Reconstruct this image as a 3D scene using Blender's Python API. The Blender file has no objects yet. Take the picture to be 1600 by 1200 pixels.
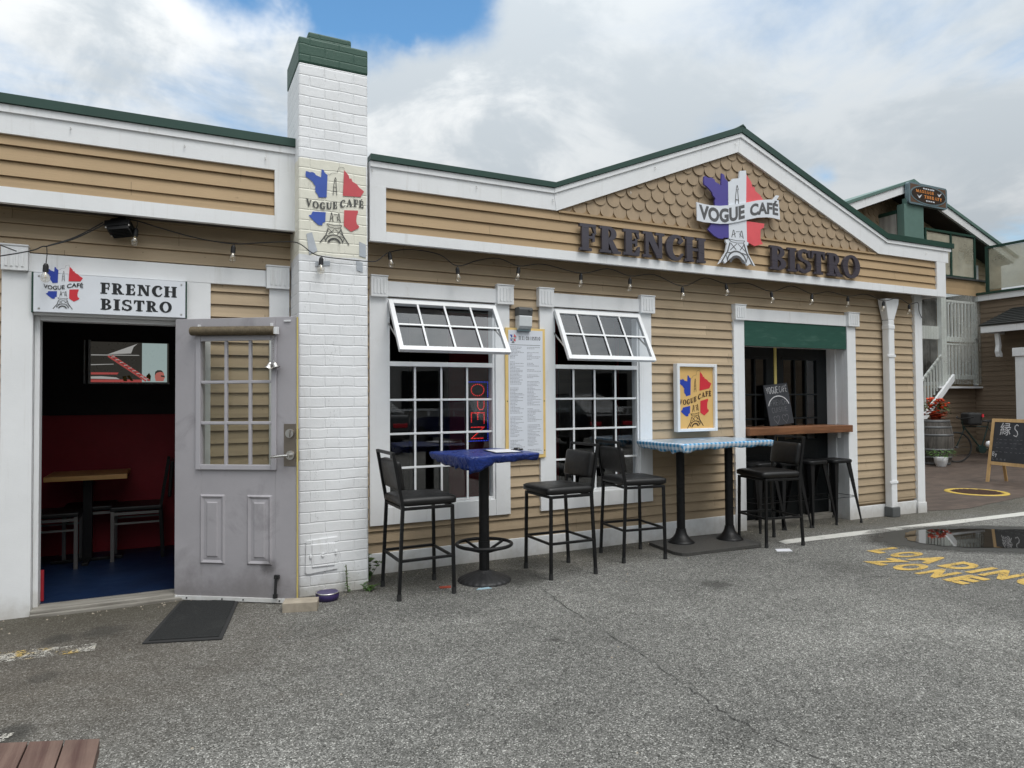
import bpy, bmesh, math, random
from mathutils import Vector, Matrix
rnd = random.Random(7)
R = math.radians
scene = bpy.context.scene
COL = scene.collection

# ------------------------------------------------------------------ camera
CAM_Z = 1.415
cam_d = bpy.data.cameras.new("camera")
cam = bpy.data.objects.new("camera", cam_d)
COL.objects.link(cam)
cam_d.sensor_width = 36.0
cam_d.lens = 36.0 * 1067.0 / 1600.0
cam_d.clip_start = 0.05
cam_d.clip_end = 600
yaw, pit, rol = 0.4597239668, 0.0226934572, -0.0069457183
fw = Vector((math.sin(yaw) * math.cos(pit), math.cos(yaw) * math.cos(pit), math.sin(pit)))
rt = Vector((math.cos(yaw), -math.sin(yaw), 0))
up = rt.cross(fw)
r2 = math.cos(rol) * rt + math.sin(rol) * up
u2 = -math.sin(rol) * rt + math.cos(rol) * up
m = Matrix((r2, u2, -fw)).transposed().to_4x4()
m.translation = (0, 0, CAM_Z)
cam.matrix_world = m
scene.camera = cam

# ------------------------------------------------------------------ sky, sun, exposure
SUN_DIR = Vector((0.16, -0.52, 0.94)).normalized()      # towards the sun
SUN_EL = math.asin(SUN_DIR.z)
SUN_AZ = math.atan2(SUN_DIR.x, SUN_DIR.y)
SUN_STRENGTH = 1.2
SKY_STRENGTH = 0.1
EXPOSURE = 0.23
world = bpy.data.worlds.new("World")
scene.world = world
world.use_nodes = True


class NT:
    """tiny node-tree helper"""
    def __init__(s, tree):
        s.t = tree
        s.n = tree.nodes
        s.l = tree.links

    def node(s, typ, **kw):
        n = s.n.new(typ)
        for k, v in kw.items():
            if k == 'op':
                n.operation = v
            else:
                setattr(n, k, v)
        return n

    def put(s, node, key, val):
        sock = node.inputs[key]
        if isinstance(val, bpy.types.NodeSocket):
            s.l.new(val, sock)
        else:
            if sock.type == 'RGBA' and len(val) == 3:
                val = (*val, 1)
            sock.default_value = val

    def math(s, op, a, b=None, c=None, clamp=False):
        n = s.node('ShaderNodeMath', op=op)
        n.use_clamp = clamp
        s.put(n, 0, a)
        if b is not None:
            s.put(n, 1, b)
        if c is not None:
            s.put(n, 2, c)
        return n.outputs[0]

    def vmath(s, op, a, b=None):
        n = s.node('ShaderNodeVectorMath', op=op)
        s.put(n, 0, a)
        if b is not None:
            s.put(n, 1, b)
        return n.outputs['Value'] if op in ('DOT_PRODUCT', 'LENGTH', 'DISTANCE') else n.outputs[0]

    def scale(s, v, f):
        n = s.node('ShaderNodeVectorMath', op='SCALE')
        s.put(n, 0, v)
        s.put(n, 3, f)
        return n.outputs[0]

    def noise(s, vec, scale, detail=4, rough=0.55, dist=0.0):
        n = s.node('ShaderNodeTexNoise')
        s.put(n, 'Vector', vec)
        s.put(n, 'Scale', scale)
        s.put(n, 'Detail', detail)
        s.put(n, 'Roughness', rough)
        s.put(n, 'Distortion', dist)
        return n.outputs[0]

    def smooth(s, v, a, b, lo=0.0, hi=1.0):
        n = s.node('ShaderNodeMapRange')
        n.interpolation_type = 'SMOOTHSTEP'
        s.put(n, 0, v)
        for i, x in enumerate((a, b, lo, hi)):
            s.put(n, i + 1, x)
        return n.outputs[0]

    def lin(s, v, a, b, lo=0.0, hi=1.0):
        n = s.node('ShaderNodeMapRange')
        s.put(n, 0, v)
        for i, x in enumerate((a, b, lo, hi)):
            s.put(n, i + 1, x)
        return n.outputs[0]

    def mix(s, f, a, b, mode='MIX'):
        n = s.node('ShaderNodeMix')
        n.data_type = 'RGBA'
        n.blend_type = mode
        s.put(n, 0, f)
        s.put(n, 6, a)
        s.put(n, 7, b)
        return n.outputs[2]

    def sep(s, v):
        n = s.node('ShaderNodeSeparateXYZ')
        s.put(n, 0, v)
        return n.outputs

    def comb(s, x, y, z):
        n = s.node('ShaderNodeCombineXYZ')
        for i, q in enumerate((x, y, z)):
            s.put(n, i, q)
        return n.outputs[0]


def build_world():
    w = NT(world.node_tree)
    w.n.clear()
    out = w.node('ShaderNodeOutputWorld')
    bg = w.node('ShaderNodeBackground')
    w.put(bg, 'Strength', SKY_STRENGTH)
    w.l.new(bg.outputs[0], out.inputs[0])
    sky = w.node('ShaderNodeTexSky')
    sky.sky_type = 'NISHITA'
    sky.sun_disc = False
    sky.sun_elevation = SUN_EL
    sky.sun_rotation = SUN_AZ
    sky.air_density = 1.2
    sky.dust_density = 0.6
    tc = w.node('ShaderNodeTexCoord')
    d = w.vmath('NORMALIZE', tc.outputs['Generated'])
    xyz = w.sep(d)
    zz = w.math('ADD', w.math('MAXIMUM', xyz[2], 0.0), 0.16)
    pl = w.comb(w.math('DIVIDE', xyz[0], zz), w.math('DIVIDE', xyz[1], zz), 0.0)
    n1 = w.noise(w.vmath('ADD', pl, (3.1, 1.7, 0.0)), 0.95, 9, 0.56, 0.35)
    n2 = w.noise(w.vmath('ADD', pl, (9.4, 4.2, 2.0)), 2.3, 8, 0.6, 0.5)
    n3 = w.noise(w.vmath('ADD', d, (1.0, 2.0, 5.0)), 3.2, 6, 0.6)
    cov = n1
    # openings of blue in the cloud deck (directions in the sky)
    def blob(az, el, c0, c1, wgt, prev):
        v = Vector((math.sin(az) * math.cos(el), math.cos(az) * math.cos(el), math.sin(el)))
        ang = w.math('ARCCOSINE', w.vmath('DOT_PRODUCT', d, tuple(v)))
        ang = w.math('ADD', ang, w.math('MULTIPLY', w.math('SUBTRACT', n3, 0.5), R(c0) * 1.6))
        b = w.smooth(ang, R(c0), R(c1))
        return w.math('SUBTRACT', prev, w.math('MULTIPLY', b, wgt))
    cov = w.math('ADD', cov, 0.175)
    cov = blob(R(13.0), R(30.5), 6.5, 0.5, 0.34, cov)
    cov = blob(R(20.5), R(31.2), 5.5, 0.5, 0.34, cov)
    cov = blob(R(4.5), R(30.5), 6.0, 0.5, 0.32, cov)
    cov = blob(R(-5), R(31.5), 4.0, 0.5, 0.30, cov)
    cov = blob(R(2.5), R(22), 8, 1, 0.10, cov)
    cov = blob(R(12), R(20), 7, 1, 0.07, cov)
    cov = blob(R(51.2), R(16.2), 4.2, 0.3, 0.30, cov)
    fac = w.smooth(cov, 0.37, 0.62)
    # cloud body: white lit parts and grey thick parts
    shade = w.smooth(w.math('ADD', w.math('MULTIPLY', n2, 0.55), w.math('MULTIPLY', n3, 0.45)), 0.43, 0.57)
    dark = w.smooth(w.vmath('DOT_PRODUCT', d, tuple(Vector((0.70, 0.50, 0.50)).normalized())), 0.86, 0.985)
    shade = w.math('MULTIPLY', shade, w.math('SUBTRACT', 1.0, w.math('MULTIPLY', dark, 0.62)))
    ccol = w.mix(shade, (5.5, 6.05, 6.5), (8.5, 8.75, 8.85))
    glow = w.math('POWER', w.math('MAXIMUM', w.vmath('DOT_PRODUCT', d, tuple(SUN_DIR)), 0.0), 2.0)
    ccol = w.scale(ccol, w.math('MULTIPLY', w.math('ADD', 1.0, w.math('MULTIPLY', glow, 0.5)), w.math('ADD', 0.50, w.math('MULTIPLY', w.math('MAXIMUM', xyz[2], 0.0), 1.15))))
    skyc = w.vmath('MULTIPLY', sky.outputs[0], (0.95, 1.42, 1.62))
    skyc = w.scale(skyc, 1.0)
    col = w.mix(fac, skyc, ccol)
    # below the horizon the world is plain dull ground colour
    col = w.mix(w.smooth(xyz[2], -0.08, -0.01), (1.3, 1.25, 1.2), col)
    w.put(bg, 'Color', col)


build_world()
sun_d = bpy.data.lights.new("sun", 'SUN')
sun_d.energy = SUN_STRENGTH
sun_d.angle = R(24)
sun_d.color = (1.0, 0.965, 0.91)
sun = bpy.data.objects.new("sun", sun_d)
COL.objects.link(sun)
sun.location = (4, -6, 12)
sun.rotation_euler = SUN_DIR.to_track_quat('Z', 'Y').to_euler()
vs = scene.view_settings
vs.view_transform = 'Standard'
vs.look = 'None'
vs.exposure = EXPOSURE
vs.gamma = 1
vs.use_curve_mapping = False
scene.cycles.max_bounces = 8
scene.cycles.transparent_max_bounces = 12
scene.cycles.use_denoising = True
scene.cycles.caustics_reflective = False
scene.cycles.caustics_refractive = False
scene.cycles.sample_clamp_indirect = 6

# ------------------------------------------------------------------ materials
def new_mat(name):
    mt = bpy.data.materials.new(name)
    mt.use_nodes = True
    t = NT(mt.node_tree)
    b = t.n['Principled BSDF']
    return mt, t, b


def srgb(r, g, b, k=1.0):
    def f(c):
        c /= 255.0
        return (c / 12.92 if c <= 0.04045 else ((c + 0.055) / 1.055) ** 2.4) * k
    return (f(r), f(g), f(b))


def mat(name, col, rough=0.5, metal=0.0, var=0.12, vscale=6.0, bump=0.0, bscale=60.0, stretch=(1, 1, 1), spec=0.5,
        stain=None, stain_amt=0.0, stain_scale=2.5, emit=None, coat=0.0):
    mt, t, b = new_mat(name)
    geo = t.node('ShaderNodeNewGeometry')
    pos = t.vmath('MULTIPLY', geo.outputs['Position'], stretch)
    n = t.noise(pos, vscale, 6, 0.6)
    f = t.lin(n, 0.25, 0.75, 1.0 - var, 1.0 + var)
    c = t.scale(t.vmath('ADD', (0, 0, 0), col), f)
    if stain is not None:
        sn = t.noise(pos, stain_scale, 8, 0.68, 0.6)
        c = t.mix(t.math('MULTIPLY', t.smooth(sn, 0.53, 0.70), stain_amt), c, stain)
    t.put(b, 'Base Color', c)
    rn = t.noise(pos, vscale * 3, 4, 0.6)
    t.put(b, 'Roughness', t.lin(rn, 0.2, 0.8, max(0.02, rough - 0.08), min(1, rough + 0.08)))
    b.inputs['Metallic'].default_value = metal
    b.inputs['Specular IOR Level'].default_value = spec
    b.inputs['Coat Weight'].default_value = coat
    if bump:
        bn = t.noise(pos, bscale, 5, 0.6)
        bp = t.node('ShaderNodeBump')
        bp.inputs['Strength'].default_value = 1.0
        bp.inputs['Distance'].default_value = bump
        t.put(bp, 'Height', bn)
        t.l.new(bp.outputs[0], b.inputs['Normal'])
    if emit:
        t.put(b, 'Emission Color', emit[0])
        b.inputs['Emission Strength'].default_value = emit[1]
    return mt


def m_siding(name, col):
    mt, t, b = new_mat(name)
    geo = t.node('ShaderNodeNewGeometry')
    p = geo.outputs['Position']
    xyz = t.sep(p)
    row = t.math('FLOOR', t.math('DIVIDE', xyz[2], 0.0945))
    wn = t.node('ShaderNodeTexWhiteNoise')
    wn.noise_dimensions = '2D'
    t.put(wn, 'Vector', t.comb(row, t.math('FLOOR', t.math('ADD', t.math('DIVIDE', xyz[0], 2.7), t.math('MULTIPLY', row, 0.37))), 0.0))
    f = t.lin(wn.outputs[0], 0, 1, 0.89, 1.08)
    big = t.noise(p, 1.3, 5, 0.6)
    f = t.math('MULTIPLY', f, t.lin(big, 0.25, 0.75, 0.9, 1.09))
    gr = t.noise(t.vmath('MULTIPLY', p, (2.0, 2.0, 60.0)), 3.0, 5, 0.65)
    f = t.math('MULTIPLY', f, t.lin(gr, 0.2, 0.8, 0.96, 1.04))
    c = t.scale(t.vmath('ADD', (0, 0, 0), col), f)
    jx = t.math('FRACT', t.math('ADD', t.math('DIVIDE', xyz[0], 2.7), t.math('MULTIPLY', row, 0.37)))
    c = t.mix(t.smooth(jx, 0.0013, 0.0006, 0.0, 0.8), c, (0.07, 0.05, 0.03))
    nx = t.math('ABSOLUTE', t.math('SUBTRACT', t.math('FRACT', t.math('DIVIDE', xyz[0], 0.406)), 0.5))
    nz = t.math('ABSOLUTE', t.math('SUBTRACT', t.math('FRACT', t.math('DIVIDE', xyz[2], 0.0945)), 0.30))
    nd = t.math('ADD', t.math('POWER', t.math('MULTIPLY', nx, 0.406), 2.0), t.math('POWER', t.math('MULTIPLY', nz, 0.0945), 2.0))
    c = t.mix(t.math('MULTIPLY', t.smooth(nd, 0.000025, 0.000008), t.math('MULTIPLY', t.smooth(wn.outputs[0], 0.3, 0.7), 0.5)), c, (0.16, 0.11, 0.07))
    # knots, drips and rubbed spots with a shape of their own
    kn = t.noise(t.vmath('MULTIPLY', p, (7.0, 1.0, 16.0)), 1.6, 4, 0.6)
    c = t.mix(t.math('MULTIPLY', t.smooth(kn, 0.69, 0.76), 0.45), c, (0.16, 0.105, 0.06))
    # grime splashed up the lowest boards
    sp = t.math('ADD', xyz[2], t.math('MULTIPLY', t.noise(p, 5, 6, 0.65), 0.5))
    c = t.mix(t.smooth(sp, 0.95, 0.30, 0.0, 0.50), c, (0.19, 0.145, 0.095))
    t.put(b, 'Base Color', c)
    b.inputs['Roughness'].default_value = 0.62
    b.inputs['Specular IOR Level'].default_value = 0.3
    bp = t.node('ShaderNodeBump')
    bp.inputs['Distance'].default_value = 0.0012
    t.put(bp, 'Height', gr)
    t.l.new(bp.outputs[0], b.inputs['Normal'])
    return mt


def m_white(name='white_paint', col=(0.82, 0.83, 0.84), dirt=0.32):
    mt, t, b = new_mat(name)
    geo = t.node('ShaderNodeNewGeometry')
    p = geo.outputs['Position']
    n = t.noise(p, 2.2, 6, 0.65)
    c = t.scale(t.vmath('ADD', (0, 0, 0), col), t.lin(n, 0.25, 0.75, 0.93, 1.04))
    streak = t.noise(t.vmath('MULTIPLY', p, (14.0, 14.0, 0.9)), 1.5, 5, 0.6)
    c = t.mix(t.math('MULTIPLY', t.smooth(streak, 0.56, 0.78), dirt), c, (0.47, 0.45, 0.40))
    chip = t.noise(p, 22, 6, 0.7)
    c = t.mix(t.math('MULTIPLY', t.smooth(chip, 0.70, 0.74), 0.75), c, (0.30, 0.25, 0.19))
    blot = t.noise(t.vmath('MULTIPLY', p, (1.0, 1.0, 0.45)), 4.5, 8, 0.72, 0.6)
    c = t.mix(t.smooth(blot, 0.58, 0.76, 0.0, 0.30), c, (0.50, 0.46, 0.38))
    xyz = t.sep(p)
    sp = t.math('ADD', xyz[2], t.math('MULTIPLY', t.noise(p, 7, 7, 0.7), 0.30))
    c = t.mix(t.smooth(sp, 0.34, 0.08, 0.0, 0.55), c, (0.33, 0.29, 0.23))
    t.put(b, 'Base Color', c)
    b.inputs['Roughness'].default_value = 0.5
    b.inputs['Specular IOR Level'].default_value = 0.35
    bp = t.node('ShaderNodeBump')
    bp.inputs['Distance'].default_value = 0.0008
    t.put(bp, 'Height', t.noise(t.vmath('MULTIPLY', p, (1, 1, 6)), 40, 4, 0.6))
    t.l.new(bp.outputs[0], b.inputs['Normal'])
    return mt


def m_brick(name, col, band):
    """painted brick: white, a cream panel behind the emblem, green at the top"""
    mt, t, b = new_mat(name)
    geo = t.node('ShaderNodeNewGeometry')
    p = geo.outputs['Position']
    xyz = t.sep(p)
    wob = t.noise(p, 6, 3, 0.5)
    bx = t.math('ADD', xyz[0], t.math('MULTIPLY', xyz[1], 1.0))
    vec = t.comb(bx, t.math('ADD', xyz[2], t.math('MULTIPLY', wob, 0.02)), 0.0)
    br = t.node('ShaderNodeTexBrick')
    t.put(br, 'Vector', vec)
    t.put(br, 'Scale', 1.0)
    t.put(br, 'Mortar Size', 0.007)
    t.put(br, 'Mortar Smooth', 0.9)
    t.put(br, 'Brick Width', 0.215)
    t.put(br, 'Row Height', 0.0765)
    t.put(br, 'Color1', (0.97, 0.97, 0.97))
    t.put(br, 'Color2', (1.01, 1.01, 1.01))
    t.put(br, 'Mortar', (0.985, 0.985, 0.985))
    f = t.math('MULTIPLY', t.lin(t.noise(p, 3, 6, 0.65), 0.25, 0.75, 0.93, 1.05), 1.0)
    base = t.vmath('ADD', (0, 0, 0), col)
    if band:
        cz = t.math('ADD', xyz[2], t.math('MULTIPLY', t.math('SUBTRACT', wob, 0.5), 0.05))
        cx = t.math('ADD', xyz[0], t.math('MULTIPLY', t.math('SUBTRACT', wob, 0.5), 0.03))
        inb = t.math('MULTIPLY', t.smooth(cz, 2.485, 2.495), t.smooth(cz, 3.205, 3.195))
        inb = t.math('MULTIPLY', inb, t.smooth(cx, 1.315, 1.305))
        base = t.mix(inb, base, (0.81, 0.79, 0.68))
    c = t.vmath('MULTIPLY', t.scale(base, f), br.outputs[0])
    st = t.noise(t.vmath('MULTIPLY', p, (5, 5, 0.8)), 2.0, 6, 0.65)
    c = t.mix(t.math('MULTIPLY', t.smooth(st, 0.58, 0.78), 0.28), c, (0.42, 0.40, 0.34))
    ckn = t.math('ABSOLUTE', t.math('SUBTRACT', t.noise(t.vmath('MULTIPLY', p, (3.0, 3.0, 0.8)), 1.1, 6, 0.6), 0.5))
    c = t.mix(t.smooth(ckn, 0.0012, 0.0004, 0.0, 0.4), c, (0.16, 0.16, 0.15))
    sp = t.math('ADD', xyz[2], t.math('MULTIPLY', t.noise(p, 7, 7, 0.7), 0.25))
    c = t.mix(t.smooth(sp, 0.30, 0.10, 0.0, 0.6), c, (0.30, 0.27, 0.20))
    t.put(b, 'Base Color', c)
    b.inputs['Roughness'].default_value = 0.55
    bp = t.node('ShaderNodeBump')
    bp.inputs['Distance'].default_value = 0.0024
    bp.inputs['Strength'].default_value = 1.0
    h = t.math('ADD', t.math('MULTIPLY', t.math('SUBTRACT', 1.0, br.outputs[1]), 1.0), t.math('MULTIPLY', t.noise(p, 14, 6, 0.65), 1.1))
    t.put(bp, 'Height', h)
    t.l.new(bp.outputs[0], b.inputs['Normal'])
    return mt


def m_asphalt():
    mt, t, b = new_mat('asphalt')
    geo = t.node('ShaderNodeNewGeometry')
    p = geo.outputs['Position']
    xyz = t.sep(p)
    vo = t.node('ShaderNodeTexVoronoi')
    t.put(vo, 'Vector', p)
    t.put(vo, 'Scale', 185.0)
    t.put(vo, 'Randomness', 1.0)
    val = t.sep(vo.outputs['Color'])[0]
    cr = t.node('ShaderNodeValToRGB')
    e = cr.color_ramp.elements
    e[0].position = 0.0
    e[0].color = (0.040, 0.040, 0.036, 1)
    e[1].position = 1.0
    e[1].color = (0.62, 0.61, 0.57, 1)
    for pos, cc in ((0.22, (0.12, 0.118, 0.108, 1)), (0.62, (0.20, 0.197, 0.183, 1)), (0.88, (0.30, 0.295, 0.275, 1))):
        q = e.new(pos)
        q.color = cc
    t.put(cr, 0, val)
    c = cr.outputs[0]
    vo2 = t.node('ShaderNodeTexVoronoi')
    t.put(vo2, 'Vector', p)
    t.put(vo2, 'Scale', 46.0)
    c = t.scale(c, t.lin(t.sep(vo2.outputs['Color'])[1], 0, 1, 0.82, 1.18))
    big = t.noise(p, 0.55, 6, 0.6)
    mid = t.noise(p, 3.1, 6, 0.65)
    f = t.math('MULTIPLY', t.lin(big, 0.3, 0.7, 0.68, 1.10), t.lin(mid, 0.25, 0.75, 0.88, 1.10))
    c = t.scale(c, f)
    # brown dirt tracked out of the doorway, grime and moss along the foot of the wall
    dd = t.vmath('DISTANCE', t.comb(xyz[0], xyz[1], 0.0), (-0.7, 4.6, 0.0))
    dd = t.math('ADD', dd, t.math('MULTIPLY', t.math('SUBTRACT', mid, 0.5), 1.3))
    c = t.mix(t.smooth(dd, 2.3, 0.2, 0.0, 0.55), c, (0.085, 0.066, 0.046))
    pt = t.noise(t.vmath('MULTIPLY', p, (0.5, 1.0, 1.0)), 1.7, 7, 0.68, 0.8)
    c = t.scale(c, t.lin(pt, 0.32, 0.68, 0.82, 1.10))
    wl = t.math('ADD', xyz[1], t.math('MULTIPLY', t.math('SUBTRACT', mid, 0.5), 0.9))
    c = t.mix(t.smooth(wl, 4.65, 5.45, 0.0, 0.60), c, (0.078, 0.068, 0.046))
    # old oil drips and damp spots; shade by table base and bench painted in too
    oi = t.noise(p, 1.15, 5, 0.6, 0.4)
    c = t.mix(t.smooth(oi, 0.60, 0.74, 0.0, 0.45), c, (0.05, 0.05, 0.046))
    for (sx, sy, sr, sa) in ((3.70, 4.0, 0.15, .62), (2.02, 3.515, 0.05, .8), (2.42, 4.90, 0.36, .80), (-0.38, 4.93, 0.17, .55), (-0.62, 4.9, 0.12, .6),
                             (-0.62, 3.6, 0.13, .75), (5.0, 3.9, 0.34, .30), (-0.6, 4.26, 0.10, .4), (1.75, 5.0, .3, .35), (5.75, 3.0, .5, .25)):
        q = t.vmath('DISTANCE', t.comb(xyz[0], xyz[1], 0.0), (sx, sy, 0.0))
        q = t.math('ADD', q, t.math('MULTIPLY', t.math('SUBTRACT', t.noise(p, 9, 5, 0.65), 0.5), sr * 1.1))
        c = t.mix(t.smooth(q, sr, sr * 0.35, 0.0, sa), c, (0.035, 0.034, 0.030))
    t.put(b, 'Base Color', c)
    t.put(b, 'Roughness', t.lin(val, 0, 1, 0.95, 0.72))
    b.inputs['Specular IOR Level'].default_value = 0.35
    bp = t.node('ShaderNodeBump')
    bp.inputs['Distance'].default_value = 0.004
    bp.inputs['Strength'].default_value = 0.9
    t.put(bp, 'Height', t.math('SUBTRACT', val, t.math('MULTIPLY', vo.outputs['Distance'], 0.8)))
    t.l.new(bp.outputs[0], b.inputs['Normal'])
    return mt


def m_worn(name, col, thr=0.52, soft=0.05, col2=None):
    """worn road paint: gaps let the asphalt below show"""
    mt, t, b = new_mat(name)
    geo = t.node('ShaderNodeNewGeometry')
    p = geo.outputs['Position']
    c = t.scale(t.vmath('ADD', (0, 0, 0), col), t.lin(t.noise(p, 14, 6, 0.65), 0.25, 0.75, 0.78, 1.08))
    if col2:
        c = t.mix(t.smooth(t.noise(p, 6, 4, 0.6), 0.5, 0.6), c, col2)
    t.put(b, 'Base Color', c)
    b.inputs['Roughness'].default_value = 0.7
    a = t.math('ADD', t.math('MULTIPLY', t.noise(p, 90, 4, 0.7), 0.6), t.math('MULTIPLY', t.noise(p, 7, 5, 0.6), 0.4))
    t.put(b, 'Alpha', t.smooth(a, thr + soft, thr - soft))
    return mt


def m_glass(name, tint=(0.80, 0.84, 0.86), ior=1.6, rough=0.0):
    mt, t, b = new_mat(name)
    t.n.remove(b)
    out = t.n['Material Output']
    tr = t.node('ShaderNodeBsdfTransparent')
    t.put(tr, 'Color', tint)
    gl = t.node('ShaderNodeBsdfGlossy')
    gl.inputs['Roughness'].default_value = rough
    gg = t.node('ShaderNodeNewGeometry')
    cosv = t.math('ABSOLUTE', t.vmath('DOT_PRODUCT', gg.outputs['Incoming'], gg.outputs['Normal']))
    f0 = ((ior - 1) / (ior + 1)) ** 2
    fac = t.math('ADD', f0, t.math('MULTIPLY', t.math('POWER', t.math('SUBTRACT', 1.0, cosv, clamp=True), 5.0), 1 - f0))
    mx = t.node('ShaderNodeMixShader')
    t.l.new(fac, mx.inputs[0])
    t.l.new(tr.outputs[0], mx.inputs[1])
    t.l.new(gl.outputs[0], mx.inputs[2])
    t.l.new(mx.outputs[0], out.inputs[0])
    geo = t.node('ShaderNodeNewGeometry')
    bp = t.node('ShaderNodeBump')
    bp.inputs['Distance'].default_value = 0.0006
    t.put(bp, 'Height', t.noise(geo.outputs['Position'], 1.6, 2, 0.5))
    t.l.new(bp.outputs[0], gl.inputs['Normal'])
    return mt


def m_frost(name, tint, amount=0.5, ribs=0.0):
    mt, t, b = new_mat(name)
    out = t.n['Material Output']
    tr = t.node('ShaderNodeBsdfTransparent')
    t.put(tr, 'Color', (0.85, 0.87, 0.84))
    mx = t.node('ShaderNodeMixShader')
    geo = t.node('ShaderNodeNewGeometry')
    p = geo.outputs['Position']
    am = t.lin(t.noise(p, 1.7, 5, 0.6), 0.25, 0.75, amount - 0.2, amount + 0.2)
    if ribs:
        sx = t.sep(p)
        wv = t.math('SINE', t.math('MULTIPLY', t.math('ADD', sx[0], sx[1]), ribs))
        am = t.math('ADD', am, t.math('MULTIPLY', wv, 0.12))
    t.put(mx, 0, am)
    t.put(b, 'Base Color', tint)
    b.inputs['Roughness'].default_value = 0.25
    t.l.new(tr.outputs[0], mx.inputs[1])
    t.l.new(b.outputs[0], mx.inputs[2])
    t.l.new(mx.outputs[0], out.inputs[0])
    return mt


def m_uv_check(name):
    """blue gingham vinyl, checks follow the unrolled cloth"""
    mt, t, b = new_mat(name)
    uv = t.node('ShaderNodeUVMap')
    xyz = t.sep(uv.outputs[0])
    def stripe(v):
        fr = t.math('FRACT', t.math('DIVIDE', v, 0.05))
        return t.math('MULTIPLY', t.smooth(fr, 0.02, 0.06), t.smooth(fr, 0.54, 0.50))
    a = stripe(xyz[0])
    c = stripe(xyz[1])
    f = t.math('MULTIPLY', t.math('ADD', a, c), 0.5)
    col = t.mix(f, (0.72, 0.78, 0.84), (0.004, 0.27, 0.56))
    t.put(b, 'Base Color', col)
    b.inputs['Roughness'].default_value = 0.3
    b.inputs['Coat Weight'].default_value = 1.0
    b.inputs['Coat Roughness'].default_value = 0.22
    return mt


def m_wood(name, c1, c2, axis=0, scale=1.0, rough=0.6, bump=0.002):
    mt, t, b = new_mat(name)
    geo = t.node('ShaderNodeNewGeometry')
    st = [14.0, 14.0, 14.0]
    st[axis] = 0.9
    p = t.vmath('MULTIPLY', geo.outputs['Position'], tuple(x * scale for x in st))
    n = t.noise(p, 1.6, 8, 0.65, 0.5)
    n2 = t.noise(geo.outputs['Position'], 3.0, 6, 0.6)
    c = t.mix(t.smooth(n, 0.3, 0.7), c1, c2)
    c = t.scale(c, t.lin(n2, 0.25, 0.75, 0.72, 1.2))
    t.put(b, 'Base Color', c)
    b.inputs['Roughness'].default_value = rough
    bp = t.node('ShaderNodeBump')
    bp.inputs['Distance'].default_value = bump
    t.put(bp, 'Height', n)
    t.l.new(bp.outputs[0], b.inputs['Normal'])
    return mt


def m_paving():
    mt, t, b = new_mat('brick_paving')
    geo = t.node('ShaderNodeNewGeometry')
    p = geo.outputs['Position']
    br = t.node('ShaderNodeTexBrick')
    t.put(br, 'Vector', p)
    t.put(br, 'Scale', 1.0)
    t.put(br, 'Brick Width', 0.21)
    t.put(br, 'Row Height', 0.105)
    t.put(br, 'Mortar Size', 0.004)
    t.put(br, 'Color1', (0.062, 0.042, 0.032))  # brick colours darkened to carry the shade of the yard
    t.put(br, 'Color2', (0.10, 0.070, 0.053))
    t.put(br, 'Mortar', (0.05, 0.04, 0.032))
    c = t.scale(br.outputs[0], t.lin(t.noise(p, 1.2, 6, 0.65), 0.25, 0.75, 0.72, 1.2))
    t.put(b, 'Base Color', c)
    b.inputs['Roughness'].default_value = 0.7
    bp = t.node('ShaderNodeBump')
    bp.inputs['Distance'].default_value = 0.004
    t.put(bp, 'Height', t.math('SUBTRACT', 1.0, br.outputs[1]))
    t.l.new(bp.outputs[0], b.inputs['Normal'])
    return mt


TAN = (0.42, 0.298, 0.172)
M = {}
M['siding'] = m_siding('tan_siding', TAN)
M['siding_wall'] = m_siding('weathered_tan_siding', (0.475, 0.367, 0.245))
M['siding_shaded'] = m_siding('shaded_tan_siding', (0.20, 0.15, 0.105))  # darker copy of the tan siding, yard shade put into its colour
M['white'] = m_white()
M['clean_white'] = mat('white_vinyl', (0.80, 0.81, 0.82), 0.4, var=0.04)
M['brick'] = m_brick('white_painted_brick', (0.84, 0.85, 0.865), True)
M['brick_green'] = m_brick('green_painted_brick', (0.028, 0.085, 0.058), False)
M['green'] = mat('green_metal', (0.014, 0.052, 0.038), 0.42, var=0.18, vscale=2.5, bump=0.0006, bscale=14)
M['green_paint'] = mat('green_paint', (0.027, 0.085, 0.065), 0.5, spec=0.25, var=0.1, stain=(0.075, 0.15, 0.12), stain_amt=0.5, stain_scale=3.0, stretch=(1, 1, 5))
M['green_grey'] = mat('grey_green_panel', (0.115, 0.20, 0.175), 0.5, var=0.08)
M['shingle'] = mat('fish_scale_shingle', (0.345, 0.255, 0.163), 0.65, var=0.16, vscale=9, bump=0.0015, bscale=60, stretch=(1, 1, 0.35))
M['soffit'] = mat('dark_soffit', (0.028, 0.021, 0.016), 0.8)
M['roof'] = mat('dark_roofing', (0.05, 0.052, 0.05), 0.85, bump=0.003)
M['asphalt'] = m_asphalt()
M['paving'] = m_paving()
M['lav'] = mat('lavender_grey_paint', (0.385, 0.368, 0.388), 0.45, var=0.08, vscale=3, stain=(0.16, 0.15, 0.16), stain_amt=0.35, stain_scale=3.0, bump=0.0005, bscale=35)
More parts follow.
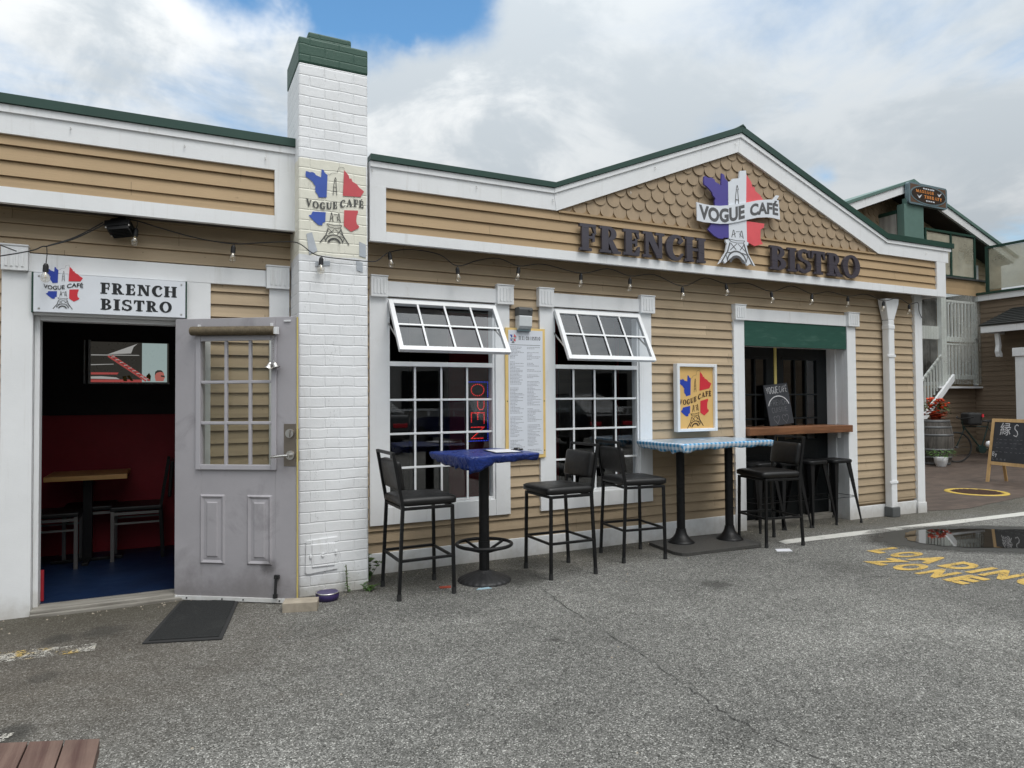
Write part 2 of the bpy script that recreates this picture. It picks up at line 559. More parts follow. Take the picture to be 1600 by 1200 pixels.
def add_scuffs(mt):
    t = NT(mt.node_tree)
    b = t.n['Principled BSDF']
    c = b.inputs['Base Color'].links[0].from_socket
    geo = t.node('ShaderNodeNewGeometry')
    p = geo.outputs['Position']
    xyz = t.sep(p)
    g = t.math('ADD', xyz[2], t.math('MULTIPLY', t.noise(p, 5, 7, 0.7), 0.55))
    c = t.mix(t.smooth(g, 0.62, 0.25, 0.0, 0.55), c, (0.12, 0.105, 0.095))
    hn = t.vmath('DISTANCE', p, (0.72, 4.99, 1.02))
    hn = t.math('ADD', hn, t.math('MULTIPLY', t.noise(p, 11, 6, 0.7), 0.16))
    c = t.mix(t.smooth(hn, 0.26, 0.10, 0.0, 0.45), c, (0.15, 0.135, 0.13))
    kn = t.vmath('DISTANCE', p, (0.60, 5.08, 0.25))
    kn = t.math('ADD', kn, t.math('MULTIPLY', t.noise(p, 16, 6, 0.7), 0.10))
    c = t.mix(t.smooth(kn, 0.14, 0.06, 0.0, 0.7), c, (0.06, 0.055, 0.055))
    sc = t.noise(t.vmath('MULTIPLY', p, (2.0, 2.0, 14.0)), 5.0, 6, 0.7)
    c = t.mix(t.smooth(sc, 0.68, 0.74, 0.0, 0.5), c, (0.19, 0.18, 0.19))
    t.put(b, 'Base Color', c)


add_scuffs(M['lav'])
M['lav_frame'] = mat('pale_lavender_paint', (0.42, 0.405, 0.43), 0.42, var=0.07)
M['glass'] = m_glass('window_glass', (0.82, 0.85, 0.87), 2.25)
M['door_glass'] = m_glass('door_glass', (0.82, 0.84, 0.80), 1.45)
M['black_metal'] = mat('black_powder_coat', (0.008, 0.008, 0.0085), 0.45, spec=0.3, var=0.3, vscale=12, bump=0.0003, bscale=300)
M['vinyl'] = mat('black_vinyl', (0.011, 0.0105, 0.0105), 0.42, spec=0.35, var=0.25, vscale=7, bump=0.0018, bscale=26)
M['rubber'] = mat('black_rubber', (0.018, 0.018, 0.018), 0.8)
M['iron'] = mat('black_cast_iron', (0.016, 0.016, 0.017), 0.55, var=0.4, vscale=25, bump=0.0012, bscale=90, stain=(0.09, 0.075, 0.06), stain_amt=0.25)
M['steel'] = mat('steel', (0.62, 0.60, 0.57), 0.28, metal=1.0, var=0.1)
M['dark_steel'] = mat('dull_chair_steel', (0.20, 0.19, 0.185), 0.45, metal=0.8)
M['bronze'] = mat('bronze_plate', (0.25, 0.215, 0.18), 0.36, metal=0.8, var=0.1)
M['yellow_strip'] = mat('yellow_weatherstrip', (0.62, 0.50, 0.16), 0.6)
M['red_wall'] = mat('red_wall_paint', (0.34, 0.014, 0.026), 0.6, var=0.12)
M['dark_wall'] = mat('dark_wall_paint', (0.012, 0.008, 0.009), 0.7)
M['blue_floor'] = mat('blue_floor_paint', (0.006, 0.017, 0.050), 0.45, spec=0.3, var=0.25, vscale=3)
M['table_wood'] = m_wood('honey_table_wood', (0.62, 0.33, 0.11), (0.72, 0.41, 0.15), 0, 0.6, 0.35, 0.0004)
M['shelf_wood'] = m_wood('reddish_shelf_wood', (0.14, 0.055, 0.024), (0.25, 0.11, 0.048), 0, 1.0, 0.5, 0.003)
M['old_wood'] = m_wood('weathered_threshold_wood', (0.15, 0.135, 0.115), (0.36, 0.34, 0.30), 0, 1.4, 0.8, 0.002)
M['plank'] = m_wood('peeling_red_plank', (0.070, 0.030, 0.024), (0.165, 0.105, 0.082), 1, 1.0, 0.65, 0.005)
M['pine'] = m_wood('pine_frame', (0.56, 0.35, 0.15), (0.66, 0.44, 0.21), 2, 0.8, 0.5, 0.0005)
M['blue_red'] = None
M['ink'] = mat('black_ink', (0.012, 0.014, 0.016), 0.45, var=0.05)
M['brown_ink'] = mat('dark_brown_ink', (0.05, 0.022, 0.014), 0.5, var=0.05)
M['grey_ink'] = mat('grey_ink', (0.075, 0.075, 0.07), 0.5, var=0.1)
M['banner_ink'] = mat('mid_grey_ink', (0.105, 0.105, 0.11), 0.5, var=0.05)
M['blue'] = mat('flag_blue', (0.022, 0.055, 0.36), 0.45, var=0.06)
M['red'] = mat('flag_red', (0.62, 0.030, 0.045), 0.45, var=0.06)
M['blue_faded'] = mat('faded_flag_blue', (0.045, 0.10, 0.42), 0.5, var=0.1)
M['red_faded'] = mat('faded_flag_red', (0.60, 0.085, 0.10), 0.5, var=0.1)
M['violet_blue'] = mat('violet_blue_print', (0.082, 0.065, 0.30), 0.4, var=0.12, vscale=1.5)
M['coral_red'] = mat('coral_red_print', (0.78, 0.115, 0.13), 0.4, var=0.08)
M['sign_white'] = mat('sign_white', (0.74, 0.77, 0.82), 0.4, var=0.03)
M['sign_tan'] = mat('sign_tan', (0.72, 0.45, 0.16), 0.5, var=0.08, vscale=4)
M['letter'] = mat('plum_grey_letter_face', (0.060, 0.054, 0.068), 0.30, var=0.15, vscale=2.0, stretch=(0.3, 1, 4))
M['menu_yellow'] = mat('menu_yellow', (0.80, 0.57, 0.22), 0.5, var=0.1)
M['menu_paper'] = mat('menu_paper', (0.74, 0.77, 0.83), 0.35, var=0.02)
M['menu_text'] = mat('menu_text', (0.28, 0.29, 0.32), 0.6)
M['chalkboard'] = mat('chalkboard_slate', (0.030, 0.033, 0.040), 0.65, var=0.25, vscale=5, stain=(0.075, 0.08, 0.09), stain_amt=0.4)
M['chalk'] = mat('white_chalk', (0.62, 0.62, 0.64), 0.9, var=0.35, vscale=60)
M['chalk_faint'] = mat('faint_chalk', (0.17, 0.175, 0.19), 0.9, var=0.4, vscale=60)
M['tape'] = mat('silver_tape', (0.50, 0.53, 0.57), 0.35, metal=0.3, var=0.1, bump=0.002, bscale=18)
M['clear'] = m_glass('clear_bulb_glass', (0.96, 0.94, 0.90), 2.3)
M['filament'] = mat('brass_filament', (0.85, 0.70, 0.42), 0.4, metal=0.2)
M['cable'] = mat('black_cable', (0.012, 0.012, 0.013), 0.55)
M['lens'] = mat('frosted_lens', (0.66, 0.69, 0.70), 0.22, var=0.05, vscale=25)
M['cloth_blue'] = mat('blue_plastic_cloth', (0.009, 0.030, 0.185), 0.30, var=0.2, vscale=5, bump=0.010, bscale=11)
M['gingham'] = m_uv_check('gingham_vinyl')


def add_creases(mt, scale, dist):
    t = NT(mt.node_tree)
    b = t.n['Principled BSDF']
    geo = t.node('ShaderNodeNewGeometry')
    p = geo.outputs['Position']
    n1 = t.math('ABSOLUTE', t.math('SUBTRACT', t.noise(p, scale, 2, 0.5, 0.8), 0.5))
    n2 = t.math('ABSOLUTE', t.math('SUBTRACT', t.noise(p, scale * 2.3, 2, 0.5, 0.6), 0.5))
    h = t.math('ADD', t.math('MULTIPLY', t.math('SQRT', n1), 0.6), t.math('MULTIPLY', t.math('SQRT', n2), 0.4))
    bp = t.node('ShaderNodeBump')
    bp.inputs['Distance'].default_value = dist
    t.put(bp, 'Height', h)
    t.l.new(bp.outputs[0], b.inputs['Normal'])


add_creases(M['cloth_blue'], 6.0, 0.022)
add_creases(M['gingham'], 7.0, 0.006)
M['paper'] = mat('paper', (0.66, 0.66, 0.70), 0.5, var=0.06)
M['mat_rubber'] = mat('doormat', (0.010, 0.011, 0.011), 0.9, var=0.5, vscale=60, bump=0.006, bscale=180, stain=(0.05, 0.05, 0.045), stain_amt=0.25)
M['mat_edge'] = mat('doormat_edge', (0.022, 0.022, 0.022), 0.75)
M['concrete'] = mat('concrete_block', (0.33, 0.285, 0.225), 0.85, var=0.25, vscale=14, bump=0.003, bscale=60)
M['purple'] = mat('purple_enamel', (0.040, 0.026, 0.105), 0.35)
M['leaf'] = mat('weed_leaf', (0.055, 0.125, 0.022), 0.5, var=0.4, vscale=20)
M['stem'] = mat('weed_stem', (0.10, 0.11, 0.04), 0.6)
M['line_white'] = m_worn('worn_white_line', (0.58, 0.57, 0.53), 0.60, 0.05)
M['line_old'] = m_worn('flaking_line', (0.52, 0.50, 0.45), 0.485, 0.03, (0.42, 0.30, 0.10))
M['line_yellow'] = m_worn('worn_yellow_paint', (0.58, 0.385, 0.095), 0.555, 0.07)
M['crack'] = mat('crack_tar', (0.030, 0.029, 0.027), 0.9)
M['wet'] = mat('wet_asphalt', (0.058, 0.056, 0.052), 0.55, var=0.35, vscale=60, bump=0.002, bscale=140, spec=0.5)
M['barrel'] = m_wood('weathered_barrel_oak', (0.040, 0.035, 0.031), (0.125, 0.112, 0.10), 2, 1.0, 0.7, 0.004)
M['hoop'] = mat('barrel_hoop', (0.16, 0.165, 0.17), 0.5, metal=0.4, var=0.3, stain=(0.12, 0.06, 0.03), stain_amt=0.3)
M['flower'] = mat('orange_flower', (0.72, 0.090, 0.022), 0.55, var=0.25, vscale=30)
M['terracotta'] = mat('red_plant_pot', (0.30, 0.045, 0.02), 0.5)
M['rust'] = mat('rusty_cover', (0.085, 0.045, 0.030), 0.75, var=0.4, vscale=20, bump=0.003, bscale=50)
M['yellow'] = mat('yellow_ring', (0.52, 0.36, 0.06), 0.6, var=0.15)
M['cream'] = mat('cream_paint', (0.70, 0.69, 0.60), 0.5, var=0.08)
M['poly'] = m_frost('clear_corrugated_sheet', (0.62, 0.62, 0.58), 0.22, 60.0)
M['refl_glass'] = m_frost('tan_reflection_glass', (0.66, 0.62, 0.50), 0.45)  # tan tint painted in for the reflection on the railing glass
M['screen'] = m_frost('ribbed_privacy_glass', (0.46, 0.46, 0.44), 0.78, 40.0)
M['dark_interior'] = mat('shadowed_room', (0.10, 0.095, 0.09), 0.8)
M['black_board'] = mat('black_door_paint', (0.008, 0.010, 0.011), 0.4, var=0.15, spec=0.25)
M['refl_teal'] = mat('reflection_teal', (0.22, 0.30, 0.30), 0.3, var=0.1, emit=((0.40, 0.50, 0.49), 0.55))  # emissive colours of the reflection painted on the wall mirror
M['refl_dark'] = mat('reflection_dark', (0.02, 0.02, 0.018), 0.3, emit=((0.07, 0.065, 0.055), 0.3))
M['refl_red'] = mat('reflection_red', (0.3, 0.04, 0.04), 0.3, emit=((0.60, 0.11, 0.10), 0.4))
M['refl_skin'] = mat('reflection_skin', (0.4, 0.15, 0.12), 0.3, emit=((0.55, 0.17, 0.14), 0.5))
M['refl_light'] = mat('reflection_light', (0.5, 0.5, 0.48), 0.3, emit=((0.62, 0.62, 0.60), 0.4))
M['led_red'] = mat('red_led', (0.5, 0.02, 0.02), 0.3, emit=((1.0, 0.035, 0.03), 1.3))
M['led_blue'] = mat('blue_led', (0.02, 0.02, 0.5), 0.3, emit=((0.04, 0.08, 1.0), 0.9))
M['car_red'] = mat('maroon_car_paint', (0.11, 0.010, 0.016), 0.25, var=0.03, coat=1.0)
M['car_black'] = mat('black_car_paint', (0.012, 0.012, 0.014), 0.2, var=0.03, coat=1.0)
M['car_blue'] = mat('dark_blue_car_paint', (0.014, 0.020, 0.075), 0.2, var=0.03, coat=1.0)
M['grey_wall'] = mat('grey_stucco', (0.34, 0.335, 0.32), 0.8, var=0.15)
M['orange_sign'] = mat('orange_lettering', (0.72, 0.27, 0.07), 0.5)
M['sign_frame'] = mat('blue_grey_frame', (0.14, 0.20, 0.225), 0.45)
M['grey_pvc'] = mat('grey_pipe_boot', (0.10, 0.105, 0.105), 0.6)
mp, tp, bp_ = new_mat('puddle_water')
bp_.inputs['Base Color'].default_value = (0.018, 0.017, 0.015, 1)
bp_.inputs['Roughness'].default_value = 0.02
bp_.inputs['IOR'].default_value = 1.6
M['water'] = mp

# ------------------------------------------------------------------ mesh helpers
ORG = {}


class MB:
    def __init__(s):
        s.v = []
        s.f = []
        s.m = []
        s.s = []
        s.uv = {}

    def add(s, vs, fs, mi=0, smooth=False):
        o = len(s.v)
        s.v += [tuple(v) for v in vs]
        for f in fs:
            s.f.append([i + o for i in f])
            s.m.append(mi)
            s.s.append(smooth)
        return o

    def box(s, x0, x1, y0, y1, z0, z1, mi=0):
        s.add([(x0, y0, z0), (x1, y0, z0), (x1, y1, z0), (x0, y1, z0), (x0, y0, z1), (x1, y0, z1), (x1, y1, z1), (x0, y1, z1)],
              [(0, 3, 2, 1), (4, 5, 6, 7), (0, 1, 5, 4), (1, 2, 6, 5), (2, 3, 7, 6), (3, 0, 4, 7)], mi)
        return s

    def bar(s, p, q, w, h=None, mi=0, ref=(0, 0, 1)):
        """rectangular bar from p to q"""
        h = h or w
        p, q = Vector(p), Vector(q)
        d = (q - p).normalized()
        ref = Vector(ref)
        if abs(d.dot(ref)) > 0.95:
            ref = Vector((1, 0, 0))
        a = d.cross(ref).normalized() * w / 2
        b = a.cross(d).normalized() * h / 2
        vs = [p - a - b, p + a - b, p + a + b, p - a + b, q - a - b, q + a - b, q + a + b, q - a + b]
        s.add(vs, [(0, 1, 2, 3), (7, 6, 5, 4), (0, 4, 5, 1), (1, 5, 6, 2), (2, 6, 7, 3), (3, 7, 4, 0)], mi)
        return s

    def cyl(s, p, q, r0, r1=None, n=16, mi=0, caps=True):
        r1 = r0 if r1 is None else r1
        p, q = Vector(p), Vector(q)
        d = (q - p).normalized()
        ref = Vector((0, 0, 1)) if abs(d.z) < 0.9 else Vector((1, 0, 0))
        a = d.cross(ref).normalized()
        b = d.cross(a)
        ring = [(math.cos(2 * math.pi * i / n), math.sin(2 * math.pi * i / n)) for i in range(n)]
        vs = [p + (a * c + b * e) * r0 for c, e in ring] + [q + (a * c + b * e) * r1 for c, e in ring]
        s.add(vs, [(i, n + i, n + (i + 1) % n, (i + 1) % n) for i in range(n)], mi, True)
        if caps:
            s.add(vs[:n], [tuple(range(n))], mi)
            s.add(vs[n:], [tuple(reversed(range(n)))], mi)
        return s

    def tube(s, path, r, n=8, mi=0, closed=False):
        P = [Vector(p) for p in path]
        k = len(P)
        rings = []
        prev = None
        for i in range(k):
            if closed:
                d = (P[(i + 1) % k] - P[i - 1]).normalized()
            else:
                d = (P[min(i + 1, k - 1)] - P[max(i - 1, 0)]).normalized()
            if prev is None:
                ref = Vector((0, 0, 1)) if abs(d.z) < 0.9 else Vector((1, 0, 0))
                a = d.cross(ref).normalized()
            else:
                a = (prev - d * prev.dot(d)).normalized()
            prev = a
            b = d.cross(a)
            rings.append([P[i] + (a * math.cos(2 * math.pi * j / n) + b * math.sin(2 * math.pi * j / n)) * r for j in range(n)])
        vs = [v for rg in rings for v in rg]
        fs = []
        for i in range(k if closed else k - 1):
            o, q = i * n, ((i + 1) % k) * n
            for j in range(n):
                fs.append((o + j, o + (j + 1) % n, q + (j + 1) % n, q + j))
        s.add(vs, fs, mi, True)
        if not closed:
            s.add(rings[0], [tuple(reversed(range(n)))], mi)
            s.add(rings[-1], [tuple(range(n))], mi)
        return s

    def lathe(s, prof, cx=0, cy=0, z0=0, n=24, mi=0, flute=0.0, nf=0):
        vs, fs = [], []
        for (r, z) in prof:
            for j in range(n):
                a = 2 * math.pi * j / n
                rr = r * (1 + flute * math.cos(nf * a)) if nf else r
                vs.append((cx + rr * math.cos(a), cy + rr * math.sin(a), z0 + z))
        for i in range(len(prof) - 1):
            for j in range(n):
                fs.append((i * n + j, i * n + (j + 1) % n, (i + 1) * n + (j + 1) % n, (i + 1) * n + j))
        s.add(vs, fs, mi, True)
        if prof[0][0] > 1e-4:
            s.add(vs[:n], [tuple(reversed(range(n)))], mi)
        if prof[-1][0] > 1e-4:
            s.add(vs[-n:], [tuple(range(n))], mi)
        return s

    def prism(s, poly, fn, d0, d1, mi=0, back=True):
        """2-D polygon (counter-clockwise seen from the front) given depth d0 (front) to d1 (back); fn(a,b,d)->xyz"""
        n = len(poly)
        F = [fn(a, b, d0) for a, b in poly]
        B = [fn(a, b, d1) for a, b in poly]
        s.add(F, [tuple(range(n))], mi)
        if back:
            s.add(B, [tuple(reversed(range(n)))], mi)
        s.add(F + B, [(i, n + i, n + (i + 1) % n, (i + 1) % n) for i in range(n)], mi)
        return s

    def sheet(s, poly, fn, d, mi=0):
        s.add([fn(a, b, d) for a, b in poly], [tuple(range(len(poly)))], mi)
        return s

    def ribbon(s, pts, w, fn, d, mi=0):
        k = len(pts)
        L, Rr = [], []
        for i in range(k):
            a = Vector(pts[max(i - 1, 0)])
            b = Vector(pts[min(i + 1, k - 1)])
            t = (b - a)
            t = t.normalized() if t.length > 1e-9 else Vector((1, 0))
            nn = Vector((-t.y, t.x)) * w / 2
            p = Vector(pts[i])
            L.append(p + nn)
            Rr.append(p - nn)
        vs = [fn(p.x, p.y, d) for p in Rr] + [fn(p.x, p.y, d) for p in L]
        s.add(vs, [(i, i + 1, k + i + 1, k + i) for i in range(k - 1)], mi)
        return s


def obj(name, mb, mats, parent=None, bev=0.0, seg=2, loc=None, rot=None, local=False, sub=0, wn=False):
    me = bpy.data.meshes.new(name)
    org = Vector((0, 0, 0))
    if parent is not None and not local:
        org = ORG.get(parent.name, Vector((0, 0, 0)))
    me.from_pydata([(v[0] - org.x, v[1] - org.y, v[2] - org.z) for v in mb.v], [], mb.f)
    if not isinstance(mats, (list, tuple)):
        mats = [mats]
    for k in mats:
        me.materials.append(M[k] if isinstance(k, str) else k)
    me.polygons.foreach_set('material_index', mb.m)
    me.polygons.foreach_set('use_smooth', mb.s)
    if mb.uv:
        ul = me.uv_layers.new(name='UVMap')
        for lp in me.loops:
            ul.data[lp.index].uv = mb.uv.get(lp.vertex_index, (0, 0))
    me.update()
    o = bpy.data.objects.new(name, me)
    COL.objects.link(o)
    if parent is not None:
        o.parent = parent
        ORG[o.name] = org
    if loc is not None:
        o.location = loc
    if rot is not None:
        o.rotation_euler = rot
    if bev:
        b = o.modifiers.new('bevel', 'BEVEL')
        b.width = bev
        b.segments = seg
        b.limit_method = 'ANGLE'
        b.angle_limit = R(40)
        b.harden_normals = False
    if sub:
        q = o.modifiers.new('subd', 'SUBSURF')
        q.levels = q.render_levels = sub
    return o


def tag(o, label, cat, group=None, kind=None):
    o['label'] = label
    o['category'] = cat
    if group:
        o['group'] = group
    if kind:
        o['kind'] = kind
    return o


def thing(name, label, cat, loc=(0, 0, 0), rotz=0.0, group=None, local=False):
    o = bpy.data.objects.new(name, None)
    o.empty_display_size = 0.1
    COL.objects.link(o)
    o.location = loc
    o.rotation_euler = (0, 0, rotz)
    ORG[o.name] = Vector((0, 0, 0)) if local else Vector(loc)
    return tag(o, label, cat, group)


def struct(name, mb, mats, **k):
    o = obj(name, mb, mats, **k)
    o['kind'] = 'structure'
    return o


def children(o):
    return [c for c in bpy.data.objects if c.parent == o]


def copy_tree(o, parent=None):
    c = o.copy()
    COL.objects.link(c)
    if parent is not None:
        c.parent = parent
    for ch in list(o.children):
        copy_tree(ch, c)
    return c


XZ = lambda Y: (lambda a, b, d: (a, Y + d, b))          # facade-parallel drawing plane, d>0 goes into the wall


def arc(cx, cy, rx, ry, a0, a1, n=20):
    return [(cx + rx * math.cos(R(a0 + (a1 - a0) * i / n)), cy + ry * math.sin(R(a0 + (a1 - a0) * i / n))) for i in range(n + 1)]


# ------------------------------------------------------------------ lettering
def r_(x0, y0, x1, y1):
    return [(x0, y0), (x1, y0), (x1, y1), (x0, y1)]


def ring(cx, cy, ro, so, ri, si, a0, a1, icx=None, n=24):
    icx = cx if icx is None else icx
    out = arc(cx, cy, ro, so, a0, a1, n)
    inn = arc(icx, cy, ri, si, a0, a1, n)
    return [[out[i], out[i + 1], inn[i + 1], inn[i]] for i in range(n)]


def merged_ring(*a, **k):
    """one closed band polygon instead of quads (open arcs only)"""
    q = ring(*a, **k)
    outer = [p[0] for p in q] + [q[-1][1]]
    inner = [p[3] for p in q] + [q[-1][2]]
    return outer + inner[::-1]


ST = r_(.08, 0, .33, 1)
GLY = {
 'F': (.64, [ST, r_(0, .89, .60, 1), r_(0, 0, .44, .1), r_(.3, .46, .50, .56), [(.47, .34), (.56, .36), (.56, .66), (.47, .68)], [(.46, .9), (.60, .9), (.62, .64), (.56, .64)]]),
 'E': (.68, [ST, r_(0, .89, .60, 1), r_(0, 0, .60, .11), r_(.3, .46, .48, .56), [(.45, .35), (.54, .37), (.54, .65), (.45, .67)], [(.46, .9), (.60, .9), (.63, .66), (.57, .66)], [(.44, .1), (.58, .36), (.65, .36), (.62, .0), (.5, .0)]]),
 'R': (.82, [ST, r_(0, 0, .43, .1), r_(0, .9, .36, 1), merged_ring(.34, .73, .31, .27, .10, .16, -90, 90), r_(.3, .46, .35, .57), [(.30, .5), (.50, .5), (.72, .1), (.82, .1), (.82, 0), (.50, 0)]]),
 'N': (.88, [r_(.1, 0, .23, .96), r_(0, 0, .34, .1), r_(0, .9, .2, 1), [(.06, 1), (.36, 1), (.78, 0), (.58, 0)], r_(.64, 0, .78, 1), r_(.52, .9, .88, 1)]),
 'C': (.74, [merged_ring(.42, .5, .42, .52, .20, .39, 62, 300, icx=.47), [(.52, .98), (.62, .96), (.74, .80), (.60, .64), (.50, .70), (.56, .86)], [(.62, .08), (.74, .26), (.68, .30), (.56, .16)]]),
 'H': (.90, [r_(.07, 0, .32, 1), r_(.58, 0, .83, 1), r_(0, 0, .39, .1), r_(0, .9, .39, 1), r_(.51, 0, .90, .1), r_(.51, .9, .90, 1), r_(.3, .45, .6, .56)]),
 'B': (.74, [r_(.08, 0, .32, 1), r_(0, .9, .36, 1), r_(0, 0, .36, .1), merged_ring(.35, .75, .29, .25, .10, .14, -90, 90), merged_ring(.35, .27, .36, .27, .13, .15, -90, 90), r_(.3, .45, .36, .55)]),
 'I': (.44, [r_(.09, 0, .35, 1), r_(0, 0, .44, .1), r_(0, .9, .44, 1)]),
 'S': (.70, [merged_ring(.34, .735, .31, .275, .12, .15, 40, 262), merged_ring(.36, .275, .33, .285, .13, .15, -145, 90), [(.12, .66), (.34, .46), (.60, .34), (.58, .44), (.36, .56), (.26, .64)], [(.50, .94), (.62, 1.0), (.64, .66), (.56, .68)], [(.02, .36), (.10, .36), (.2, .1), (.02, .02)]]),
 'T': (.74, [r_(.25, 0, .50, 1), r_(0.02, .88, .72, 1), [(.0, .66), (.07, .66), (.16, .9), (.02, .9)], [(.67, .66), (.74, .66), (.72, .9), (.58, .9)], r_(.14, 0, .61, .1)]),
 'O': (.86, [merged_ring(.43, .5, .43, .52, .19, .40, 90, 270), merged_ring(.43, .5, .43, .52, .19, .40, -90, 90)]),
 'V': (.82, [[(.04, 1), (.32, 1), (.50, .22), (.44, 0), (.34, 0)], [(.62, 1), (.74, 1), (.46, 0), (.38, 0), (.40, .12)], r_(0, .92, .38, 1), r_(.54, .92, .82, 1)]),
 'G': (.80, [merged_ring(.42, .5, .42, .52, .20, .39, 62, 310, icx=.47), [(.52, .98), (.66, .96), (.70, .70), (.62, .66), (.54, .84)], r_(.52, .04, .72, .44), r_(.44, .38, .80, .46)]),
 'U': (.80, [r_(.07, .3, .31, 1), r_(.60, .3, .72, 1), merged_ring(.395, .32, .325, .34, .085, .22, 180, 360, icx=.43), r_(0, .92, .38, 1), r_(.52, .92, .80, 1)]),
 'A': (.88, [[(.08, 0), (.18, 0), (.44, 1), (.36, 1)], [(.32, 1), (.50, 1), (.82, 0), (.56, 0)], r_(.2, .28, .62, .37), r_(0, 0, .28, .08), r_(.48, 0, .88, .08)]),
 'M': (1.02, [r_(.09, 0, .21, 1), r_(.72, 0, .95, 1), [(.05, 1), (.30, 1), (.56, .2), (.48, 0)], [(.44, .0), (.56, .0), (.84, 1), (.72, 1)], r_(0, 0, .31, .09), r_(.64, 0, 1.02, .09), r_(0, .92, .2, 1), r_(.8, .92, 1.02, 1)]),
 'P': (.70, [ST, r_(0, 0, .45, .1), r_(0, .9, .36, 1), merged_ring(.34, .72, .33, .28, .11, .17, -90, 90), r_(.3, .44, .35, .55)]),
 'Y': (.84, [[(.03, 1), (.30, 1), (.50, .52), (.34, .42)], [(.64, 1), (.76, 1), (.50, .42), (.42, .5)], r_(.28, 0, .52, .5), r_(0, .92, .36, 1), r_(.54, .92, .84, 1), r_(.17, 0, .63, .09)]),
}
GLY['É'] = (GLY['E'][0], GLY['E'][1] + [[(.26, 1.06), (.36, 1.06), (.52, 1.24), (.38, 1.24)]])


def fix_ccw(p):
    a = sum(p[i][0] * p[(i + 1) % len(p)][1] - p[(i + 1) % len(p)][0] * p[i][1] for i in range(len(p)))
    return p if a > 0 else p[::-1]


def slab_letter(mb, ch, fn, depth, mi=0, step=0.0007, sides=True):
    """fn(u in 0..1 of glyph width, v in cap heights, d)"""
    w, pcs = GLY[ch]
    for k, pc in enumerate(pcs):
        pc = fix_ccw([(x / w, y) for x, y in pc])
        if sides:
            mb.prism(pc, fn, -depth + k * step, 0.0, mi, back=False)
        else:
            mb.sheet(pc, fn, -depth + k * step, mi)


def slab_line(mb, text, x0, x1, zb, zt, fnY, depth, mi=0, bend=None, step=0.0004, gap=.10, sides=False):
    adv = [(GLY[c][0] if c != ' ' else .4) for c in text]
    tot = sum(adv) + gap * (len(text) - 1)
    sx = (x1 - x0) / tot
    x = x0
    for c, a in zip(text, adv):
        if c != ' ':
            def fn(u, v, d, x=x, a=a):
                X = x + u * a * sx
                Z = zb + v * (zt - zb) + (bend(X) if bend else 0)
                return fnY(X, Z, d)
            slab_letter(mb, c, fn, depth, mi, step, sides)
        x += (a + gap) * sx


def text_mb(txt, x0, x1, zb, h, fn, d, mi=0, bend=None, mb=None, bold=0.0):
    """text set in the built-in font, as a flat mesh fitted between x0 and x1"""
    cu = bpy.data.curves.new('lettering', 'FONT')
    cu.body = txt
    cu.size = 1.0
    cu.fill_mode = 'FRONT'
    cu.offset = bold
    cu.resolution_u = 4
    o = bpy.data.objects.new('lettering', cu)
    me = bpy.data.meshes.new_from_object(o)
    vs = [v.co.copy() for v in me.vertices]
    fs = [tuple(p.vertices) for p in me.polygons]
    bpy.data.objects.remove(o)
    bpy.data.curves.remove(cu)
    bpy.data.meshes.remove(me)
    mb = mb or MB()
    if not vs:
        return mb
    xs = [v.x for v in vs]
    a, b = min(xs), max(xs)
    cap = 0.69
    out = []
    for v in vs:
        X = x0 + (v.x - a) / (b - a) * (x1 - x0)
        Z = zb + v.y / cap * h + (bend(X) if bend else 0)
        out.append(fn(X, Z, d))
    mb.add(out, fs, mi)
    return mb


STROKE = {
 'V': [[(0, 1), (.35, 0), (.7, 1)]], 'O': [arc(.35, .5, .33, .5, 90, 450, 16)], 'G': [arc(.38, .5, .36, .5, 50, 330, 14) + [(.7, .42), (.42, .42)]],
 'U': [[(0, 1), (0, .3), (.12, .05), (.35, 0), (.55, .06), (.66, .3), (.66, 1)]], 'E': [[(.6, 1), (0, 1), (0, 0), (.6, 0)], [(0, .52), (.5, .52)]],
 'C': [arc(.38, .5, .36, .5, 50, 310, 14)], 'A': [[(0, 0), (.35, 1), (.7, 0)], [(.14, .36), (.56, .36)]], 'F': [[(0, 0), (0, 1), (.6, 1)], [(0, .54), (.48, .54)]],
 'R': [[(0, 0), (0, 1), (.4, 1), (.6, .85), (.58, .62), (.4, .5), (0, .48)], [(.34, .48), (.66, 0)]], 'N': [[(0, 0), (0, 1), (.62, 0), (.62, 1)]],
 'H': [[(0, 0), (0, 1)], [(.62, 0), (.62, 1)], [(0, .5), (.62, .5)]], 'I': [[(.1, 0), (.1, 1)]],
 'S': [[(.6, .9), (.35, 1), (.08, .86), (.1, .62), (.5, .42), (.62, .2), (.4, 0), (.02, .1)]],
 'B': [[(0, 0), (0, 1), (.4, 1), (.55, .78), (.4, .54), (0, .54)], [(.4, .54), (.62, .3), (.45, 0), (0, 0)]], 'y': [[(0, .55), (.22, .1)], [(.46, .55), (.1, -.3)]],
 'o': [arc(.26, .28, .25, .28, 90, 450, 12)], 'm': [[(0, 0), (0, .55)], [(0, .4), (.16, .55), (.28, .4), (.28, 0)], [(.28, .4), (.44, .55), (.56, .4), (.56, 0)]],
 'e': [[(.04, .3), (.5, .3), (.42, .52), (.2, .55), (.03, .3), (.1, .05), (.3, 0), (.5, .1)]], 'É': [[(.6, 1), (0, 1), (0, 0), (.6, 0)], [(0, .52), (.5, .52)], [(.25, 1.1), (.45, 1.25)]],
}


def chalk_line(mb, txt, x0, z0, h, wk, fn, d, mi=0, lw=.006, adv=.88, rs=None):
    rs = rs or random.Random(3)
    x = x0
    for c in txt:
        if c in STROKE:
            for st in STROKE[c]:
                jz = rs.uniform(-.02, .02) * h
                mb.ribbon([(x + a * wk + rs.uniform(-.02, .02) * wk, z0 + b * h + jz) for a, b in st], lw, fn, d, mi)
        x += wk * (adv if c != 'I' else .5)


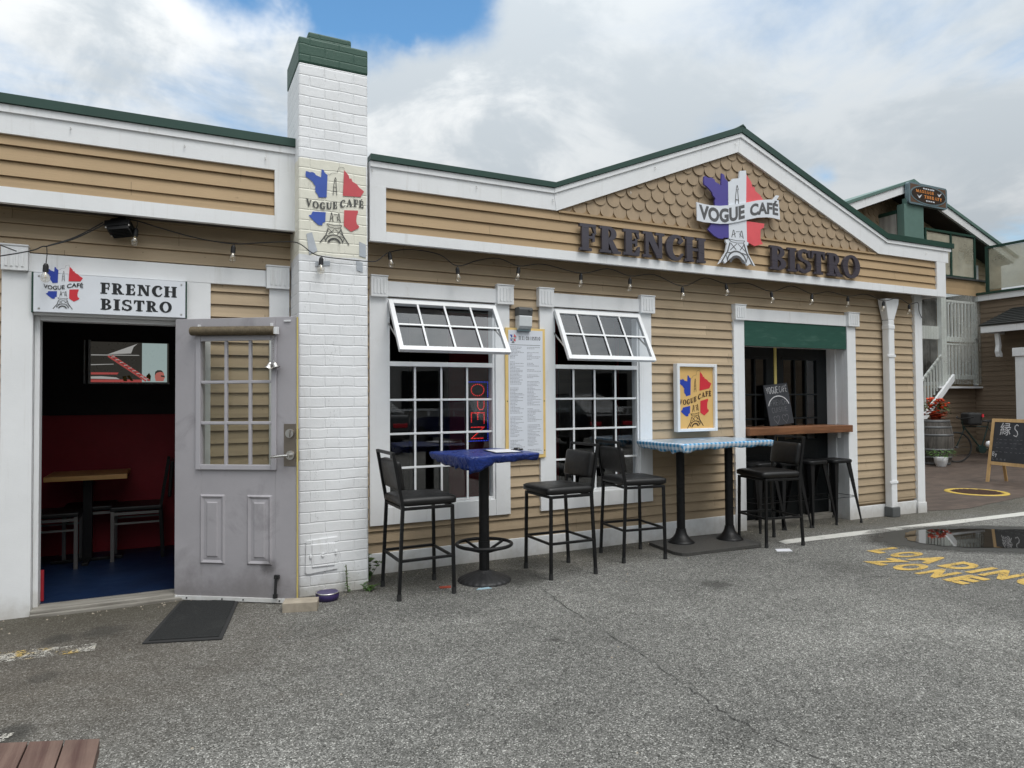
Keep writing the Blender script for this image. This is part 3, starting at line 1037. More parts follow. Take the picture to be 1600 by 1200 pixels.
# ------------------------------------------------------------------ emblem
EM = dict(
 bu=[(-0.488, 0.453), (-0.475, 0.461), (-0.423, 0.448), (-0.377, 0.458), (-0.338, 0.44), (-0.325, 0.415), (-0.279, 0.401), (-0.239, 0.386), (-0.23, 0.527), (-0.193, 0.515), (-0.18, 0.476), (-0.133, 0.442), (-0.147, 0.059), (-0.279, 0.043), (-0.296, 0.088), (-0.331, 0.131), (-0.338, 0.19), (-0.327, 0.226), (-0.358, 0.255), (-0.377, 0.293), (-0.436, 0.339), (-0.488, 0.365), (-0.494, 0.398)],
 bl=[(-0.377, -0.205), (-0.163, -0.194), (-0.17, -0.364), (-0.213, -0.373), (-0.22, -0.424), (-0.286, -0.424), (-0.351, -0.37), (-0.403, -0.322), (-0.442, -0.28), (-0.403, -0.262)],
 ru=[(0.147, 0.568), (0.224, 0.485), (0.238, 0.432), (0.272, 0.437), (0.286, 0.39), (0.361, 0.352), (0.41, 0.296), (0.49, 0.244), (0.465, 0.199), (0.43, 0.139), (0.126, 0.121)],
 rl=[(0.148, -0.123), (0.381, -0.103), (0.385, -0.137), (0.36, -0.202), (0.353, -0.286), (0.367, -0.347), (0.402, -0.364), (0.395, -0.406), (0.264, -0.482), (0.168, -0.416), (0.141, -0.392)])
TOWER = [[(0.0, 0.42), (-.015, .37), (.02, .37), (0, .42)], [(-.012, .37), (-.027, 0.286), (-0.04, 0.107)], [(.006, .37), (0.016, 0.251), (0.022, 0.115)], [(-.03, .25), (.016, .25)], [(-.034, .18), (.02, .18)],
         [(-0.067, -0.186), (-0.094, -0.349)], [(-.06, -.19), (-.04, -.34)], [(-.085, -.30), (-0.034, -0.254)], [(0.06, -0.181), (0.083, -0.343)], [(.05, -.19), (.028, -.33)], [(.02, -.25), (.07, -.32)], [(-.03, -.22), (.03, -.21)],
         [(-0.145, -0.385), (-.02, -.405), (0.104, -0.389)], [(-0.107, -0.437), (-.01, -.452), (0.083, -0.437)], [(-.145, -.385), (-.107, -.437)], [(.104, -.389), (.083, -.437)],
         [(-0.121, -0.46), (-.16, -.58), (-0.26, -0.718)], [(0.087, -0.445), (.13, -.57), (0.229, -0.715)], [(-.12, -.56), (-.02, -.47)], [(-.11, -.47), (-.03, -.55)], [(.0, -.47), (.12, -.56)], [(.1, -.46), (.03, -.55)],
         arc(-.022, -.70, .145, .134, 172, 8, 10), arc(-.022, -.715, .105, .094, 172, 8, 10), arc(-.022, -.72, .09, .085, 165, 15, 8), [(-.16, -.69), (-.19, -.6)], [(.12, -.69), (.15, -.6)], [(-.17, -.59), (-.1, -.59)], [(.06, -.58), (.15, -.6)]]
SPIRE = [[(-0.133, 0.442), (-0.087, 0.455), (-0.067, 0.486), (0.034, 0.507), (0.054, 0.592), (0.143, 0.612), (0.147, 0.568)]]


def wave(x):        # baseline of the curved lettering in emblem units
    P = [(-.5, -.105), (-.44, -.128), (-.39, -.140), (-.27, -.152), (-.18, -.150), (-.06, -.130), (.05, -.105), (.15, -.07), (.30, -.04), (.42, -.045), (.5, -.058)]
    for (a, b), (c, d) in zip(P, P[1:]):
        if x <= c:
            return b + (d - b) * (x - a) / (c - a)
    return P[-1][1]


def emblem(root, cx, cz, U, Y, mats, serif=True, zmap=None, slope=0.0, text=True, tower_w=.011, ddx=0.0015):
    """flat painted parts of the emblem, standing ddx proud of the plane Y"""
    zmap = zmap or (lambda z: z * U)
    fn = lambda a, b, d: (cx + a * U, Y - ddx + d, cz + zmap(b) + slope * a * U)
    blue, red, ink, twr = mats
    for nm, ks, mt_ in (('blue_map_piece', ('bu', 'bl'), blue), ('red_map_piece', ('ru', 'rl'), red)):
        for k_ in ks:
            mb = MB()
            mb.sheet(fix_ccw(EM[k_]), fn, 0)
            obj(nm, mb, mt_, root)
    mb = MB()
    for i, st in enumerate(TOWER):
        mb.ribbon(st, tower_w * (1.6 if 16 <= i <= 17 or 22 <= i <= 24 else 1), fn, -.0003 * (i % 5))
    obj('tower_drawing', mb, twr, root)
    mb = MB()
    for st in SPIRE:
        mb.ribbon(st, tower_w * .5, fn, 0)
    obj('map_outline', mb, twr, root)
    if text:
        mb = MB()
        if serif:
            slab_line(mb, 'VOGUE', -.49, .035, 0, .118, lambda X, Z, d: fn(X, Z, d), .001, bend=wave)
            slab_line(mb, 'CAFÉ', .075, .485, 0, .125, lambda X, Z, d: fn(X, Z, d), .001, bend=wave)
        else:
            text_mb('VOGUE', -.5, .03, 0, .115, fn, -.001, bend=wave, mb=mb, bold=.018)
            text_mb('CAFÉ', .085, .50, 0, .12, fn, -.001, bend=wave, mb=mb, bold=.018)
        obj('curved_lettering', mb, ink, root)

# ================================================================== GROUND
def sst(a, b, x):
    t = max(0.0, min(1.0, (x - a) / (b - a)))
    return t * t * (3 - 2 * t)


def gz(x):
    return -0.06 * max(0.0, min(4.9, x - 4.6)) / 4.2


def gsheet(mb, poly, h, mi=0):
    """flat outline laid on the ground, h above it"""
    mb.add([(x, y, gz(x) + h) for x, y in poly], [tuple(range(len(poly)))], mi)


xs = [-150, -60, -20, -6, 4.6, 9.5, 12, 20, 60, 250]
mb = MB()
for y0, y1 in ((-150, -12), (-12, 5.56), (5.56, 14), (14, 250)):
    for a, b in zip(xs, xs[1:]):
        mb.add([(a, y0, gz(a)), (b, y0, gz(b)), (b, y1, gz(b)), (a, y1, gz(a))], [(0, 1, 2, 3)])
struct('ground', mb, 'asphalt')
# brick paved yard beyond the corner
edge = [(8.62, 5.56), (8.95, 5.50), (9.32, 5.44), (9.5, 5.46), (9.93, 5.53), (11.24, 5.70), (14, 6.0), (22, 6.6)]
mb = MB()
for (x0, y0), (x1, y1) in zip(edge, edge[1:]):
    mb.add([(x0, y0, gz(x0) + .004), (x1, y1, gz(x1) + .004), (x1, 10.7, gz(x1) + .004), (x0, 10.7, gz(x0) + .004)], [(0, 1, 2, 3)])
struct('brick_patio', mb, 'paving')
# white line with its ragged end, old flaking line on the left
mb = MB()
top = [(5.36, 4.915)] + [(5.5 + .5 * i, 4.955 + .004 * (i % 3)) for i in range(14)]
bot = [(5.33, 4.80)] + [(5.5 + .5 * i, 4.80 + .004 * ((i + 1) % 3)) for i in range(14)]
for i in range(len(top) - 1):
    mb.add([(bot[i][0], bot[i][1], gz(bot[i][0]) + .004), (bot[i + 1][0], bot[i + 1][1], gz(bot[i + 1][0]) + .004), (top[i + 1][0], top[i + 1][1], gz(top[i + 1][0]) + .004), (top[i][0], top[i][1], gz(top[i][0]) + .004)], [(0, 1, 2, 3)])
struct('painted_white_line', mb, 'line_white')
mb = MB()
gsheet(mb, [(-2.0, 4.60), (-.86, 4.60), (-.40, 4.575), (-.40, 4.705), (-.88, 4.79), (-2.0, 4.86)], .004)
gsheet(mb, [(-1.2, 3.52), (-.64, 3.52), (-.60, 3.60), (-.70, 3.62), (-1.2, 3.60)], .004)
struct('flaking_white_line', mb, 'line_old')
# LOADING ZONE, read by someone standing at the left of the picture looking along the wall
mb = MB()
def road_word(txt, xb, xt, ys, wd):
    for c, y0, w in zip(txt, ys, wd):
        m2 = text_mb(c, 0, w, 0, 1.0, lambda a, b, d: (a, b, 0), 0, bold=.058)
        o = len(mb.v)
        vs = []
        for (a, b, _) in m2.v:
            X = xb + b * (xt - xb)
            vs.append((X, y0 - a, gz(X) + .0045))
        mb.add(vs, m2.f)
road_word('LOADING', 5.80, 6.13, (4.26, 4.08, 3.885, 3.61, 3.385, 3.285, 3.055), (.13, .165, .205, .185, .055, .185, .18))
road_word('ZONE', 5.375, 5.69, (3.985, 3.765, 3.53, 3.31), (.185, .18, .17, .165))
struct('loading_zone_marking', mb, 'line_yellow')


def wob_poly(c, rx, ry, n, amp, seed, rot=0):
    rs = random.Random(seed)
    ph = [rs.uniform(0, 6.28) for _ in range(5)]
    out = []
    for i in range(n):
        a = 2 * math.pi * i / n
        k = 1 + amp * sum(math.sin((j + 2) * a + ph[j]) / (j + 1) for j in range(5))
        x, y = rx * k * math.cos(a), ry * k * math.sin(a)
        out.append((c[0] + x * math.cos(rot) - y * math.sin(rot), c[1] + x * math.sin(rot) + y * math.cos(rot)))
    return out


mb = MB()
wet_edge = [(6.22, 4.55), (6.55, 4.74), (6.95, 4.87), (7.5, 4.80), (8.1, 4.62), (8.6, 4.36), (8.9, 4.05), (8.7, 3.70), (8.2, 3.46), (7.4, 3.42), (6.9, 3.62), (6.5, 3.92), (6.2, 4.22)]
water_edge = [(6.62, 4.42), (6.95, 4.66), (7.30, 4.70), (7.75, 4.56), (8.30, 4.26), (8.6, 4.02), (8.45, 3.80), (8.0, 3.64), (7.35, 3.66), (6.95, 3.86), (6.62, 4.12)]
def smooth_loop(P, k=6, amp=.012):
    out = []
    n = len(P)
    for i in range(n):
        p0, p1, p2, p3 = (Vector(P[(i + j) % n]) for j in (-1, 0, 1, 2))
        for j in range(k):
            t = j / k
            q = .5 * ((2 * p1) + (p2 - p0) * t + (2 * p0 - 5 * p1 + 4 * p2 - p3) * t * t + (3 * p1 - p0 - 3 * p2 + p3) * t ** 3)
            out.append((q.x + rnd.uniform(-amp, amp), q.y + rnd.uniform(-amp, amp)))
    return out
ro = smooth_loop(wet_edge, 7, .0)
cx0, cy0 = 7.6, 4.15
for ring_i, f in enumerate((1.0, .86, .72, .5, .02)):
    for (x, y) in ro:
        X, Y = cx0 + (x - cx0) * f * 1.10, cy0 + (y - cy0) * f * 1.12
        mb.uv[len(mb.v)] = (1 - f, 0)
        mb.v.append((X, Y, gz(X) + .004))
nr = len(ro)
for k in range(4):
    for i in range(nr):
        mb.f.append([k * nr + i, k * nr + (i + 1) % nr, (k + 1) * nr + (i + 1) % nr, (k + 1) * nr + i])
        mb.m.append(0)
        mb.s.append(False)
mw, tw, bw = new_mat('damp_asphalt')
gw = tw.node('ShaderNodeNewGeometry')
uvn = tw.node('ShaderNodeUVMap')
aw = tw.math('ADD', tw.sep(uvn.outputs[0])[0], tw.math('MULTIPLY', tw.math('SUBTRACT', tw.noise(gw.outputs['Position'], 8, 7, 0.7), 0.5), 0.34))
tw.put(bw, 'Alpha', tw.smooth(aw, 0.0, 0.20, 0.0, 0.72))
tw.put(bw, 'Base Color', tw.scale(tw.vmath('ADD', (0, 0, 0), (0.042, 0.041, 0.037)), tw.lin(tw.noise(gw.outputs['Position'], 150, 3, 0.6), 0.3, 0.7, 0.5, 1.6)))
bw.inputs['Roughness'].default_value = 0.5
M['damp'] = mw
struct('wet_margin', mb, 'damp')
mb = MB()
gsheet(mb, smooth_loop(water_edge, 6, .02), .008)
struct('puddle', mb, 'water')
# long crack in the asphalt
mb = MB()
cp = [(2.478, 4.541), (2.406, 4.09), (2.349, 3.533), (2.331, 3.126), (2.265, 2.723), (2.248, 2.565), (2.216, 2.322), (2.233, 2.119), (2.275, 1.871), (2.3, 1.5)]
fine = []
for (a, b), (c, d) in zip(cp, cp[1:]):
    for i in range(7):
        f = i / 7
        fine.append((a + (c - a) * f + rnd.uniform(-.012, .012), b + (d - b) * f))
for i in range(len(fine) - 1):
    if rnd.random() < .16:
        continue
    w0 = rnd.uniform(.002, .0062)
    mb.ribbon([fine[i], fine[i + 1]], w0, lambda a, b, d: (a, b, .004), 0)
fine = [(4.2 + .11 * i + rnd.uniform(-.02, .02), 3.95 - .052 * i + rnd.uniform(-.02, .02)) for i in range(16)]
for i in range(15):
    if rnd.random() > .3:
        mb.ribbon([fine[i], fine[i + 1]], rnd.uniform(.004, .009), lambda a, b, d: (a, b, gz(a) + .004), 0)
struct('pavement_crack', mb, 'crack')

# ================================================================== CAFE BUILDING
B = thing('cafe_building', 'long single storey cafe with tan lap siding, white trim, green coping and fish scale gable', 'building', (3.0, 5.5, 0.0))
YT, YW, YF = 5.50, 5.535, 5.31          # trim face, siding, fascia box face
EXPO = 0.0945


def lap_rows(mb, x0, x1, z0, z1, Y, expo, holes=(), zoff=0.0, proud=.019, clip=None):
    """clapboards: each board leans out at its lower edge"""
    n0 = int(math.floor((z0 - zoff) / expo))
    k = n0
    while zoff + k * expo < z1:
        a = max(z0, zoff + k * expo + .0035)
        b = min(z1, zoff + (k + 1) * expo)
        k += 1
        if b - a < .004:
            continue
        segs = [(x0, x1)]
        for (hx0, hx1, hz0, hz1) in holes:
            if a < hz1 and b > hz0:
                ns = []
                for (s0, s1) in segs:
                    if hx1 <= s0 or hx0 >= s1:
                        ns.append((s0, s1))
                        continue
                    if hx0 > s0:
                        ns.append((s0, hx0))
                    if hx1 < s1:
                        ns.append((hx1, s1))
                segs = ns
        for (s0, s1) in segs:
            yb, yt = Y - proud, Y - proud * (1 - (b - a) / expo)
            mb.add([(s0, yb, a), (s1, yb, a), (s1, yt, b), (s0, yt, b), (s0, Y + .01, a), (s1, Y + .01, a), (s0, Y + .01, b), (s1, Y + .01, b)],
                   [(0, 1, 2, 3), (4, 5, 1, 0), (4, 0, 3, 6), (1, 5, 7, 2), (3, 2, 7, 6)])


HOLES = [(1.50, 2.63, .46, 2.33), (3.08, 4.21, .46, 2.33), (5.46, 7.25, -.2, 2.33), (-.93, .15, -.2, 2.33)]
mb = MB()
lap_rows(mb, -7.0, .83, .10, 2.97, YW, EXPO, HOLES, .06)
lap_rows(mb, 1.31, 8.44, .13, 2.97, YW, EXPO, HOLES, .06)
obj('lap_siding', mb, 'siding_wall', B)
# structural wall behind the boards, with the same openings (all four outer sides of the building)
mb = MB()
def wall_with_holes(mb, x0, x1, z0, z1, Y0, Y1, holes):
    hs = sorted(holes)
    x = x0
    for (a, b, c, d) in hs:
        mb.box(x, a, Y0, Y1, z0, z1)
        mb.box(a, b, Y0, Y1, d, z1)
        if c > z0:
            mb.box(a, b, Y0, Y1, z0, c)
        x = b
    mb.box(x, x1, Y0, Y1, z0, z1)
wall_with_holes(mb, -7.0, 8.56, -.2, 3.0, YW + .012, YW + .09,
                [(-.86, .075, -.2, 2.02), (1.57, 2.57, .52, 2.262), (3.15, 4.148, .52, 2.262), (5.52, 7.185, -.2, 2.09)])
mb.box(8.47, 8.55, 5.63, 13.9, -.2, 3.16)
mb.box(-7.0, -6.9, 5.63, 13.9, -.2, 3.16)
mb.box(-6.9, 8.47, 13.8, 13.9, -.2, 3.16)
obj('wall', mb, 'siding', B)
# base board
mb = MB()
mb.box(1.325, 5.383, 5.508, 5.55, -.02, .168)
mb.box(7.327, 8.595, 5.508, 5.55, -.12, .10)
mb.box(-7, -1.03, 5.508, 5.55, -.02, .168)
obj('baseboard', mb, 'white', B, bev=.004)
# corner post board at the right end
mb = MB()
mb.box(8.44, 8.585, 5.49, 5.56, -.1, 2.95)
mb.box(8.425, 8.60, 5.482, 5.492, -.1, .075)
mb.box(8.56, 8.59, 5.561, 5.70, -.1, 2.68)
obj('corner_board', mb, 'white', B, bev=.003)

# ---- parapet box and gable
mb = MB()
def lap_panel(x0, x1, z0, z1):
    lap_rows(mb, x0, x1, z0, z1, YF + .03, .1, (), z0 - .02)
lap_panel(-7.0, .68, 2.79, 3.15)
lap_panel(1.50, 8.63, 2.755, 3.125)
obj('parapet_siding', mb, 'siding', B)
mb = MB()
mb.box(-7.0, .815, YF + .045, YF + .13, 2.70, 3.36)
mb.box(1.385, 8.80, YF + .045, YF + .13, 2.70, 3.34)
mb.prism(fix_ccw([(3.05, 3.33), (7.66, 3.33), (5.335, 4.20)]), XZ(YF), .045, .13)
obj('parapet_backing', mb, 'soffit', B)
mb = MB()
f = XZ(YF)
mb.prism(r_(-7.0, 3.14, .815, 3.325), f, 0, .044)
mb.prism(r_(-7.0, 3.275, .815, 3.324), f, -.014, -.0005)
mb.prism(r_(-7.0, 2.695, .667, 2.797), f, 0, .044)
mb.prism(r_(.667, 2.695, .815, 3.139), f, -.002, .044)
# right side
mb.prism(r_(1.385, 3.12, 3.085, 3.315), f, 0, .044)
mb.prism([(1.385, 3.27), (3.066, 3.27), (3.058, 3.314), (1.385, 3.314)], f, -.014, -.0005)
mb.prism(r_(1.385, 2.68, 1.515, 3.119), f, -.002, .044)
mb.prism(r_(1.516, 2.68, 8.62, 2.764), f, 0, .044)
mb.prism(r_(8.62, 2.68, 8.80, 3.119), f, -.002, .044)
mb.prism([(7.50, 3.12), (8.858, 3.12), (8.858, 3.30), (7.645, 3.30)], f, -.003, .044)
mb.prism([(7.655, 3.262), (8.90, 3.262), (8.90, 3.302), (7.647, 3.302)], f, -.017, -.0035)
# rakes
mb.prism([(3.086, 3.115), (5.292, 3.993), (5.326, 4.195), (3.062, 3.312)], f, -.004, .044)
mb.prism([(5.293, 3.993), (7.499, 3.121), (7.643, 3.303), (5.327, 4.195)], f, -.006, .044)
mb.prism([(3.066, 3.272), (5.318, 4.150), (5.326, 4.193), (3.060, 3.313)], f, -.018, -.0045)
mb.prism([(5.319, 4.150), (7.652, 3.262), (7.645, 3.303), (5.327, 4.193)], f, -.020, -.0065)
obj('fascia_boards', mb, 'white', B, bev=.0025)
mb = MB()
mb.box(8.802, 8.85, YF + .05, 5.70, 2.70, 3.30)
mb.box(8.70, 8.80, YF + .14, 13.9, 2.74, 3.30)
obj('side_fascia', mb, 'white', B)
# green metal coping
mb = MB()
mb.prism(r_(-7.0, 3.327, .812, 3.388), f, -.03, .30)
mb.prism([(1.384, 3.318), (3.062, 3.318), (3.070, 3.366), (1.384, 3.366)], f, -.03, .30)
mb.prism([(3.062, 3.318), (5.328, 4.20), (5.338, 4.268), (3.071, 3.366)], f, -.0305, .30)
mb.prism([(5.329, 4.20), (7.645, 3.306), (7.650, 3.372), (5.339, 4.268)], f, -.031, .30)
mb.prism([(7.646, 3.306), (8.945, 3.306), (8.945, 3.370), (7.651, 3.372)], f, -.0315, .30)
mb.prism([(5.29, 4.252), (5.335, 4.2685), (5.38, 4.252), (5.37, 4.262), (5.336, 4.285), (5.30, 4.262)], f, -.036, .32)
obj('green_coping', mb, 'green', B, bev=.004)
# fish scale shingles
mb = MB()
SW, SE = .150, .112
def gable_lo(x):
    return 3.155
def gable_hi(x):
    return 3.993 - (abs(x - 5.2925)) * (.398 if x < 5.2925 else .395)
row = 0
z = 3.118
while z < 4.0:
    off = (row % 2) * SW / 2
    k = int((3.0) / SW)
    x = 2.9 + off
    while x < 7.8:
        cx = x + rnd.uniform(-.003, .003)
        zb = z + rnd.uniform(-.003, .003)
        if zb < gable_hi(cx) + .04:
            wv = SW / 2 - .002
            pts = [(cx + wv * math.cos(R(180 + 180 * i / 12)), zb + .075 + .075 * math.sin(R(180 + 180 * i / 12))) for i in range(13)]
            top = min(zb + SE + .07, 9)
            pts += [(cx + wv, top), (cx - wv, top)]
            pts = [(a, min(b, gable_hi(a) + .10)) for a, b in pts]
            tl = rnd.uniform(-.002, .002)
            fn = lambda a, b, d, zb=zb, tl=tl: (a, YF + .016 + (b - zb) * .11 + d + tl, b)
            mb.prism(pts, fn, 0, .009)
        x += SW
    row += 1
    z += SE
obj('fish_scale_shingles', mb, 'shingle', B)
mb = MB()
mb.box(3.12, 7.47, YF + .004, YF + .04, 3.108, 3.126)
mb.prism([(3.10, 3.127), (7.48, 3.127), (7.32, 3.19), (3.26, 3.19)], XZ(YF), .031, .042)
obj('gable_ledge', mb, 'siding', B)
# soffit, roof
mb = MB()
mb.box(-7, .812, YF + .131, YW + .012, 2.97, 2.99)
mb.box(1.325, 8.56, YF + .131, YW + .012, 2.97, 2.99)
mb.box(8.56, 8.80, YF + .131, 13.9, 2.74, 2.76)
obj('soffit', mb, 'soffit', B)
mb = MB()
mb.box(-7, 8.69, YF + .14, 13.9, 3.16, 3.22)
mb.add([(3.07, YF + .31, 3.33), (5.335, YF + .31, 4.235), (5.335, 13.9, 4.235), (3.07, 13.9, 3.33)], [(0, 1, 2, 3)])
mb.add([(5.335, YF + .31, 4.236), (7.65, YF + .31, 3.33), (7.65, 13.9, 3.33), (5.335, 13.9, 4.236)], [(0, 1, 2, 3)])
obj('roof', mb, 'roof', B)
# ---- chimney
mb = MB()
mb.box(.812, 1.322, 5.13, 5.70, -.05, 3.908)
ch = obj('chimney', mb, 'brick', B, bev=.012)
mb = MB()
mb.box(.810, 1.324, 5.128, 5.702, 3.909, 4.10)
mb.box(.885, 1.205, 5.16, 5.66, 4.101, 4.165)
obj('chimney_cap', mb, 'brick_green', ch, bev=.012)
mb = MB()
mb.prism([(.857, .175), (.87, .16), (1.09, .178), (1.09, .41), (.862, .40)], XZ(5.13), -.012, .01)
obj('cleanout_surround', mb, 'brick', ch, bev=.01)
mb = MB()
mb.box(.902, 1.066, 5.110, 5.12, .205, .375)
mb.cyl((.98, 5.112, .29), (.98, 5.10, .29), .012)
mb.box(.885, .901, 5.108, 5.119, .27, .30)
mb.box(1.067, 1.083, 5.108, 5.119, .285, .315)
obj('cleanout_door', mb, 'brick', ch, bev=.004)


# ---- window, casing etc.
def corner_block(mb, x0, x1, z0, z1):
    mb.box(x0, x1, 5.468, 5.53, z0, z1)
    for k in range(4):
        cx = x0 + (x1 - x0) * (.2 + .2 * k)
        mb.box(cx - .008, cx + .008, 5.462, 5.4675, z0 + .025, z1 - .022)
    mb.box(x0 - .004, x1 + .004, 5.462, 5.53, z1 + .0005, z1 + .012)


def make_window(x0, x1, xo0, xo1, bx, zb, cols, tilt_y, tilt_z):
    """casing, fixed lower light 4 x 4, top hung upper light pushed open"""
    mb = MB()
    zt, zs = 2.255, .535
    mb.box(xo0, x0 - .001, YT, 5.56, .392, zt + .02)
    mb.box(x1 + .001, xo1, YT, 5.56, .392, zt + .02)
    mb.box(x0 - .0005, x1 + .0005, YT + .002, 5.56, .392, zs)
    mb.box(bx[0] + .02, bx[3] - .02, YT - .004, 5.56, zt + .021, 2.402)
    corner_block(mb, bx[0], bx[1], 2.266, 2.432)
    corner_block(mb, bx[2], bx[3], 2.266, 2.432)
    w = obj('window', mb, 'white', B, bev=.003)
    mb = MB()
    t = .022
    for (a, b) in ((x0 + .0005, x0 + t), (x1 - t, x1 - .0005)):
        mb.box(a, b, 5.515, 5.60, zs + .0005, zt + .01)
    mb.box(x0 + t + .0005, x1 - t - .0005, 5.515, 5.60, zs + .0005, zs + t)
    mb.box(x0 + t + .0005, x1 - t - .0005, 5.515, 5.60, 1.700, 1.738)
    mb.box(x0 + t + .0005, x1 - t - .0005, 5.515, 5.60, zt - .01, zt + .01)
    obj('window_frame', mb, 'clean_white', w, bev=.002)
    mb = MB()
    for c in cols:
        mb.box(c - .009, c + .009, 5.534, 5.546, zs + t, 1.70)
    for zz in (1.418, 1.134, .85):
        mb.box(x0 + t, x1 - t, 5.532, 5.545, zz - .009, zz + .009)
    obj('glazing_bars', mb, 'clean_white', w, bev=.002)
    mb = MB()
    mb.sheet(r_(x0 + t, zs + t, x1 - t, 1.70), XZ(5.558), 0)
    obj('pane', mb, 'glass', w)
    # open sash, hinged at the head
    hx, hz = Vector((0, 5.495, 2.243)), Vector((0, tilt_y, tilt_z))
    dn = (hz - hx)
    L = dn.length
    dn.normalize()
    nrm = Vector((0, dn.z, -dn.y))          # outward normal side
    if nrm.y > 0:
        nrm = -nrm
    fn = lambda a, b, d: tuple(hx + dn * b - nrm * d + Vector((a, 0, 0)))
    mb = MB()
    s = .040
    for poly in (r_(x0 + .004, 0, x0 + s, L), r_(x1 - s, 0, x1 - .004, L), r_(x0 + s + .0005, 0, x1 - s - .0005, s), r_(x0 + s + .0005, L - s, x1 - s - .0005, L)):
        mb.prism(poly, fn, -.014, .020)
    obj('open_sash', mb, 'clean_white', w, bev=.003)
    mb = MB()
    for c in cols:
        mb.prism(r_(c - .008, s, c + .008, L - s), fn, -.011, -.003)
    mb.prism(r_(x0 + s, L / 2 - .008, x1 - s, L / 2 + .008), fn, -.0125, -.0045)
    obj('sash_bars', mb, 'clean_white', w, bev=.002)
    mb = MB()
    mb.sheet(r_(x0 + s - .004, s - .004, x1 - s + .004, L - s + .004), fn, .002)
    obj('sash_pane', mb, 'glass', w)
    for sx in (x0 + .012, x1 - .012):
        mb = MB()
        p = Vector(fn(sx, L * .72, .02))
        mb.bar(p, (sx, 5.52, p.z + .14), .004, .016)
        obj('sash_stay', mb, 'steel', w)
    xm = (x0 + x1) / 2
    for xo in (-.195, .225):
        mb = MB()
        mb.tube([fn(xm + xo - .025, L - .04, .03), fn(xm + xo - .005, L - .07, .05), fn(xm + xo + .025, L - .04, .04)], .005, 6)
        obj('sash_handle', mb, 'steel', w)
    return w


make_window(1.580, 2.560, 1.430, 2.703, (1.435, 1.575, 2.571, 2.733), 0, (1.826, 2.063, 2.303), 5.182, 1.807)
make_window(3.160, 4.136, 3.012, 4.285, (2.992, 3.149, 4.141, 4.312), 0, (3.392, 3.629, 3.870), 5.240, 1.772)

# ---- left doorway casing
mb = MB()
mb.box(-1.02, -.847, YT, 5.56, -.02, 2.29)
mb.box(.062, .241, YT, 5.56, .02, 2.29)
mb.box(.653, .80, YT - .002, 5.56, -.02, 2.275)
mb.box(-.872, .6285, YT - .002, 5.56, 2.2905, 2.415)
mb.box(-.8465, .0615, YT + .004, 5.56, 2.005, 2.29)
mb.box(-.8465, -.815, 5.561, 5.66, .04, 2.004)
mb.box(.03, .0615, 5.561, 5.66, .04, 2.004)
mb.box(-.8145, .0295, 5.561, 5.66, 1.975, 2.004)
corner_block(mb, -1.02, -.8725, 2.291, 2.452)
corner_block(mb, .629, .797, 2.277, 2.444)
obj('door_casing', mb, 'white', B, bev=.003)
mb = MB()
mb.box(-.846, .061, 5.47, 5.70, -.02, .042)
mb.box(-.846, .061, 5.44, 5.469, -.02, .022)
obj('threshold', mb, 'old_wood', B, bev=.005)

# ---- open door, swung out
DANG = R(-34.04)
DO = Vector((.020, 5.500, 0))
def dface(a, b, d):
    return (a, -.0225 + d, b)
mb = MB()
W0, Wd, D0, D1 = 0.0, .915, .03, 2.01
wx0, wx1, wz0, wz1 = .205, .765, .965, 1.855
mb.box(W0, wx0, -.0225, .0225, D0, D1)
mb.box(wx1, Wd, -.0225, .0225, D0, D1)
mb.box(wx0, wx1, -.0225, .0225, D0, wz0)
mb.box(wx0, wx1, -.0225, .0225, wz1, D1)
mb.box(Wd + .0005, Wd + .006, -.021, .021, D0 + .004, D1 - .004)
# raised panels
for (a, b) in ((.197, .388), (.553, .742)):
    zb, zt = .262, .755
    o = len(mb.v)
    def fr(i, y):
        return [(a + i, y, zb + i), (b - i, y, zb + i), (b - i, y, zt - i), (a + i, y, zt - i)]
    v = fr(0, -.0226) + fr(.012, -.034) + fr(.03, -.024) + fr(.052, -.027) + fr(.06, -.033)
    fs = []
    for L in range(4):
        for i in range(4):
            fs.append((L * 4 + i, L * 4 + (i + 1) % 4, (L + 1) * 4 + (i + 1) % 4, (L + 1) * 4 + i))
    fs.append((16, 17, 18, 19))
    mb.add(v, fs)
door = obj('door', mb, 'lav', B, bev=.0025, loc=DO - Vector((3.0, 5.5, 0)), rot=(0, 0, DANG), local=True)
ORG[door.name] = Vector((0, 0, 0))
mb = MB()
for (a, b, c, d) in ((.168, .205, .931, 1.884), (.740, .777, .931, 1.884), (.2055, .7395, .931, .968), (.2055, .7395, 1.845, 1.884)):
    mb.box(a, b, -.040, -.0228, c, d)
for x in (.395, .578):
    mb.box(x - .011, x + .011, -.034, -.012, .968, 1.845)
for z in (1.262, 1.553):
    mb.box(.2055, .7395, -.0335, -.0125, z - .011, z + .011)
obj('window_trim', mb, 'lav_frame', door, bev=.004, local=True)
mb = MB()
mb.sheet(r_(.205, .965, .765, 1.855), lambda a, b, d: (a, d, b), -.002)
obj('door_pane', mb, 'door_glass', door, local=True)
mb = MB()
mb.cyl((.148, -.060, 1.918), (.775, -.060, 1.910), .031, n=20, mi=0)
for k in range(46):
    x = .155 + k * .0133
    mb.cyl((x, -.060, 1.918 - (x - .148) * .0128), (x + .006, -.060, 1.918 - (x - .148) * .0128), .0325, n=20, mi=0)
mb.box(.776, .80, -.075, -.04, 1.885, 1.935, 1)
mb.box(.19, .20, -.05, -.023, 1.93, 1.965, 1)
mb.box(.74, .75, -.05, -.023, 1.93, 1.965, 1)
M['bamboo'] = mat('brown_woven_blind', (0.135, 0.105, 0.065), 0.75, var=0.35, vscale=40)
obj('rolled_blind', mb, ['bamboo', 'clean_white'], door, local=True)
mb = MB()
mb.box(.828, .916, -.0245, -.0228, .958, 1.255)
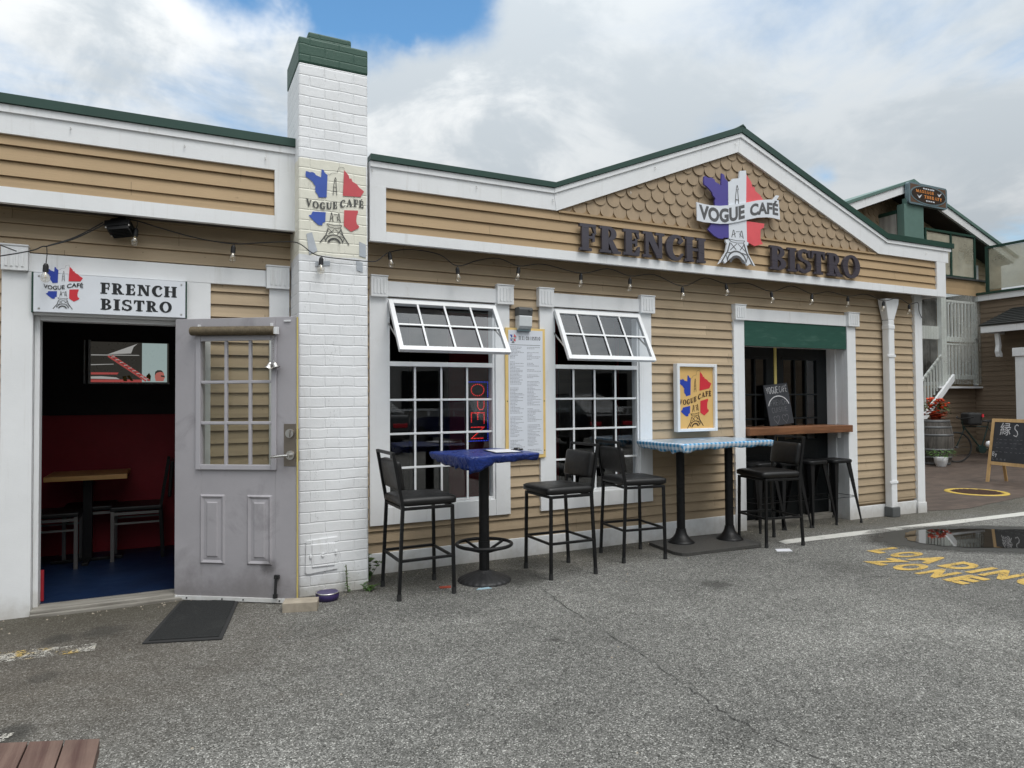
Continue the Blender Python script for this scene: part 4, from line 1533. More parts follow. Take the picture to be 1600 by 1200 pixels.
mb.box(.9165, .9225, -.022, .022, .99, 1.06)
mb.box(.9165, .9225, -.022, .022, 1.15, 1.22)
hp = obj('handle_plate', mb, 'bronze', door, bev=.001, local=True)
mb = MB()
mb.cyl((.875, -.0245, 1.188), (.875, -.040, 1.188), .032, .030, 20)
mb.box(.869, .881, -.056, -.0405, 1.165, 1.211)
obj('thumb_turn', mb, 'steel', door, local=True)
mb = MB()
mb.cyl((.878, -.025, 1.035), (.878, -.036, 1.035), .033, .031, 20)
mb.cyl((.878, -.036, 1.035), (.878, -.070, 1.035), .014, n=14)
mb.tube([(.878, -.070, 1.035), (.84, -.075, 1.034), (.79, -.076, 1.028), (.755, -.068, 1.025)], .010, 10)
obj('lever_handle', mb, 'steel', door, local=True)
mb = MB()
mb.box(-.004, .905, -.030, -.0228, .005, .036)
for x in (.1, .37, .53, .8):
    mb.cyl((x, -.0302, .02), (x, -.033, .02), .006, n=8, mi=1)
obj('sweep_strip', mb, ['white', 'iron'], door, bev=.002, local=True)
mb = MB()
mb.box(.765, .798, -.045, -.0228, .175, .20)
mb.bar((.781, -.045, .185), (.778, -.05, .062), .014)
mb.cyl((.778, -.05, .07), (.778, -.05, .045), .016, n=12)
obj('kick_down_stop', mb, 'iron', door, local=True)
mb = MB()
mb.box(.9225, .9275, -.0235, -.0085, D0 + .01, D1 - .004)
obj('weatherstrip', mb, 'yellow_strip', door, local=True)
mb = MB()
mb.box(.83, .88, -.031, -.0228, 1.975, 1.985)
obj('door_closer_tab', mb, 'clean_white', door, local=True)

# ---- doorway with bar shelf (right)
mb = MB()
mb.box(5.385, 5.535, YT, 5.56, -.06, 2.258)
mb.box(7.176, 7.327, YT, 5.56, -.10, 2.258)
mb.box(5.5365, 7.1745, YT + .002, 5.56, 2.2585, 2.388)
corner_block(mb, 5.382, 5.5395, 2.2545, 2.413)
corner_block(mb, 7.172, 7.362, 2.2585, 2.416)
mb.box(7.1765, 7.20, 5.561, 5.80, -.1, 2.06)
mb.box(7.160, 7.176, 5.66, 5.80, -.1, 2.06)
mb.box(5.51, 5.534, 5.561, 5.80, -.1, 2.06)
mb.box(5.5355, 7.1595, 5.561, 5.80, 1.998, 2.02)
obj('entry_casing', mb, 'white', B, bev=.003)
mb = MB()
mb.box(5.5355, 7.1755, YT + .012, 5.56, 1.985, 2.258)
obj('transom_panel', mb, 'green_paint', B)
mb = MB()
for (x0, x1, g0, g1) in ((5.50, 6.270, 5.62, 6.150), (6.318, 7.16, 6.43, 6.985)):
    mb.box(x0, g0, 5.78, 5.825, -.06, 2.0)
    mb.box(g1, x1, 5.78, 5.825, -.06, 2.0)
    mb.box(g0, g1, 5.78, 5.825, -.06, .92)
    mb.box(g0, g1, 5.78, 5.825, 1.86, 2.0)
    for k in (1, 2):
        x = g0 + (g1 - g0) * k / 3
        mb.box(x - .010, x + .010, 5.776, 5.80, .92, 1.86)
    for z in (1.17, 1.45):
        mb.box(g0, g1, 5.775, 5.80, z - .010, z + .010)
    mb.box(g0 - .03, g1 + .03, 5.772, 5.7795, 1.865, 1.89)
    mb.box(g0 + .02, g1 - .02, 5.774, 5.7795, .2, .75)
dd = obj('double_door', mb, 'black_board', B, bev=.002)
mb = MB()
mb.sheet(r_(5.62, .92, 6.15, 1.86), XZ(5.804), 0)
obj('door_pane', mb, 'glass', dd)
mb = MB()
mb.sheet(r_(6.43, .92, 6.985, 1.86), XZ(5.804), 0)
obj('door_pane', mb, 'glass', dd)
mb = MB()
mb.box(6.275, 6.313, 5.775, 5.82, .9, 2.0)
obj('yellow_astragal', mb, 'yellow_strip', dd)
mb = MB()
mb.box(5.54, 7.158, 5.70, 5.772, -.06, .03)
obj('entry_sill', mb, 'old_wood', B)
mb = MB()
mb.box(5.548, 7.192, 5.452, 5.76, 1.004, 1.086)
sh = obj('bar_shelf', mb, 'shelf_wood', B, bev=.006)
for x_ in (7.09, 5.54):
    mb = MB()
    mb.box(x_, x_ + .062, 5.58, 5.70, .93, 1.003)
    obj('shelf_bracket', mb, 'white', sh, bev=.004)

# ---- rooms behind the openings
mb = MB()
mb.box(-3.0, 5.36, 5.635, 9.6, -.015, .045)
mb.box(5.36, 8.45, 5.84, 9.6, -.015, .0445)
obj('interior_floor', mb, 'blue_floor', B)
mb = MB()
mb.box(-3.0, .95, 7.33, 7.40, .046, 1.30)                # red dado of the entrance
mb.box(.95, 1.02, 5.64, 7.40, .046, 1.30)
obj('red_interior_wall', mb, 'red_wall', B)
mb = MB()
mb.box(3.05, 4.6, 7.9, 7.95, .046, 2.5)
obj('red_interior_wall', mb, 'red_wall', B)
mb = MB()
mb.box(5.55, 7.2, 7.9, 7.95, .046, 2.5)
obj('red_interior_wall', mb, 'red_wall', B)
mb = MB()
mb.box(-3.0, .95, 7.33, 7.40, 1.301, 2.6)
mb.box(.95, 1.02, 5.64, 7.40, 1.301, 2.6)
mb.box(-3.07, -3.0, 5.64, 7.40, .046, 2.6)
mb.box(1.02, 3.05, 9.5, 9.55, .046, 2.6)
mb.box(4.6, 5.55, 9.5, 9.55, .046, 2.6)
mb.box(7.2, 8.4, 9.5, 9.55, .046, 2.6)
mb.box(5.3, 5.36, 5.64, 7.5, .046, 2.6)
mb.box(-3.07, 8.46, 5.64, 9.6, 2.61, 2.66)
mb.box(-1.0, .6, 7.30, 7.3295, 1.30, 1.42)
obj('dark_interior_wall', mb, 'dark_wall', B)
mb = MB()
mb.box(-.835, -.80, 5.68, 5.70, .05, .26)
obj('red_door_stop', mb, 'red_wall', B)
# eaves light fixture cable hooks
for (x, z) in ((-.62, 3.225), (.06, 3.215), (.6, 3.21), (1.40, 3.235), (3.05, 3.20), (4.2, 3.66), (5.25, 4.06), (6.5, 3.64), (2.3, 3.22), (8.4, 3.2), (3.9, 3.38)):
    mb = MB()
    mb.tube([(x, YF, z + .012), (x, YF - .014, z + .008), (x + .006, YF - .018, z - .006), (x - .004, YF - .012, z - .012)], .0022, 6)
    obj('cup_hook', mb, 'steel', B)

# ================================================================== DOWNSPOUT (fixed pipe on the wall)
D = thing('downspout', 'white square downspout with flared top running down the right end of the wall', 'downspout', (7.87, 5.44, gz(7.87)))
mb = MB()
prof = [(2.615, .125, .05), (2.555, .118, .048), (2.36, .056, .03)]
vs, fs = [], []
for z, hw, hd in prof:
    vs += [(7.87 - hw, 5.445 - hd, z), (7.87 + hw, 5.445 - hd, z), (7.87 + hw, 5.50, z), (7.87 - hw, 5.50, z)]
for L in range(2):
    for i in range(4):
        fs.append((L * 4 + (i + 1) % 4, L * 4 + i, (L + 1) * 4 + i, (L + 1) * 4 + (i + 1) % 4))
fs.append((0, 1, 2, 3))
mb.add(vs, fs)
obj('leader_head', mb, 'white', D, bev=.004)
mb = MB()
mb.box(7.818, 7.925, 5.412, 5.505, .02, 2.358)
mb.box(7.812, 7.931, 5.407, 5.507, 2.24, 2.30)
obj('pipe', mb, 'white', D, bev=.012, seg=3)
for z in (1.9, .36):
    mb = MB()
    mb.box(7.77, 7.93, 5.404, 5.411, z, z + .032)
    mb.cyl((7.782, 5.403, z + .017), (7.782, 5.396, z + .017), .011, n=10)
    obj('pipe_strap', mb, 'white', D, bev=.002)
mb = MB()
mb.box(7.80, 7.945, 5.392, 5.506, gz(7.87), .075)
obj('pipe_boot', mb, 'grey_pvc', D, bev=.01)

# ================================================================== SIGNS
# door board
S = thing('door_sign', 'white board reading FRENCH BISTRO with map emblem above the open grey door', 'sign', (-.385, 5.47, 2.15))
mb = MB()
mb.box(-.842, .072, 5.470, 5.496, 2.022, 2.284)
obj('sign_board', mb, 'sign_white', S, bev=.002)
mb = MB()
mb.box(-.852, -.8425, 5.468, 5.498, 2.018, 2.288)
mb.box(.0725, .082, 5.468, 5.498, 2.018, 2.288)
obj('green_edge', mb, 'green', S)
mb = MB()
slab_line(mb, 'FRENCH', -.458, .016, 2.166, 2.243, XZ(5.4685), .001)
slab_line(mb, 'BISTRO', -.456, -.016, 2.055, 2.132, XZ(5.4685), .001)
obj('lettering', mb, 'ink', S)
emblem(S, -.672, 2.21, .226, 5.4695, ('blue', 'red', 'ink', 'grey_ink'), serif=False)
for (x, z) in ((-.81, 2.262), (.045, 2.26), (-.81, 2.045), (.045, 2.045)):
    mb = MB()
    mb.cyl((x, 5.4695, z), (x, 5.467, z), .006, n=10)
    obj('screw', mb, 'steel', S)

# gable letters: every letter is a part
S = thing('gable_lettering', 'raised plum grey letters FRENCH BISTRO on the siding under the gable', 'sign letters', (5.2, YF, 2.9))
boxes = [('F', 3.312, 3.500), ('R', 3.530, 3.768), ('E', 3.795, 4.000), ('N', 4.022, 4.285), ('C', 4.300, 4.520), ('H', 4.535, 4.805)]
boxes2 = [('B', 5.695, 5.946), ('I', 5.960, 6.092), ('S', 6.100, 6.325), ('T', 6.325, 6.548), ('R', 6.580, 6.830), ('O', 6.835, 7.127)]
for bs, zb, zt in ((boxes, 2.776, 3.022), (boxes2, 2.787, 3.045)):
    for c, a, b in bs:
        mb = MB()
        slab_letter(mb, c, lambda u, v, d, a=a, b=b, zb=zb, zt=zt: (a + u * (b - a), YF - .010 + d, zb + v * (zt - zb)), .028, step=.0008)
        obj('letter', mb, 'letter', S)

# gable emblem
S = thing('gable_emblem', 'large map emblem with tower and VOGUE CAFÉ banner on the fish scale gable', 'sign', (5.24, YF - .04, 3.2))
def gmap(z):
    if z >= 0:
        return z * .90
    if z > -.49:
        return z * .50
    return -.245 + (z + .49) * .90
gx, gzc, gU = 5.232, 3.245, .905
YE = YF - .042
fnE = lambda a, b, d: (gx + a * gU, YE + d, gzc + gmap(b))
mb = MB()
wh = [(-.135, -.40), (-.135, .442), (-0.087, 0.455), (-0.067, 0.486), (0.034, 0.507), (0.044, 0.592), (0.140, 0.612), (0.147, 0.568), (.135, .2), (.141, -.40), (.165, -.41), (.155, -.47), (.135, -.48), (.16, -.58), (.265, -.712), (.19, -.69), (.14, -.72), (.09, -.66), (.0, -.62), (-.04, -.62), (-.11, -.65), (-.20, -.72), (-.225, -.69), (-.30, -.735), (-.19, -.59), (-.165, -.49), (-.18, -.47), (-.19, -.41)]
mb.prism(fix_ccw(wh), fnE, 0, .018)
obj('white_map_strip', mb, 'sign_white', S)
mb = MB()
mb.prism(fix_ccw(EM['bu']), fnE, .001, .018)
obj('blue_map_piece', mb, 'violet_blue', S)
mb = MB()
mb.prism(fix_ccw([(-.377, -.02), (-.133, -.02), (-.135, -.364), (-0.213, -0.373), (-0.22, -0.40), (-0.286, -0.40), (-0.351, -0.36), (-0.403, -0.30), (-0.442, -0.25), (-.40, -.15)]), fnE, .001, .018)
obj('blue_map_piece', mb, 'violet_blue', S)
mb = MB()
mb.prism(fix_ccw(EM['ru']), fnE, .001, .018)
obj('red_map_piece', mb, 'coral_red', S)
mb = MB()
mb.prism(fix_ccw([(.137, .02), (.42, .02), (.41, -.05), (.36, -.1), (.353, -.286), (.372, -.36), (.395, -.40), (.264, -.47), (.168, -.416), (.142, -.392)]), fnE, .001, .018)
obj('red_map_piece', mb, 'coral_red', S)
mb = MB()
ban = [(-.575, .126), (-.568, -.058), (-.48, -.066), (-.391, -.063), (-.27, -.060), (-.156, -.045), (-.02, -.012), (.111, .026), (.25, .062), (.386, .082), (.48, .085), (.581, .078), (.566, .284), (.48, .283), (.39, .270), (.26, .248), (.137, .214), (-.01, .178), (-.152, .145), (-.27, .124), (-.388, .116), (-.48, .118)]
mb.prism(fix_ccw(ban), lambda a, b, d: (5.25 + a, YE + d, 3.25 + b), -.012, -.001)
mb.prism([(.475, .28), (.535, .283), (.575, .335), (.53, .335)], lambda a, b, d: (5.25 + a, YE + d, 3.25 + b), -.011, -.001)
obj('banner', mb, 'sign_white', S)
mb = MB()
def gbase(x):
    P = [(-.6, -.025), (-.44, -.034), (-.317, -.040), (-.2, -.030), (-.068, .002), (.062, .040), (.2, .085), (.33, .115), (.445, .128), (.6, .122)]
    for (a, b), (c, d) in zip(P, P[1:]):
        if x <= c:
            return b + (d - b) * (x - a) / (c - a)
    return P[-1][1]
fB = lambda a, b, d: (5.25 + a, YE - .0125 + d, 3.25 + b)
text_mb('VOGUE', -.545, .07, 0, .128, fB, -.0005, bend=gbase, mb=mb, bold=.045)
text_mb('CAFÉ', .145, .555, 0, .112, fB, -.0005, bend=gbase, mb=mb, bold=.042)
obj('banner_lettering', mb, 'banner_ink', S)
mb = MB()
for i, st in enumerate(TOWER):
    mb.ribbon(st, .010 * (1.7 if 16 <= i <= 17 or 22 <= i <= 24 else 1), fnE, -.0012 - .0003 * (i % 5))
obj('tower_drawing', mb, 'banner_ink', S)

# painted emblem on the chimney
S = thing('chimney_emblem', 'faded map emblem and VOGUE CAFÉ lettering painted on the white chimney', 'painted sign', (1.076, 5.13, 2.9))
emblem(S, 1.076, 2.90, .44, 5.1265, ('blue_faded', 'red_faded', 'grey_ink', 'grey_ink'), serif=True)
# silver tape patches
for (pts, lab) in (([(.866, 2.64), (.905, 2.655), (.945, 2.52), (.885, 2.49)], 'silver tape patch under the left edge of the chimney emblem'),
                   ([(.93, 2.44), (1.035, 2.455), (1.035, 2.42), (.93, 2.405)], 'silver tape strip over the cord below the chimney emblem'),
                   ([(1.255, 2.62), (1.305, 2.60), (1.305, 2.50), (1.255, 2.51)], 'silver tape patch at the right edge of the chimney, upper of two'),
                   ([(1.23, 2.475), (1.28, 2.46), (1.28, 2.385), (1.235, 2.40)], 'silver tape patch at the right edge of the chimney, lower of two')):
    mb = MB()
    mb.prism(fix_ccw(pts), XZ(5.125), 0, .003)
    tag(obj('tape_patch', mb, 'tape'), lab, 'tape', 'tape patches on the chimney')

# framed sign leaning over the gingham table
S = thing('framed_sign', 'white framed tan VOGUE CAFÉ sign standing behind the gingham table', 'sign', (4.81, 5.46, 1.07))
mb = MB()
mb.box(4.575, 5.045, 5.455, 5.475, 1.09, 1.745)
obj('sign_panel', mb, 'sign_tan', S)
mb = MB()
mb.box(4.546, 4.580, 5.425, 5.49, 1.075, 1.768)
mb.box(5.040, 5.073, 5.425, 5.49, 1.075, 1.768)
mb.box(4.5805, 5.0395, 5.427, 5.49, 1.737, 1.768)
mb.box(4.5805, 5.0395, 5.427, 5.49, 1.075, 1.106)
obj('sign_frame', mb, 'clean_white', S, bev=.004)
emblem(S, 4.802, 1.432, .438, 5.4545, ('blue', 'red', 'brown_ink', 'brown_ink'), serif=True, slope=.13)

# menu board
S = thing('menu_board', 'tall yellow edged menu sheet with FRENCH BISTRO heading between the two windows', 'menu', (2.855, 5.48, 1.46))
mb = MB()
mb.box(2.652, 3.056, 5.484, 5.4985, .885, 2.060)
obj('menu_backing', mb, 'menu_yellow', S)
mb = MB()
mb.box(2.680, 3.030, 5.4815, 5.4835, .915, 2.040)
obj('menu_sheet', mb, 'menu_paper', S)
mb = MB()
slab_line(mb, 'FRENCH BISTRO', 2.785, 3.005, 1.953, 1.985, XZ(5.481), .0006)
mb.sheet(r_(2.70, 1.905, 3.005, 1.9085), XZ(5.4812), 0)
rs = random.Random(5)
for col0, col1 in ((2.695, 2.835), (2.868, 3.012)):
    z = 1.885
    while z > .93:
        if rs.random() < .13:
            z -= .022
        wln = rs.uniform(.3, 1.0) * (col1 - col0)
        x = col0
        while x < col0 + wln:
            w_ = rs.uniform(.006, .022)
            mb.sheet(r_(x, z, min(x + w_, col0 + wln + .004), z + .0045), XZ(5.4812), 0, 1)
            x += w_ + .004
        z -= .0125
obj('menu_print', mb, ['ink', 'menu_text'], S)
emblem(S, 2.728, 1.968, .066, 5.4813, ('blue', 'red', 'ink', 'grey_ink'), serif=False, tower_w=.02, ddx=.0003)
for (x, z) in ((2.668, 1.40), (3.043, 1.40), (2.668, .95), (3.043, .95)):
    mb = MB()
    mb.cyl((x, 5.4838, z), (x, 5.480, z), .005, n=8)
    obj('screw', mb, 'iron', S)

# wall light above the menu
S = thing('wall_light', 'grey wall pack lamp with frosted lens above the menu board', 'wall light', (2.83, 5.5, 2.14))
mb = MB()
mb.prism([(5.43, 2.17), (5.51, 2.17), (5.51, 2.245), (5.44, 2.245), (5.415, 2.225)][::-1], lambda a, b, d: (2.83 + d, a, b), -.068, .068)
mb.box(2.855, 2.875, 5.408, 5.43, 2.205, 2.228)
obj('lamp_housing', mb, 'grey_pvc', S, bev=.006)
mb = MB()
mb.prism([(5.425, 2.169), (5.51, 2.169), (5.51, 2.045), (5.455, 2.045), (5.43, 2.075)], lambda a, b, d: (2.83 + d, a, b), -.064, .064)
obj('lamp_lens', mb, 'lens', S, bev=.01)
mb = MB()
mb.box(2.764, 2.896, 5.452, 5.512, 2.030, 2.0445)
obj('lamp_base', mb, 'sign_frame', S, bev=.004)

# black flood light under the eaves at the left
S = thing('flood_light', 'black finned flood light under the eaves above the left doorway', 'flood light', (-.335, 5.42, 2.62))
mb = MB()
ax = Vector((.9, -.25, .12)).normalized()
dn = Vector((.05, -.45, -.9)).normalized()
sd = ax.cross(dn).normalized()
c0 = Vector((-.335, 5.42, 2.625))
def fl(a, b, c):
    return tuple(c0 + ax * a + sd * b + dn * c)
def obx(mb, a0, a1, b0, b1, c0_, c1_, mi=0):
    P = [fl(a, b, c) for c in (c0_, c1_) for (a, b) in ((a0, b0), (a1, b0), (a1, b1), (a0, b1))]
    mb.add(P, [(0, 3, 2, 1), (4, 5, 6, 7), (0, 1, 5, 4), (1, 2, 6, 5), (2, 3, 7, 6), (3, 0, 4, 7)], mi)
obx(mb, -.085, .075, -.055, .055, -.03, .02)
for k in range(7):
    obx(mb, -.065, .065, -.05 + k * .0155, -.043 + k * .0155, .0205, .05)
obx(mb, -.05, .04, -.03, .03, -.065, -.0305)
obj('lamp_body', mb, 'black_metal', S, bev=.004)
for (a, b) in ((-.078, -.048), (.068, -.048), (-.078, .048), (.068, .048)):
    mb = MB()
    mb.cyl(fl(a, b, .021), fl(a, b, .028), .006, n=8)
    obj('screw', mb, 'steel', S)
mb = MB()
mb.cyl((-.335, 5.44, 2.66), (-.335, 5.44, 2.702), .02, n=10)
obj('bracket', mb, 'black_metal', S)

# ================================================================== STRING LIGHTS
S = thing('string_lights', 'black cord of clear festoon bulbs hung along the eaves and round the chimney', 'string lights', (3.6, 5.40, 2.6))
pts = [(-1.6, 5.36, 2.20), (-.92, 5.38, 2.385), (-.78, 5.385, 2.445), (-.755, 5.385, 2.45), (-.6, 5.40, 2.52), (-.42, 5.41, 2.645), (-.38, 5.42, 2.68), (-.25, 5.42, 2.685), (-.1, 5.42, 2.65), (.15, 5.40, 2.595), (.39, 5.39, 2.575), (.55, 5.38, 2.595), (.70, 5.30, 2.60), (.80, 5.115, 2.565), (.90, 5.105, 2.50), (.97, 5.10, 2.478), (1.15, 5.10, 2.47), (1.335, 5.10, 2.47), (1.45, 5.3, 2.53), (1.56, 5.38, 2.615), (1.75, 5.40, 2.66), (2.0, 5.40, 2.64), (2.155, 5.39, 2.555), (2.35, 5.40, 2.62), (2.55, 5.40, 2.655), (2.741, 5.38, 2.60), (3.0, 5.40, 2.64), (3.388, 5.38, 2.585), (3.7, 5.40, 2.655), (3.947, 5.38, 2.60), (4.25, 5.40, 2.64), (4.584, 5.38, 2.545), (4.9, 5.40, 2.655), (5.164, 5.38, 2.61), (5.5, 5.40, 2.64), (5.815, 5.38, 2.57), (6.15, 5.40, 2.655), (6.451, 5.38, 2.585), (6.75, 5.40, 2.63), (7.047, 5.38, 2.595), (7.4, 5.40, 2.64), (7.674, 5.37, 2.575), (7.9, 5.34, 2.62), (8.171, 5.38, 2.565), (8.40, 5.42, 2.60), (8.50, 5.47, 2.50), (8.56, 5.475, 2.42)]
def smooth_path(P, k=5):
    out = []
    n = len(P)
    for i in range(n - 1):
        p0, p1, p2, p3 = (Vector(P[max(0, i - 1)]), Vector(P[i]), Vector(P[i + 1]), Vector(P[min(n - 1, i + 2)]))
        for j in range(k):
            t = j / k
            out.append(.5 * ((2 * p1) + (p2 - p0) * t + (2 * p0 - 5 * p1 + 4 * p2 - p3) * t * t + (3 * p1 - p0 - 3 * p2 + p3) * t ** 3))
    out.append(Vector(P[-1]))
    return out
sp = smooth_path(pts)
mb = MB()
mb.tube(sp, .0042, 6)
mb.tube(smooth_path([(-1.6, 5.35, 2.51), (-1.15, 5.37, 2.47), (-.92, 5.38, 2.40)]), .004, 6)
mb.tube(smooth_path([(-.75, 5.39, 2.455), (-.6, 5.405, 2.53), (-.44, 5.42, 2.65)]), .004, 6)
obj('cord', mb, 'cable', S)
bulbs = [(-.757, 5.385, 2.45), (-.235, 5.42, 2.685), (.39, 5.39, 2.575), (.965, 5.085, 2.478), (1.56, 5.38, 2.625), (2.155, 5.39, 2.555), (2.741, 5.38, 2.60), (3.388, 5.38, 2.59), (3.947, 5.38, 2.60), (4.584, 5.38, 2.545), (5.164, 5.38, 2.615), (5.815, 5.38, 2.575), (6.451, 5.38, 2.59), (7.047, 5.38, 2.60), (7.674, 5.37, 2.58), (8.171, 5.38, 2.57)]
zb_target = [2.256, 2.552, 2.493, 2.49, 2.544, 2.474, 2.517, 2.506, 2.502, 2.461, 2.531, 2.489, 2.505, 2.517, 2.498, 2.485]
for (x, y, z), zt in zip(bulbs, zb_target):
    bz = min(zt - .012, z - .10)         # centre of the glass
    tilt = rnd.uniform(-.14, .14)
    mb = MB()
    top = Vector((x, y, z))
    bc = Vector((x + tilt * .12, y + rnd.uniform(-.01, .01), bz))
    ax = (bc - top).normalized()
    s1 = bc - ax * .034
    s0 = s1 - ax * .055
    mb.tube([top, top + (s0 - top) * .5 + Vector((.004, 0, 0)), s0], .003, 6)
    mb.cyl(s0, s0 + ax * .012, .010, .0155, 12)
    mb.cyl(s0 + ax * .012, s1, .0165, .0175, 12)
    sk = obj('socket', mb, 'cable', S)
    mb = MB()
    prof = [(.0001, .038), (.013, .035), (.023, .026), (.0275, .012), (.027, -.001), (.021, -.018), (.015, -.029), (.0135, -.035)]
    q = ax.to_track_quat('-Z', 'Y')
    n = 14
    vs, fs = [], []
    for (r, h) in prof:
        for j in range(n):
            a = 2 * math.pi * j / n
            vs.append(bc + q @ Vector((r * math.cos(a), r * math.sin(a), -h)))
    for i in range(len(prof) - 1):
        for j in range(n):
            fs.append((i * n + j, i * n + (j + 1) % n, (i + 1) * n + (j + 1) % n, (i + 1) * n + j))
    mb.add(vs, fs, 0, True)
    mb.cyl(bc - ax * .032, bc - ax * .004, .006, .004, 8, 1)
    mb.tube([bc + q @ Vector((.007 * math.cos(k * 1.3), .007 * math.sin(k * 1.3), .004 * (k % 2) - .006)) for k in range(6)], .0012, 5, 1)
    obj('bulb', mb, ['clear', 'filament'], sk)

# thin brass bell pair on the door
S = thing('door_bells', 'pair of small silver bells on a chain hanging on the open grey door', 'bells', DO, DANG, local=True)
mb = MB()
for k in range(13):
    mb.cyl((.762, -.052, 1.87 - k * .0135), (.762, -.052, 1.862 - k * .0135), .0035, n=6)
obj('chain', mb, 'steel', S, local=True)
for (x, tl) in ((.735, -.35), (.786, .35)):
    mb = MB()
    mb.lathe([(.0001, .036), (.010, .034), (.015, .022), (.018, .008), (.030, -.004), (.031, -.006), (.026, -.004)], 0, 0, 0, 16)
    mb.cyl((0, 0, .03), (0, 0, .05), .002, n=6)
    o = obj('bell', mb, 'steel', S, local=True, loc=(x, -.060, 1.655), rot=(0, -tl, 0))

# ================================================================== LED sign in the first window
S = thing('open_sign', 'vertical lit sign spelling OPEN in red dots inside the left window', 'neon sign', (2.44, 5.66, 1.05))
LX0, LX1, LZ0, LZ1 = 2.345, 2.552, 1.045, 1.575
YL = 5.655
mb = MB()
mb.box(LX0 - .008, LX1 + .008, YL, YL + .02, LZ0 - .008, LZ1 + .008)
obj('sign_board', mb, 'ink', S)


def dots(path, step, r, mi, mb):
    acc = 0.0
    for (a, b), (c, d) in zip(path, path[1:]):
        L = math.hypot(c - a, d - b)
        n = max(1, int(round(L / step)))
        for i in range(n):
            f = i / n
            mb.sheet([(a + (c - a) * f + r * math.cos(k * math.pi / 3), b + (d - b) * f + r * math.sin(k * math.pi / 3)) for k in range(6)], XZ(YL - .002), 0, mi)


mb = MB()
dots([(LX0, LZ0), (LX1, LZ0), (LX1, LZ1), (LX0, LZ1), (LX0, LZ0)], .0165, .0042, 0, mb)
obj('blue_border', mb, 'led_blue', S)
OPENL = {'O': [arc(.5, .5, .5, .5, 0, 360, 20)], 'P': [[(0, 0), (0, 1), (.7, 1), (.95, .86), (.95, .64), (.7, .5), (0, .5)]], 'E': [[(.9, 1), (0, 1), (0, 0), (.9, 0)], [(0, .5), (.7, .5)]], 'N': [[(0, 0), (0, 1), (.95, 0), (.95, 1)]]}
for k, c in enumerate('OPEN'):
    mb = MB()
    zt = LZ1 - .020 - k * .129
    for st in OPENL[c]:           # letters turned a quarter turn: tops face right
        dots([(LX0 + .045 + b * .125, zt - a * .105) for a, b in st], .0135, .0046, 0, mb)
    obj('letter', mb, 'led_red', S)

